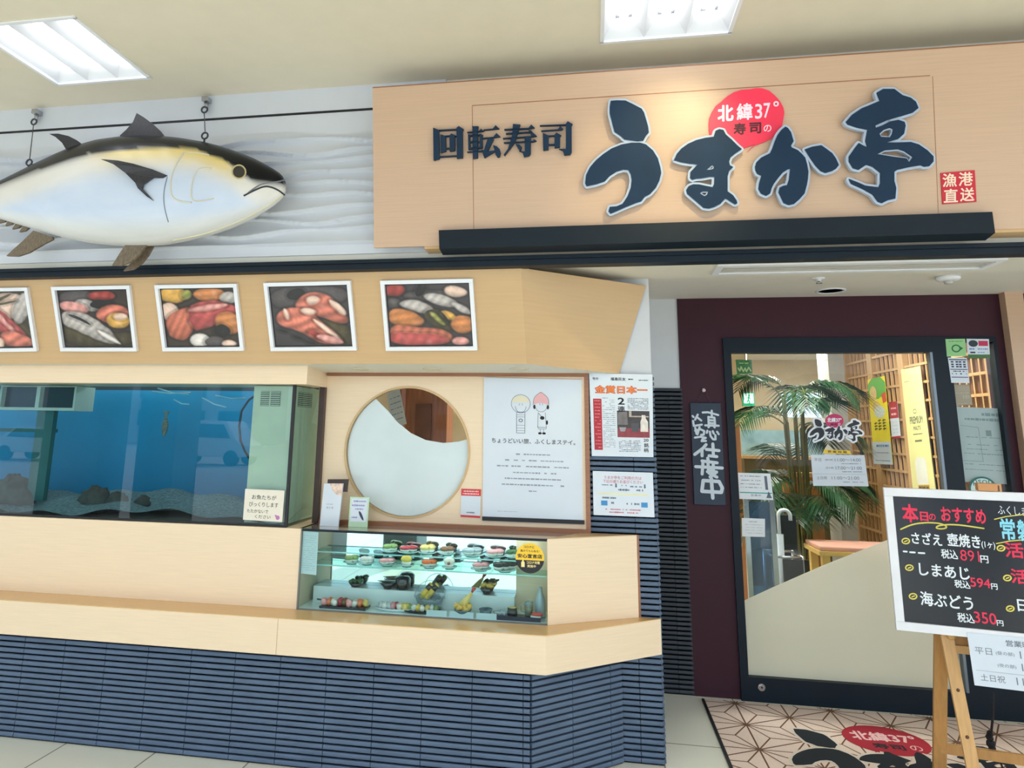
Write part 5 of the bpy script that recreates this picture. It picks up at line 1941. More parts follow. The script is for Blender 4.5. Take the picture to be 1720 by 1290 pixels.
def stand_card(name, label, q, Y, m, th, lean=.012):
    P_ = [at(x, y, Y) for x, y in q]
    dz = zl - (P_[2].z + P_[3].z) / 2
    P_ = [p + Vector((0, lean if i < 2 else 0, dz)) for i, p in enumerate(P_)]
    P_[2].z = P_[3].z = zl
    s_ = Sheet(*P_)
    mb = MB()
    s_.plate(mb, th, off=-th)
    o = tag(obj(name, mb, m, origin=s_.P(.5, 1)), label, 'leaflet', 'leaflets on the showcase top')
    return o, s_


o, sh = stand_card('wedding_leaflet', 'tall white leaflet with a dark back card, left of the green one', [(543, 809), (575, 809), (568, 881), (537, 880)], 3.40, paper_w, .012)
mb = MB()
sh.plate(mb, .004, .12, -.10, 1.22, .2, -.018)
obj('back_card', mb, mat('dark_brown_card', (58, 40, 38)), o)
mb = MB()
sh.poly(mb, [(.30, 0), (1, 0), (1, .30), (.72, .26), (.48, .16)], .0008)
obj('photo_corner', mb, mat('peach_photo', (230, 200, 182), var=.3, scale=60), o)
part('print', lambda mb: (sh.text(mb, '花と木', .45, .57, .05, w=.38), sh.dashes(mb, .25, .6, .49, .012)), ink_g, o)
o, sh = stand_card('green_leaflet', 'white and green leaflet with a dark bird, near the round window', [(587, 833), (619, 834), (617, 884), (585, 883)], 3.41, mat('pale_green_card', (190, 222, 186)), .006)
part('panel', lambda mb: sh.rect(mb, .08, .05, .93, .82), paper_w, o)
part('blue_print', lambda mb: (sh.dashes(mb, .2, .85, .14, .06, .0014, 1, .08), sh.dashes(mb, .12, .8, .28, .07, .0014, 1, .08), sh.dashes(mb, .3, .75, .40, .05, .0014, 1, .08), sh.dashes(mb, .15, .45, .68, .05, .0014, 1, .08)), mat('lilac_ink', (150, 150, 190)), o)
part('bird', lambda mb: sh.poly(mb, smooth_poly([(.5, .45), (.62, .50), (.72, .62), (.80, .76), (.74, .78), (.62, .68), (.52, .56)]), .0014), mat('bird_navy', (40, 60, 80)), o)
# small round lights in the soffit over the round window
for x, lb in ((607, 'flush round downlight at the left of the soffit over the round window'), (726, 'flush round downlight in the middle of the soffit over the window'), (872, 'flush round downlight at the right of the soffit above the poster')):
    p = atz(x, 619.5, (c_b.z + e_b.z) / 2)
    mb = MB()
    zz = c_b.z + (e_b.z - c_b.z) * (p.y - c_b.y) / (e_b.y - c_b.y)
    mb.lathe([(.048, .004), (.048, -.004), (.040, -.005), (.036, -.001), (0, -.001)], (p.x, p.y, zz), 20)
    tag(obj('soffit_downlight', mb, mat('downlight_trim', (206, 196, 170)), origin=(p.x, p.y, zz)), lb, 'light', 'soffit downlights')
# ------------------------------------------------------------------ soffit fittings at the entrance
fr = [atz(1204.6, 444.9, ZS), atz(1701.4, 431.9, ZS), atz(1679, 446.7, ZS), atz(1199, 459.8, ZS)]
vx0, vx1, vy0, vy1 = fr[0].x, fr[1].x - .02, 3.235, 3.43
t = thing('air_vent', 'long white air outlet in the soffit above the entrance', 'vent', ((vx0 + vx1) / 2, 3.33, ZS))
mb = MB()
mb.prism([(vx0, vy0, ZS - .012), (vx1, vy0, ZS - .012), (vx1, vy1, ZS - .012), (vx0, vy1, ZS - .012)], (0, 0, .012),
         [[(vx0 + .03, vy0 + .03, ZS - .012), (vx1 - .03, vy0 + .03, ZS - .012), (vx1 - .03, vy1 - .03, ZS - .012), (vx0 + .03, vy1 - .03, ZS - .012)]])
obj('frame', mb, wfr, t)
mb = MB()
for k in range(4):
    y = vy0 + .04 + (vy1 - vy0 - .08) * k / 3
    mb.box(vx0 + .03, vx1 - .03, y - .012, y + .012, ZS - .006, ZS - .003)
obj('slat', mb, mat('vent_grey', (196, 194, 188)), t)
p = atz(1395, 488, ZR)
t = thing('downlight', 'recessed round downlight in the ceiling before the door', 'light', (p.x, p.y, ZR))
mb = MB()
mb.lathe([(.082, .001), (.082, -.005), (.068, -.006), (.066, .002)], (p.x, p.y, ZR), 28)
obj('trim', mb, wfr, t)
obj('opening', MB().lathe([(.066, -.0015), (0, -.0015)], (p.x, p.y, ZR), 28), dark_m, t)
p = atz(1375, 467, ZR)
t = thing('sprinkler', 'small sprinkler head in the ceiling before the door', 'sprinkler', (p.x, p.y, ZR))
mb = MB()
mb.lathe([(.032, 0), (.032, -.006), (.014, -.008), (.012, -.018), (0, -.018)], (p.x, p.y, ZR), 18)
obj('base', mb, wfr, t)
obj('head', MB().lathe([(.006, -.018), (.006, -.026), (.016, -.027), (.016, -.029), (0, -.03)], (p.x, p.y, ZR), 14), steel, t)
p = atz(1592, 464, ZR)
t = thing('smoke_detector', 'round smoke detector in the ceiling near the right of the door', 'detector', (p.x, p.y, ZR))
obj('body', MB().lathe([(.056, 0), (.056, -.016), (.046, -.024), (.030, -.026), (0, -.026)], (p.x, p.y, ZR), 24), wfr, t)
mb = MB()
mb.lathe([(.022, -.026), (.020, -.040), (0, -.040)], (p.x, p.y, ZR), 16)
obj('sensor', mb, mat('vent_grey', (196, 194, 188)), t)

# ------------------------------------------------------------------ hanging sign on the maroon wall
cs = [at(x, y, YD - .018) for x, y in ((1160.5, 677), (1212.7, 677), (1216.8, 848), (1165, 848))]
xm = (cs[0].x + cs[3].x) / 2
xM = (cs[1].x + cs[2].x) / 2
za, zb = (cs[0].z + cs[1].z) / 2, (cs[2].z + cs[3].z) / 2
sh = Sheet((xm, YD - .018, za), (xM, YD - .018, za), (xM, YD - .018, zb), (xm, YD - .018, zb))
t = thing('hanging_sign', 'narrow dark hanging sign with white handwriting on the maroon wall', 'sign', sh.P(.5, 1))
obj('board', sh.plate(MB(), .016, off=-.016), mat('sign_navy', (26, 46, 66), rough=.5, var=.12, scale=14), t, bevel=.001)
HS = [[(205, 265), (260, 262), (365, 290)], [(300, 245), (298, 310)], [(262, 310), (262, 400)], [(262, 312), (325, 318), (328, 400)], [(265, 345), (325, 348)], [(265, 375), (325, 378)], [(225, 400), (365, 402)], [(270, 405), (258, 420)], [(312, 405), (322, 420)],
      [(245, 455), (238, 478)], [(270, 465), (275, 510), (300, 545), (325, 545), (325, 500)], [(300, 460), (310, 485)], [(345, 465), (360, 490)],
      [(97, 303), (107, 315)], [(152, 288), (122, 342)], [(143, 315), (186, 350)], [(100, 355), (106, 408), (190, 393)],
      [(120, 428), (130, 490)], [(165, 420), (140, 495)], [(118, 458), (170, 440), (212, 460), (205, 498), (178, 500)],
      [(112, 530), (170, 520), (225, 530), (190, 545), (180, 565), (225, 562)],
      [(225, 600), (190, 640), (102, 705)], [(180, 645), (178, 718)], [(225, 650), (355, 660)], [(295, 592), (295, 712)], [(250, 715), (330, 722)],
      [(235, 740), (240, 770)], [(175, 770), (330, 786)], [(185, 775), (170, 905)], [(107, 830), (380, 838)], [(235, 792), (240, 860)], [(290, 792), (285, 860)], [(235, 860), (290, 862)], [(225, 880), (320, 880), (250, 932)], [(240, 892), (320, 932)],
      [(178, 970), (160, 1080), (358, 1085), (370, 1040), (340, 976), (178, 970)], [(262, 948), (268, 1145)]]
mb = MB()
for s_ in HS:
    wide = .030 if s_[0][1] > 590 else .021
    if s_[0][1] > 940:
        wide = .034
    sh.stroke(mb, [((x - 77) / 320, (y - 165) / 1050) for x, y in s_], wide, .0006)
obj('handwriting', mb, mat('white_brush', (216, 226, 232), rough=.6), t)
nl = at(1182, 655.5, YD - .008)
mb = MB()
mb.blob(nl, .012, .010, .012, 12, 8)
obj('pin', mb, mat('pin_pink', (214, 196, 200), rough=.3), t)
mb = MB()
mb.tube([sh.P(.22, 0, -.004), nl], .0012, 5)
mb.tube([sh.P(.70, 0, -.004), nl], .0012, 5)
obj('string', mb, mat('sign_string', (92, 66, 74)), t)

# ------------------------------------------------------------------ the shop logo in its compact form
BOX = {'u': (1030, 618, 1140, 780), 'ma': (1138, 672, 1220, 764), 'ka': (1204, 664, 1312, 774), 'tei': (1298, 626, 1414, 782)}


def compact():
    out = []
    for k, bx in BOX.items():
        ps = [p for o_, h in BRUSH[k] for p in o_]
        x0_, x1_ = min(p[0] for p in ps), max(p[0] for p in ps)
        y0_, y1_ = min(p[1] for p in ps), max(p[1] for p in ps)

        def m(p):
            return (bx[0] + (p[0] - x0_) / (x1_ - x0_) * (bx[2] - bx[0]), bx[1] + (p[1] - y0_) / (y1_ - y0_) * (bx[3] - bx[1]))
        for o_, hs in BRUSH[k]:
            out.append(([m(p) for p in o_], [[m(p) for p in h] for h in hs]))
    return out


def fill2(mb, fn, outer, holes, off):
    loops = [[Vector((x, y, 0)) for x, y in outer]] + [[Vector((x, y, 0)) for x, y in h] for h in holes]
    tr_ = tessellate_polygon(loops)
    mb.add([fn(p.x, p.y, off) for l in loops for p in l], [tuple(q_) for q_ in tr_])


def outline2(mb, fn, loop, w, off):
    for i, a in enumerate(loop):
        b_ = loop[(i + 1) % len(loop)]
        d = Vector((b_[0] - a[0], b_[1] - a[1]))
        if d.length < 1e-4:
            continue
        n_ = Vector((-d.y, d.x)).normalized() * w
        o1, o2 = off + lay(), off + lay()
        mb.add([fn(a[0] + n_.x, a[1] + n_.y, o1), fn(b_[0] + n_.x, b_[1] + n_.y, o1), fn(b_[0] - n_.x, b_[1] - n_.y, o1), fn(a[0] - n_.x, a[1] - n_.y, o1)], [(0, 1, 2, 3)])
        mb.add([fn(a[0] + w * math.cos(k * .7854), a[1] + w * math.sin(k * .7854), o2) for k in range(8)], [tuple(range(8))])


def text2(mb, fn, body, cx, cy, h, off, w=None, bold=0.0):
    vs, fs, x0_, x1_, y0_, y1_ = glyphs(body, bold)
    k = h / (y1_ - y0_)
    kx = (w / (x1_ - x0_)) if w else k
    per = len(vs) // (8 if bold > 0 else 1)
    mb.add([fn(cx + (x - (x0_ + x1_) / 2) * kx, cy - (y - (y0_ + y1_) / 2) * k, off + (i // per) * 2e-5) for i, (x, y) in enumerate(vs)], fs)


BALL = [(1210 + 67 * math.cos(2 * math.pi * k / 36), 632 + 50 * math.sin(2 * math.pi * k / 36)) for k in range(36)]
magenta = mat('magenta_ink', (196, 26, 92), rough=.4)
halo = mat('white_halo', (236, 238, 242), rough=.4)
YG = YD + .0165       # outer face of the door glass


def gpt(x, y, off):
    p = at(1120 + x * .23256, 560 + y * .23256, YG)
    return Vector((p.x, YG - off, p.z))


lg = thing('door_logo', 'brush lettered shop logo with a red disc stuck on the door glass', 'logo', gpt(1220, 785, 0))
mb = MB()
for o_, hs in compact():
    outline2(mb, gpt, o_, 12, .0004)
    fill2(mb, gpt, o_, [], .0004)
obj('halo', mb, halo, lg)
mb = MB()
fill2(mb, gpt, BALL, [], .0008)
obj('red_disc', mb, magenta, lg)
mb = MB()
text2(mb, gpt, '北緯37°', 1210, 625, 34, .0012, 104, .03)
text2(mb, gpt, 'の', 1246, 655, 16, .0012)
obj('pale_lettering', mb, halo, lg)
mb = MB()
text2(mb, gpt, '寿司', 1205, 658, 18, .0012, 50, .03)
obj('dark_lettering', mb, mat('dark_red_ink', (66, 10, 26)), lg)
mb = MB()
for o_, hs in compact():
    fill2(mb, gpt, o_, hs, .0016)
obj('brush_lettering', mb, mat('logo_black', (12, 18, 26), rough=.4), lg)
mb = MB()
for o_, hs in compact():
    for l_ in [o_] + hs:
        outline2(mb, gpt, l_, 1.3, .0020)
obj('rim', mb, halo, lg)

# ------------------------------------------------------------------ papers on the door and side pane
o, sh = paper('opening_hours_tag', 'small yellow tag above the opening hours on the door glass', 'tag', [(1384, 755), (1428, 757), (1430, 763), (1383, 761)], YG, mat('tag_yellow', (240, 204, 60)), .0008)
part('print', lambda mb: sh.text(mb, '営 業 時 間', .5, .5, .6, w=.7, bold=.02), mat('tag_brown', (90, 60, 30)), o)
o, sh = paper('opening_hours_notice', 'white opening hours notice on the door glass below the logo', 'notice', [(1362, 764), (1452, 764.5), (1459, 817), (1366, 816)], YG, paper_w, .0008)
words(o, sh, ink_g, [('平日', .12, .16, .10, .13, .0), ('11:00～14:00', .68, .16, .10, .48, .0), ('17:00～21:00', .68, .42, .10, .48, .0), ('土日祝', .17, .74, .10, .19, .0), ('11:00～21:00', .60, .74, .10, .50, .0), ('(昼の部)', .33, .16, .07, .15, .0), ('(夜の部)', .33, .42, .07, .15, .0)])
for v_ in (.28, .54, .87):
    part('fine_print', lambda mb: sh.dashes(mb, .55, .92, v_, .025), ink_g, o)
part('rule', lambda mb: sh.rect(mb, .02, .61, .98, .62), ink_l, o)
o, sh = paper('notice_board', 'white notice with warning triangle at the lower left of the door glass', 'notice', [(1239.5, 794), (1294, 795.5), (1299, 840), (1242, 838)], YG, mat('notice_white', (236, 240, 242)), .0012)
mb = MB()
for v in (.12, .28, .42, .55):
    sh.dashes(mb, .06, .7, v, .03)
sh.text(mb, '営業中', .5, .84, .08, w=.3)
sh.rect(mb, .80, .10, .88, .62)
obj('print', mb, mat('slate_ink', (96, 108, 124)), o)
part('teal_line', lambda mb: sh.rect(mb, .02, .73, .98, .77), mat('teal_ink', (60, 170, 170)), o)
mb = MB()
sh.poly(mb, [(.80, .93), (.97, .93), (.885, .68)])
obj('warning_triangle', mb, mat('slate_ink', (96, 108, 124)), o)
o, sh = paper('small_notice', 'small white notice below the warning notice on the door glass', 'notice', [(1246, 870), (1285, 871.5), (1285, 902), (1246.5, 901)], YG, mat('notice_white', (236, 240, 242)), .0008)
mb = MB()
sh.dashes(mb, .3, .65, .18, .06)
for v in (.35, .5, .65, .8):
    sh.dashes(mb, .12, .9, v, .03)
obj('print', mb, ink_l, o)
o, sh = paper('green_flyer', 'small dark green flyer in the top left corner of the door glass', 'flyer', [(1235.5, 604), (1262.5, 604.5), (1264, 627.5), (1238, 628)], YG + .012, mat('flyer_green', (66, 122, 62), var=.3, scale=50), .0008)
part('print', lambda mb: (sh.stroke(mb, [(.1, .6), (.2, .8), (.3, .5), (.42, .85), (.55, .6), (.62, .85), (.78, .55), (.9, .8)], .09), sh.dashes(mb, .2, .8, .25, .09)), mat('flyer_pale', (200, 206, 140)), o)
YP_ = YD + .0165
o, sh = paper('green_sticker', 'square pale green sticker at the top of the black door stile', 'sticker', [(1588, 569.5), (1621, 569), (1623.5, 598), (1590.5, 599)], YD - .022, mat('sticker_green', (150, 204, 140)), .0008)
mb = MB()
sh.stroke(mb, oval(.5, .55, .20, .19), .07, .0012)
sh.poly(mb, [(.68, .42), (.86, .55), (.68, .68)], .0012)
sh.dashes(mb, .15, .85, .14, .04)
obj('print', mb, mat('leaf_ink', (24, 110, 60)), o)
o, sh = paper('payment_sticker', 'white payment marks sticker at the top of the side pane', 'sticker', [(1623.5, 569), (1661, 569.5), (1663, 602), (1626, 602)], YP_ - .03, paper_w, .0008)
part('dark_mark', lambda mb: (sh.poly(mb, oval(.28, .24, .21, .17, 24)), sh.rect(mb, .12, .66, .35, .74)), mat('mark_charcoal', (40, 52, 60)), o)
part('pink_mark', lambda mb: sh.rect(mb, .52, .10, .94, .36), mat('mark_crimson', (196, 40, 86)), o)
part('green_band', lambda mb: sh.rect(mb, 0, .80, 1, 1), mat('band_green', (66, 112, 60)), o)
part('blue_print', lambda mb: (sh.dashes(mb, .08, .92, .52, .07, .0012, .8, .1), sh.dashes(mb, .45, .92, .70, .05, .0012, .8, .1)), mat('blue_ink', (80, 130, 190)), o)
o, sh = paper('card_logos_sticker', 'white sticker of small dark card marks below the green sticker', 'sticker', [(1592, 600.5), (1624, 601), (1628.5, 643.5), (1598, 643)], YD - .022, paper_w, .0008)
mb = MB()
for v, hh in ((.06, .04), (.45, .03), (.76, .03)):
    sh.rect(mb, .04, v, .96, v + hh)
for v in (.17, .27, .36):
    for u in (.2, .45, .62, .84):
        sh.rect(mb, u - .08, v - .03, u + .06, v + .03)
for v in (.54, .64):
    sh.dashes(mb, .1, .9, v, .05, fill=.7, seg=.08)
obj('print', mb, mat('indigo_ink', (52, 56, 84)), o)
o, sh = paper('faded_flyer', 'faded translucent flyer between the card marks and the grey sheet', 'flyer', [(1600, 646), (1628, 646), (1634, 680), (1605, 682)], YP_ + .012, mat('faded_beige', (206, 176, 150)), .0008)
part('print', lambda mb: (sh.dashes(mb, .1, .9, .4, .04), sh.dashes(mb, .5, .9, .6, .2), sh.dashes(mb, .1, .9, .9, .04)), mat('faded_print', (226, 206, 190)), o)
o, sh = paper('grey_menu_sheet', 'large grey sheet with faint writing behind the side pane', 'sheet', [(1602.5, 683), (1700, 687), (1716, 815), (1616, 809)], YP_ + .012, mat('sheet_grey', (206, 208, 206), rough=.7, var=.02), .0008)
mb = MB()
sh.dashes(mb, .46, .92, .09, .045, fill=.9, seg=.06)
sh.dashes(mb, .12, .74, .16, .04, fill=.9, seg=.05)
sh.dashes(mb, .5, .96, .34, .10, fill=.9, seg=.1)
for v in (.40, .50, .56, .62, .76, .83):
    sh.dashes(mb, .08, .95, v, .012, fill=.8, seg=.05)
sh.stroke(mb, [(.08, .25), (.38, .27), (.40, .72), (.06, .72)], .006)
obj('writing', mb, mat('sheet_ink', (150, 160, 160)), o)
c = at(1652, 823, YP_ - .004)
sh = Sheet((c.x - .075, c.y, c.z + .075), (c.x + .075, c.y, c.z + .075), (c.x + .075, c.y, c.z - .075), (c.x - .075, c.y, c.z - .075))
mb = MB()
sh.stroke(mb, oval(.5, .5, .46, .46, 40), .06, .0004)
o = tag(obj('round_sticker', mb, mat('ring_teal', (0, 116, 108), rough=.4), origin=sh.P(.5, 1)), 'round teal ringed sticker behind the top of the chalkboard', 'sticker')
part('face', lambda mb: sh.poly(mb, oval(.5, .5, .45, .45, 40), .0002), mat('ring_face', (206, 222, 216)), o)
part('lettering', lambda mb: sh.text(mb, 'pson', .5, .24, .22, w=.66), mat('ring_teal', (0, 116, 108)), o)

# ------------------------------------------------------------------ entrance mat
mat_c = mat('mat_beige', (232, 208, 192), rough=.95, var=.06, scale=120)
mat_l = mat('mat_brown', (112, 78, 54), rough=.95, var=.1, scale=60)
A_, B_ = atz(1174, 1174, 0), atz(1206.3, 1290, 0)
m0x, m1x, mYf, mYn = .60, 2.46, 4.385, 3.0
t = thing('entrance_mat', 'beige entrance mat with hemp leaf star pattern and the shop logo', 'mat', (1.5, 3.7, 0))
obj('base', MB().box(m0x, m1x, mYn, mYf, .001, .007), mat_c, t)
obj('border', MB().box(m0x - .014, m0x, mYn, mYf, .001, .009), dark_m, t)
s0 = atz(1235, 1184, 0)
aa = .285
cx_ = aa * .866
mb = MB()


def seg(a, b_, w, z):
    # clip to the mat
    ax_, ay, bx_, by_ = a[0], a[1], b_[0], b_[1]
    t0, t1 = 0.0, 1.0
    for p_, q_ in ((-(bx_ - ax_), ax_ - m0x), ((bx_ - ax_), m1x - ax_), (-(by_ - ay), ay - mYn), ((by_ - ay), mYf - ay)):
        if abs(p_) < 1e-9:
            if q_ < 0:
                return
        else:
            r_ = q_ / p_
            if p_ < 0:
                t0 = max(t0, r_)
            else:
                t1 = min(t1, r_)
    if t0 >= t1:
        return
    A = Vector((ax_ + (bx_ - ax_) * t0, ay + (by_ - ay) * t0, z))
    B = Vector((ax_ + (bx_ - ax_) * t1, ay + (by_ - ay) * t1, z))
    d = (B - A).normalized()
    n_ = Vector((-d.y, d.x, 0)) * w / 2
    mb.add([A + n_, B + n_, B - n_, A - n_], [(0, 1, 2, 3)])


def vtx(i, j):
    return (s0.x + i * cx_, s0.y + j * aa + (aa / 2 if i % 2 else 0))


for i in range(-4, 9):
    for j in range(-6, 3):
        o_ = 1 if i % 2 else 0
        p = vtx(i, j)
        up_ = vtx(i, j + 1)
        ur, dr_ = vtx(i + 1, j + o_), vtx(i + 1, j - 1 + o_)
        for e in (up_, ur, dr_):
            seg(p, e, .0085, .0073 + lay())
        for tri in ((p, up_, ur), (p, ur, dr_)):
            g = (sum(q_[0] for q_ in tri) / 3, sum(q_[1] for q_ in tri) / 3)
            for q_ in tri:
                seg(g, q_, .0075, .0073 + lay())
obj('star_pattern', mb, mat_l, t)
bl0, bl1 = atz(1423, 1247, 0), atz(1559, 1252, 0)
bt, bb = atz(1490, 1227.5, 0), atz(1490, 1271, 0)
kx_ = (bl1.x - bl0.x) / 132
ky_ = (bt.y - bb.y) / 92
MAT_X0 = (bl0.x + bl1.x) / 2


def mpt(x, y, off):
    return Vector((MAT_X0 + (x - 1210) * kx_, (bt.y + bb.y) / 2 - (y - 636) * ky_, .0078 + off))


mb = MB()
for o_, hs in compact():
    outline2(mb, mpt, o_, 5, .0002)
obj('logo_halo', mb, mat('mat_pale', (222, 206, 190), rough=.95), t)
mb = MB()
fill2(mb, mpt, BALL, [], .0004)
obj('red_disc', mb, mat('mat_red', (168, 22, 44), rough=.9), t)
mb = MB()
text2(mb, mpt, '北緯37°', 1210, 622, 32, .0006, 104, .03)
text2(mb, mpt, 'の', 1248, 652, 17, .0006)
obj('pale_lettering', mb, mat('mat_pink', (236, 190, 190), rough=.9), t)
mb = MB()
for o_, hs in compact():
    fill2(mb, mpt, o_, hs, .0010)
text2(mb, mpt, '寿司', 1205, 654, 18, .0006, 50, .03)
obj('brush_lettering', mb, mat('mat_black', (18, 24, 32), rough=.95), t)

# ------------------------------------------------------------------ chalkboard on its easel
a12 = math.radians(11)
bd = Vector((math.cos(a12), -math.sin(a12), 0))
bn = Vector((-math.sin(a12), -math.cos(a12), 0))
Yc_ = 3.42
TL = at(1483, 818.5, Yc_)
BLp = at(1506.5, 1057.5, Yc_)
lean = Vector((BLp.x - TL.x, BLp.y - TL.y, BLp.z - TL.z))
BW = .90
sh = Sheet(TL, TL + bd * BW, TL + bd * BW + Vector((0, 0, BLp.z - TL.z)), TL + Vector((0, 0, BLp.z - TL.z)))


def uv(x, y):
    p = onp(x, y, TL, bn)
    return ((p - TL).dot(bd) / BW, (TL.z - p.z) / sh.H)


def put(mb, body, x, y, h, w, off=.0012, bold=.012, tilt=0):
    """a handwritten word; crop positions of the close view of the board"""
    X, Y_ = 1460 + x * .2403, 790 + y * .2403
    u, v = uv(X, Y_)
    u0_, _ = uv(X - w * .12015, Y_)
    u1_, _ = uv(X + w * .12015, Y_)
    _, v0_ = uv(X, Y_ - h * .12015)
    _, v1_ = uv(X, Y_ + h * .12015)
    sh.text(mb, body, u, v, v1_ - v0_, off, w=u1_ - u0_, bold=bold, tilt=tilt)


def cuv(x, y):
    return uv(1460 + x * .2403, 790 + y * .2403)


ck = thing('chalkboard', 'white framed black chalkboard menu on the wooden easel', 'menu board', sh.P(.5, 1))
fu, fv = .034 / BW, .036 / sh.H
mb = MB()
for (u0_, v0_, u1_, v1_) in ((0, 0, 1, fv), (0, 1 - fv, 1, 1), (0, fv, fu, 1 - fv), (1 - fu, fv, 1, 1 - fv)):
    sh.plate(mb, .022, u0_, v0_, u1_, v1_, off=-.012)
obj('frame', mb, mat('board_white', (232, 232, 234), rough=.45, var=.04), ck, bevel=.002)
obj('board', sh.plate(MB(), .010, fu, fv, 1 - fu, 1 - fv, off=-.010), mat('board_black', (22, 28, 36), rough=.22, var=.15), ck)
chr_, chw, chy, chb = [mat('chalk_' + n_, c, rough=.7, var=.03) for n_, c in (('red', (232, 52, 84)), ('white', (230, 236, 240)), ('yellow', (222, 206, 96)), ('blue', (140, 214, 232)))]
for b_, x, y, h, w, bo_ in (('本', 285, 300, 130, 112, .03), ('日', 383, 322, 66, 58, .03), ('の', 440, 326, 46, 48, .02), ('おすすめ', 655, 314, 104, 312, .026), ('891', 702, 597, 76, 132, .0), ('594', 775, 786, 66, 140, .012), ('350', 810, 1032, 80, 155, .012), ('活', 1012, 557, 108, 132, .02), ('活', 1052, 742, 104, 128, .02)):
    mb = MB()
    put(mb, b_, x, y, h, w, bold=bo_, tilt=.03)
    obj('chalk_word', mb, chr_, ck)
for b_, x, y, h, w in (('さざえ', 400, 478, 84, 210), ('壺焼き', 660, 492, 92, 230), ('(1ヶ)', 832, 526, 54, 95), ('税込', 560, 586, 66, 116), ('円', 804, 622, 52, 56), ('しまあじ', 522, 706, 88, 350), ('税込', 650, 796, 56, 110), ('円', 874, 812, 42, 44),
                       ('海ぶどう', 538, 912, 100, 366), ('税込', 675, 1032, 66, 118), ('円', 914, 1068, 40, 46), ('ふくしま', 1000, 282, 62, 206), ('日', 1070, 945, 84, 70)):
    mb = MB()
    put(mb, b_, x, y, h, w, bold=.018 if b_ != 'ふくしま' else 0, tilt=.04)
    obj('chalk_word', mb, chw, ck)
for x0_, x1_, y in ((240, 262, 566), (285, 318, 572), (345, 385, 577)):
    mb = MB()
    sh.stroke(mb, [cuv(x0_, y), cuv(x1_, y + 2)], .012, .0012)
    obj('chalk_dash', mb, chw, ck)
mb = MB()
sh.stroke(mb, [cuv(*p) for p in smooth_line([(220, 412), (300, 376), (400, 364), (500, 370), (548, 394), (520, 410), (462, 406), (482, 384), (600, 376), (800, 406)])], .010, .0012)
obj('chalk_line', mb, chy, ck)
for x, y in ((255, 494), (280, 680), (306, 880), (920, 544), (965, 752), (985, 966)):
    mb = MB()
    sh.stroke(mb, [cuv(x + 26 * math.cos(k * .42), y + 19 * math.sin(k * .42)) for k in range(16)], .009, .0012)
    sh.stroke(mb, [cuv(x - 8, y + 4), cuv(x + 10, y - 3)], .008, .0012)
    obj('chalk_ring', mb, chy, ck)
for q_ in (((875, 342), (960, 322), (1100, 306)), ((888, 512), (980, 494), (1100, 484))):
    mb = MB()
    sh.stroke(mb, [cuv(*p) for p in q_], .007, .0012)
    obj('chalk_line', mb, chy, ck)
for b_, x, y in (('常', 968, 412), ('磐', 1085, 420)):
    mb = MB()
    put(mb, b_, x, y, 150, 104, bold=.02)
    obj('chalk_word', mb, chb, ck)
# hours sheet hung from the lower edge of the board
q = [onp(x, y, TL + bn * .013, bn) for x, y in ((1624, 1062), (1624, 1062), (1637, 1151), (1637, 1151))]
d_ = bd * .42
hs_ = Sheet(q[0], q[0] + d_, q[2] + d_, q[2])
mb = MB()
hs_.plate(mb, .0012, off=-.0012)
o = tag(obj('opening_hours_sheet', mb, paper_w, origin=hs_.P(.5, 1)), 'white opening hours sheet hanging below the chalkboard', 'notice')
words(o, hs_, ink_g, [('営業時間', .44, .13, .12, .26, .012), ('平日', .115, .33, .13, .14, .0), ('11:00～14:00', .66, .33, .14, .50, .0), ('17:00～21:00', .66, .56, .14, .50, .0), ('土日祝', .16, .83, .13, .20, .0), ('11:00～21:00', .60, .83, .14, .50, .0), ('(昼の部)', .29, .34, .08, .15, .0), ('(夜の部)', .29, .57, .08, .15, .0)], off=.0006)
part('rule', lambda m_: hs_.rect(m_, .03, .70, .97, .71, .0006), ink_l, o)
# the easel
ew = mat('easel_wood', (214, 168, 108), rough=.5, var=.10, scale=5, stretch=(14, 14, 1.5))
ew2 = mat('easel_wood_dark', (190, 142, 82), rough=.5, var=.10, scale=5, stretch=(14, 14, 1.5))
es = thing('easel', 'light wooden folding easel that carries the chalkboard', 'easel', (1.9, 3.5, 0))


def bar(mb, A, B, w, d, side):
    A, B = Vector(A), Vector(B)
    z = (B - A).normalized()
    x = (Vector(side) - z * Vector(side).dot(z)).normalized() * w / 2
    y = z.cross(x).normalized() * d / 2
    return mb.hexa([A - x - y, A + x - y, A + x + y, A - x + y], [B - x - y, B + x - y, B + x + y, B - x + y])


def onfloor(a, b_):
    f = (.0095 - a.z) / (b_.z - a.z)
    return a + (b_ - a) * f


def upz(a, b_, z):
    f = (z - a.z) / (b_.z - a.z)
    return a + (b_ - a) * f


fa, fb_ = at(1590, 1067, 3.47), at(1634, 1290, 3.40)
ra, rb = at(1580, 1067, 3.53), at(1578, 1290, 3.66)
fA, fB = upz(fa, fb_, .66), onfloor(fa, fb_)
rA, rB = upz(ra, rb, .66), onfloor(ra, rb)
off_r = bd * .50
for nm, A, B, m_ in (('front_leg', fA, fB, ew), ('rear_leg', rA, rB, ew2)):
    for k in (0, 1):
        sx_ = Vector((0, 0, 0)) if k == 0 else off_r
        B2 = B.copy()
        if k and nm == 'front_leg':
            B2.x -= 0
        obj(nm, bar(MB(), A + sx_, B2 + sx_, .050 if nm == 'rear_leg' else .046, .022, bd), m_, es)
for k in range(3):
    p = fA.lerp(fB, (.20, .48, .80)[k])
mb = MB()
for f in (.34, .60, .86):
    p = fA.lerp(fB, f) + bn * .012
    mb.blob(p, .007, .004, .007, 10, 6)
obj('peg_hole', mb, mat('hole_brown', (96, 62, 34)), es)
p = at(1597, 1066, 3.455)
mb = MB()
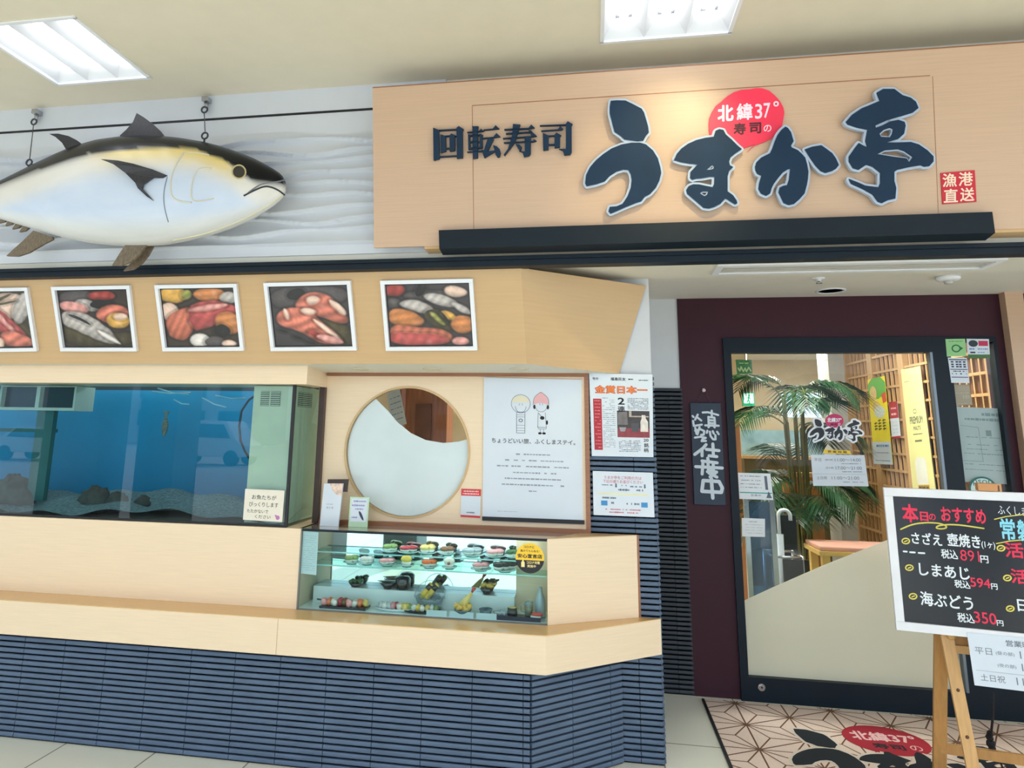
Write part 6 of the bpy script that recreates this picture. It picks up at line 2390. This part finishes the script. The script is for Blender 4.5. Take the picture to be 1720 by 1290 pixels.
mb.blob(p, .021, .016, .021, 14, 9)
obj('bolt', mb, ew, es)
za_ = at(1620, 1089, 3.49).z
obj('crossbar', bar(MB(), upz(fa, fb_, za_) + Vector((0, .02, 0)), upz(fa, fb_, za_) + off_r + Vector((0, .02, 0)), .032, .02, (0, 0, 1)), ew, es)
zb_ = at(1600, 1254, 3.66).z
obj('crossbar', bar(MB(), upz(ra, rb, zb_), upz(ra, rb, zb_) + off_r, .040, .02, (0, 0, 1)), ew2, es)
# upper mast and clip over the top of the board
ca_ = onp(1657, 826, TL - bn * .016, bn)
mb = MB()
bar(mb, (ca_.x, ca_.y + .01, .60), (ca_.x, ca_.y + .01, TL.z + .03), .05, .02, bd)
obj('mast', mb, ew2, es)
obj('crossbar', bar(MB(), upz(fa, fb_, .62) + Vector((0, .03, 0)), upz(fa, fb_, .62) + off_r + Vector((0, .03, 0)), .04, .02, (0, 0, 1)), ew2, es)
mb = MB()
p0_ = onp(1640, 818, TL, bn)
p1_ = onp(1675, 832, TL, bn)
zc0, zc1 = TL.z - .006, TL.z + .034
qq = [p0_ + bn * .020, p1_ + bn * .020, p1_ - bn * .02, p0_ - bn * .02]
mb.hexa([Vector((p.x, p.y, zc0 + .008)) for p in qq], [Vector((p.x, p.y, zc1)) for p in qq])
obj('clip', mb, mat('clip_wood', (206, 146, 92), rough=.5, var=.08), es, bevel=.003)
mb = MB()
c0 = onp(1668, 1165, TL - bn * .06, bn)
c1 = at(1664, 1240, 3.62)
mb.tube([c0, c0.lerp(c1, .5) + Vector((.004, 0, 0)), c1], .005, 7)
for k in range(7):
    mb.blob(c1 + Vector((rnd.uniform(-.012, .016), rnd.uniform(-.01, .01), rnd.uniform(-.05, .02))), .013, .011, .015, 8, 6, .3)
mb.tube([c1 + Vector((.01, 0, -.04)), c1 + Vector((.02, -.02, -.09)), c1 + Vector((.035, -.03, -.16))], .004, 6)
obj('cord', mb, mat('cord_black', (20, 20, 24), rough=.8), es)

# ------------------------------------------------------------------ inside the shop, seen through the door
XLAT = 2.36
lw = mat('lattice_wood', (206, 164, 112), rough=.5, var=.10, scale=6, stretch=(10, 10, 1))
lb_ = mat('lattice_back', (120, 80, 58), rough=.7, var=.12)
yN, yFa = 4.58, atx(1424, 700, XLAT).y
mb = MB()
mb.box(XLAT + .05, XLAT + .08, yN, yFa, 0, 2.5)
struct('wall_lattice_back', mb, lb_)
span = (yFa - yN) / 4
for k in range(4):
    ya_, yb2 = yN + span * k, yN + span * (k + 1)
    t = thing('lattice_panel', ('first wooden lattice panel just inside the side pane', 'second wooden lattice panel, behind the yellow banner', 'third wooden lattice panel, behind the green and yellow poster', 'fourth wooden lattice panel, next to the white pillar')[k], 'lattice panel', (XLAT, (ya_ + yb2) / 2, 0), 'wooden lattice panels along the shop interior')
    mb = MB()
    for yy in (ya_ + .025, yb2 - .025):
        mb.box(XLAT, XLAT + .04, yy - .025, yy + .025, 0, 2.5)
    mb.box(XLAT, XLAT + .04, ya_, yb2, 2.40, 2.46)
    mb.box(XLAT, XLAT + .04, ya_, yb2, .10, .16)
    obj('frame', mb, lw, t)
    mb = MB()
    for j in range(1, 6):
        y = ya_ + .05 + (span - .10) * j / 6
        mb.box(XLAT + .012, XLAT + .03, y - .008, y + .008, .16, 2.40)
    nz_ = 17
    for j in range(1, nz_):
        z = .16 + 2.24 * j / nz_
        mb.box(XLAT + .008, XLAT + .028, ya_ + .05, yb2 - .05, z - .009, z + .009)
    obj('lattice', mb, lw, t)
# pillar of pale blocks
px0, px1 = at(1397, 700, 7.0).x, at(1428, 700, 7.0).x
mb = MB()
for k in range(8):
    mb.box(px0, px1, 6.98, 7.3, .3125 * k + .004, .3125 * (k + 1))
    mb.box(px0 + .006, px1 - .006, 6.986, 7.3, .3125 * k - .002, .3125 * k + .006)
struct('wall_pillar', mb, mat('pale_block', (206, 208, 206), rough=.6, var=.05))


def xsheet(q_, X):
    return Sheet(*[atx(x, y, X) for x, y in q_])


s_ = xsheet([(1513, 621), (1545, 614.5), (1574, 845), (1535.5, 845)], XLAT - .006)
o, sh2 = paper('yellow_banner', 'tall pale yellow beer banner hanging on the lattice', 'banner', None, 0, mat('banner_yellow', (240, 234, 160), rough=.5, var=.04), .004, sheet=s_)
mb = MB()
sh2.text(mb, 'PREMIUM', .52, .395, .055, w=.62, bold=.02)
sh2.text(mb, "MALT'S", .52, .455, .03, w=.34, bold=.02)
sh2.dashes(mb, .3, .74, .50, .008, fill=1)
sh2.dashes(mb, .36, .68, .55, .02, fill=1)
sh2.stroke(mb, oval(.5, .33, .08, .015, 12), .006)
sh2.dashes(mb, .12, .4, .10, .006, fill=1)
obj('lettering', mb, mat('banner_grey', (120, 124, 100)), o)
mb = MB()
sh2.poly(mb, [(.24, .70), (.34, .67), (.66, .67), (.76, .70), (.74, .97), (.28, .97)])
obj('beer_glass', mb, mat('banner_white', (238, 238, 224)), o)
mb = MB()
sh2.rect(mb, .28, .87, .78, .97, .0014)
obj('label', mb, mat('banner_gold', (206, 160, 40)), o)
mb = MB()
sh2.text(mb, 'PREMIUM', .53, .895, .03, .002, w=.42, bold=.02)
obj('label_print', mb, ink, o)
s_ = xsheet([(1457, 638), (1485.6, 631.3), (1499.7, 780.6), (1468, 779)], XLAT - .004)
o, sh2 = paper('noodle_poster', 'green, yellow and white food poster on the lattice', 'poster', None, 0, mat('poster_yellow', (244, 224, 40), var=.05), .003, sheet=s_)
mb = MB()
sh2.poly(mb, smooth_poly([(0, 0), (1, 0), (1, .28), (.75, .22), (.5, .26), (.2, .2), (0, .24)], 1))
obj('green_top', mb, mat('poster_green', (96, 176, 70)), o)
mb = MB()
sh2.poly(mb, oval(.28, .18, .2, .09, 18), .0012)
sh2.poly(mb, oval(.40, .34, .22, .07, 18), .0012)
obj('beige_shapes', mb, mat('poster_beige', (222, 190, 130), var=.2, scale=80), o)
part('bowl', lambda m_: sh2.poly(m_, oval(.56, .40, .30, .07, 20), .0016), mat('poster_bowl', (206, 214, 206), var=.25, scale=70), o)
part('red_badge', lambda m_: sh2.poly(m_, [(.74, .2), (.98, .18), (1, .29), (.8, .31)], .0014), mat('poster_red', (214, 84, 60)), o)
mb = MB()
for u, v0_, n_ in ((.30, .53, 3), (.52, .50, 4), (.76, .50, 4)):
    for j in range(n_):
        v = v0_ + j * .033
        sh2.stroke(mb, [(u - .08, v), (u + .08, v - .004)], .010, .0012)
        sh2.stroke(mb, [(u, v - .014), (u - .04, v + .014)], .010, .0012)
obj('black_lettering', mb, ink, o)
part('white_foot', lambda m_: sh2.rect(m_, 0, .745, 1, 1, .0012), paper_w, o)
part('blue_print', lambda m_: (sh2.dashes(m_, .1, .9, .79, .03, .0018, .9, .12), sh2.dashes(m_, .1, .9, .87, .01, .0018), sh2.dashes(m_, .1, .9, .96, .012, .0018)), mat('blue_ink', (80, 130, 190)), o)
s_ = xsheet([(1493, 675.5), (1507, 674), (1513, 735.5), (1498, 737.5)], XLAT - .003)
o, sh2 = paper('red_notice', 'small red and white notice between poster and banner', 'notice', None, 0, paper_w, .002, sheet=s_)
part('red_bands', lambda m_: (sh2.rect(m_, 0, 0, 1, .45), sh2.rect(m_, 0, .94, 1, 1)), mat('brick_crimson', (176, 36, 50)), o)
part('white_print', lambda m_: (sh2.dashes(m_, .2, .8, .18, .05, .0014, 1, .2), sh2.dashes(m_, .2, .8, .34, .06, .0014, 1, .2)), mat('card_pale', (246, 200, 200)), o)
part('grey_print', lambda m_: [sh2.dashes(m_, .2, .8, v, .02) for v in (.55, .65, .75, .84)], ink_l, o)
# lamps, exit sign, far fittings
lamp_i = emit('interior_lamp', (255, 246, 232), 30.0)
for xa, xb, ya_, yb2, lb in ((at(1292, 625, 7.4).x, at(1392, 625, 7.4).x, 7.2, 8.4, 'bright ceiling light panel beyond the palm inside the shop'), (.9, 2.0, 5.0, 5.35, 'long ceiling light just inside the door'), (-.9, .1, 4.9, 5.3, 'added ceiling light to brighten the room behind the round window'), (-2.6, -1.4, 5.6, 6.2, 'added ceiling light far left inside the shop, out of view')):  # last two are unseen lights, added because the interior was dark
    t = thing('light_panel', lb, 'light', ((xa + xb) / 2, (ya_ + yb2) / 2, 2.49))
    obj('frame', MB().box(xa - .02, xb + .02, ya_ - .02, yb2 + .02, 2.485, 2.5), wfr, t)
    obj('diffuser', MB().box(xa, xb, ya_, yb2, 2.478, 2.485), emit('entrance_lamp', (255, 248, 238), 46.0) if 'just inside' in lb else lamp_i, t)
a, b_ = at(1247, 659, 8.0), at(1268, 682, 8.0)
t = thing('exit_sign', 'green lit exit sign far inside the shop', 'sign', ((a.x + b_.x) / 2, 8.0, b_.z))
obj('case', MB().box(a.x, b_.x, 8.0, 8.05, b_.z, a.z), mat('exit_green', (0, 150, 110), rough=.4), t)
obj('face', MB().box(a.x + .012, b_.x - .012, 7.995, 8.0, b_.z + .03, a.z - .012), emit('exit_face', (200, 255, 226), 1.6), t)
mb = MB()
sh2 = Sheet((a.x, 7.994, a.z), (b_.x, 7.994, a.z), (b_.x, 7.994, b_.z), (a.x, 7.994, b_.z))
sh2.disc(mb, .54, .22, .08, .0005, 10)
sh2.stroke(mb, [(.52, .32), (.46, .55), (.56, .70), (.5, .85)], .09, .0005)
sh2.stroke(mb, [(.46, .55), (.36, .72)], .08, .0005)
sh2.stroke(mb, [(.40, .40), (.54, .38), (.66, .50)], .07, .0005)
obj('running_figure', mb, mat('exit_green', (0, 150, 110)), t)
obj('hanger', MB().tube([((a.x + b_.x) / 2, 8.02, a.z), ((a.x + b_.x) / 2, 8.02, 2.5)], .01, 6), steel, t)
booth = mat('booth_wood', (176, 116, 66), rough=.4, var=.12, scale=4, stretch=(8, 8, 1))
a, b_ = at(1300, 800, 7.0), at(1368, 925, 7.0)
t = thing('booth_partition', 'orange brown wooden booth partition behind the palm', 'partition', ((a.x + b_.x) / 2, 7.0, 0))
obj('panel', MB().box(a.x + .08, b_.x + .1, 7.0, 7.05, 0, a.z), booth, t)
obj('rail', MB().box(a.x + .06, b_.x + .12, 6.98, 7.07, a.z, a.z + .04), lw, t)
a, b_ = at(1231, 708, 6.2), at(1247, 800, 6.2)
struct('wall_wood_post', MB().box(a.x, b_.x, 6.2, 6.3, 0, a.z + .02), booth)
a, b_ = at(1250, 770, 7.6), at(1302, 800, 7.6)
t = thing('service_counter', 'dark olive service counter far inside the shop', 'counter', ((a.x + b_.x) / 2, 7.8, 0))
obj('body', MB().box(a.x, b_.x + .6, 7.6, 8.0, 0, a.z), mat('olive_counter', (92, 80, 50), rough=.5, var=.1), t)
obj('worktop', MB().box(a.x - .02, b_.x + .62, 7.57, 8.02, a.z, a.z + .03), lw, t)
gb = at(1250, 722, 7.7)
obj('glass_guard', MB().box(a.x, b_.x + .6, 7.70, 7.71, a.z + .03, gb.z), mat('pale_blue_glass', (150, 190, 206), rough=.15, var=.25, scale=6), t)
mb = MB()
mb.box(at(1316, 670, 9.95).x, at(1400, 670, 9.95).x, 9.95, 10.1, at(1300, 700, 9.95).z, at(1300, 660, 9.95).z)
struct('window_3', mb, emit('far_window', (220, 236, 255), 1.6))
# clear plastic curtain on the left
a, b_ = at(1254, 842, 4.95), at(1306, 985, 4.95)
t = thing('plastic_screen', 'pale blue clear plastic screen at the left inside the door', 'screen', ((a.x + b_.x) / 2, 4.95, 0))
obj('sheet', MB().box(a.x, b_.x, 4.95, 4.956, .25, a.z), glass('blue_plastic', tint=(150, 184, 214), refl=.6, haze=.25, hazec=(140, 170, 200)), t)
obj('post', MB().box(b_.x - .02, b_.x + .012, 4.94, 4.97, 0, a.z + .02), steel, t)
obj('post', MB().box(a.x - .02, a.x + .01, 4.94, 4.97, 0, a.z + .02), steel, t)
obj('foot', MB().box(a.x - .04, b_.x + .02, 4.85, 5.06, 0, .02), dark_m, t)
# umbrella stand and umbrella
a, b_ = at(1298, 935, 5.05), at(1354, 1010, 5.05)
t = thing('umbrella_stand', 'steel umbrella stand with dark panel inside the door', 'stand', ((a.x + b_.x) / 2, 5.15, 0))
mb = MB()
x0_, x1_ = a.x, b_.x
for xx in (x0_, x1_):
    for yy in (5.05, 5.30):
        mb.tube([(xx, yy, 0), (xx, yy, a.z + .01)], .011, 8)
for z in (a.z, .12):
    mb.tube([(x0_, 5.05, z), (x1_, 5.05, z)], .009, 8)
    mb.tube([(x0_, 5.30, z), (x1_, 5.30, z)], .009, 8)
    mb.tube([(x0_, 5.05, z), (x0_, 5.30, z)], .009, 8)
    mb.tube([(x1_, 5.05, z), (x1_, 5.30, z)], .009, 8)
obj('frame', mb, steel, t)
obj('panel', MB().box(x0_ + .06, x1_ + .03, 5.04, 5.06, .05, a.z - .012).box(x0_ + .07, x1_ + .04, 5.31, 5.34, .12, a.z + .24), mat('stand_black', (24, 26, 30), rough=.3), t)
mb = MB()
for i in range(2):
    for j in range(4):
        mb.box(x1_ - .12 + i * .04, x1_ - .10 + i * .04, 5.303, 5.31, .28 + j * .05, .305 + j * .05)
obj('key_tag', mb, paper_w, t)
obj('tray', MB().box(x0_, x1_, 5.05, 5.30, .02, .04), steel, t)
u0_ = at(1311, 925, 5.12)
t = thing('umbrella', 'folded clear umbrella with a white hook handle in the stand', 'umbrella', (u0_.x, 5.12, .04))
hz = at(1311, 866, 5.12).z
mb = MB()
mb.tube([(u0_.x, 5.12, .10), (u0_.x, 5.12, hz - .12)], [.012, .026], 10)
obj('canopy', mb, mat('umbrella_clear', (196, 206, 214), rough=.2, var=.15, scale=30, stretch=(10, 10, .5)), t)
mb = MB()
hw_ = .038
mb.tube([(u0_.x, 5.12, hz - .14)] + [(u0_.x + hw_ - hw_ * math.cos(math.pi * k / 10), 5.12, hz + hw_ * math.sin(math.pi * k / 10)) for k in range(11)] + [(u0_.x + 2 * hw_, 5.12, hz - .03)], .012, 10)
obj('handle', mb, wfr, t)
# bench
a = at(1376, 921, 5.35)
t = thing('bench', 'low yellow wood bench with a pink cushion inside the door', 'bench', (a.x + .25, 5.5, 0))
zt_ = a.z
obj('seat', MB().box(a.x, a.x + .62, 5.35, 5.72, zt_ - .05, zt_ - .02), mat('bench_wood', (226, 190, 110), rough=.4, var=.08), t)
obj('cushion', MB().box(a.x + .01, a.x + .61, 5.36, 5.71, zt_ - .02, zt_ + .012), mat('bench_pink', (212, 160, 142), rough=.7), t, bevel=.008)
for dx, dy in ((.05, .05), (.57, .05), (.05, .32), (.57, .32)):
    obj('leg', MB().box(a.x + dx - .025, a.x + dx + .025, 5.35 + dy - .025, 5.35 + dy + .025, 0, zt_ - .05), mat('bench_wood', (0, 0, 0)), t)
# palm
pc_ = Vector((at(1352, 950, 6.15).x, 6.15, 0))
t = thing('potted_palm', 'tall potted palm with drooping fronds inside the door', 'plant', pc_)
obj('pot', MB().lathe([(.13, 0), (.17, .26), (.18, .28), (.165, .28), (.15, .24), (0, .24)], pc_, 22), mat('terracotta', (166, 84, 62), rough=.7, var=.1), t)
trunk = mat('palm_stem', (96, 92, 48), rough=.6, var=.3)
leafm = mat('palm_leaf', (26, 66, 36), rough=.4, var=.35, scale=14)
pr = random.Random(5)
for k in range(26):
    ang = k * 2.399 + .4
    L = pr.uniform(.50, .74) * (.72 if math.cos(ang) > .2 else 1)
    zb0 = pr.choice((.78, .85, .95, 1.05, 1.2, 1.3)) if k > 10 else pr.uniform(1.48, 1.88)
    el = math.radians(pr.uniform(35, 62))
    base = pc_ + Vector((.05 * math.cos(ang), .05 * math.sin(ang), .24))
    mid = pc_ + Vector((.08 * math.cos(ang), .08 * math.sin(ang), zb0))
    path = [base, base.lerp(mid, .5), mid]
    p, e = mid.copy(), el
    rib = [mid]
    for s in range(12):
        p = p + Vector((math.cos(ang) * math.cos(e), math.sin(ang) * math.cos(e), math.sin(e))) * (L / 12)
        e -= math.radians(9.5)
        rib.append(p.copy())
    mb = MB()
    mb.tube(path + rib[1:], [.010] * 3 + [.007 - .0005 * i for i in range(12)], 5)
    mb.cur = 1
    side = Vector((-math.sin(ang), math.cos(ang), 0))
    for s in range(2, 13):
        c_ = rib[s]
        tg = (rib[s] - rib[s - 1]).normalized()
        ln = .30 * math.sin(math.pi * (s / 13) ** .8) + .06
        for sg_ in (-1, 1):
            for h_ in (0, .5):
                b0 = c_ - tg * (L / 12) * h_
                tip = b0 + (side * sg_ * .72 + tg * .62).normalized() * ln + Vector((0, 0, -ln * .38))
                m_ = b0.lerp(tip, .45) + Vector((0, 0, ln * .10))
                wv = tg * .0115
                up_ = Vector((0, 0, .002))
                mb.add([b0 - wv * .4, b0 + wv * .4, m_ + wv, tip, m_ - wv, m_ + up_], [(0, 5, 4), (0, 1, 5), (1, 2, 5), (2, 3, 5), (3, 4, 5)])
    fr_ = obj('frond', mb, [trunk, leafm], t)
# cupboard wall seen through the clear part of the round window
cw0, cw1 = at(655, 640, 4.5).x, at(800, 640, 4.5).x
t = thing('wooden_cupboard', 'reddish wooden cupboard seen through the clear part of the round window', 'cupboard', ((cw0 + cw1) / 2, 4.6, 0))
cwm = mat('cupboard_wood', (156, 98, 66), rough=.45, var=.25, scale=5, stretch=(12, 12, 1.2))
obj('body', MB().box(at(672, 640, 4.5).x, at(752, 640, 4.5).x, 4.5, 4.7, 0, 2.4), cwm, t)
obj('door', MB().box(at(700, 640, 4.48).x, at(726, 640, 4.48).x, 4.47, 4.5, .3, at(700, 678, 4.48).z), mat('cupboard_dark', (110, 62, 44), rough=.4, var=.2), t)
obj('edge_strip', MB().box(at(676, 640, 4.48).x, at(682, 640, 4.48).x, 4.47, 4.5, 0, 2.4), mat('cupboard_pink', (206, 150, 140), rough=.5), t)
pa = [at(650, 660, 4.3), at(671, 652, 4.3), at(683, 712, 4.3), at(658, 720, 4.3)]
o, sh2 = paper('tilted_menu', 'tilted white menu seen behind the upper left of the round window', 'menu', None, 0, paper_w, .003, sheet=Sheet(*pa))
part('print', lambda m_: [sh2.dashes(m_, .1, .9, v, .03) for v in (.2, .35, .5, .65, .8)], mat('blue_ink', (80, 130, 190)), o)
for u in (.15, .85):
    p_ = sh2.P(u, 0)
    obj('cord', MB().tube([p_, (p_.x, p_.y, ZS + .05)], .0015, 5), steel, o)

# ------------------------------------------------------------------ the street behind the viewer (it shows in the glass)
pil = mat('arcade_pillar', (92, 92, 96), rough=.5, var=.08)
for x, w_ in ((-9.2, .5), (-6.3, .8), (-5.15, .5), (-2.2, .4), (1.9, .5), (6.2, .5)):
    struct('wall_pillar_street', MB().box(x - w_ / 2, x + w_ / 2, -1.5, -1.0, 0, ZC + .01), pil)
struct('wall_building', MB().box(-75, -44, -52, -44, -.1, 9).box(-38, -27, -52, -44, -.1, 6).box(-22, -8, -54, -46, -.1, 5).box(-4, 8, -54, -46, -.1, 8).box(16, 50, -52, -46, -.1, 6), mat('far_building', (196, 202, 208), rough=.8, var=.04))
mb = MB()
for x in (-36, -32, -29, -20, -16, -12, -2, 3, 20, 26, 32):
    for z in (1.4, 3.6):
        mb.box(x, x + 1.8, -43.99 if x < -26 else -45.99, -43.9 if x < -26 else -45.9, z, z + 1.2)
struct('window_4', mb, mat('far_pane', (50, 64, 80), rough=.1))
hedge = mat('far_trees', (60, 84, 52), rough=.9, var=.4, scale=3)
carp = mat('car_white', (226, 230, 234), rough=.15, coat=1, var=.01)
carg = mat('car_glass', (40, 52, 62), rough=.05, coat=1)
tyre = mat('tyre', (26, 26, 28), rough=.8)


def car(x, y, van, lb):
    t = thing('car', lb, 'car', (x, y, -.1), 'cars parked across the street')
    if van:
        prof = [(-1.75, .35), (1.75, .35), (1.8, .8), (1.45, 1.0), (.95, 1.75), (-1.6, 1.8), (-1.78, 1.2)]
        win_ = [(-1.5, 1.12), (1.18, 1.08), (.85, 1.62), (-1.45, 1.66)]
    else:
        prof = [(-2.1, .35), (2.1, .35), (2.15, .7), (1.3, .92), (.65, 1.38), (-.85, 1.42), (-1.5, .98), (-2.12, .92)]
        win_ = [(-1.25, .98), (1.1, .94), (.6, 1.30), (-.8, 1.34)]
    mb = MB()
    mb.prism([(x + u, y - .8, v - .1) for u, v in prof], (0, 1.6, 0))
    obj('body', mb, carp, t, bevel=.05)
    mb = MB()
    mb.prism([(x + u, y - .81, v - .1) for u, v in win_], (0, 1.62, 0))
    obj('windows', mb, carg, t)
    for u in (-1.25, 1.25):
        for yy in (y - .82, y + .62):
            mb = MB()
            mb.prism([(x + u + .31 * math.cos(k * .393), yy, .21 + .31 * math.sin(k * .393)) for k in range(16)], (0, .2, 0))
            obj('wheel', mb, tyre, t)


car(-15.4, -20, True, 'white box shaped car across the street, reflected in the tank')
car(-23.2, -20, False, 'white saloon car across the street, reflected at the left of the tank')
car(5.5, -20, False, 'white saloon car across the street, reflected in the door')
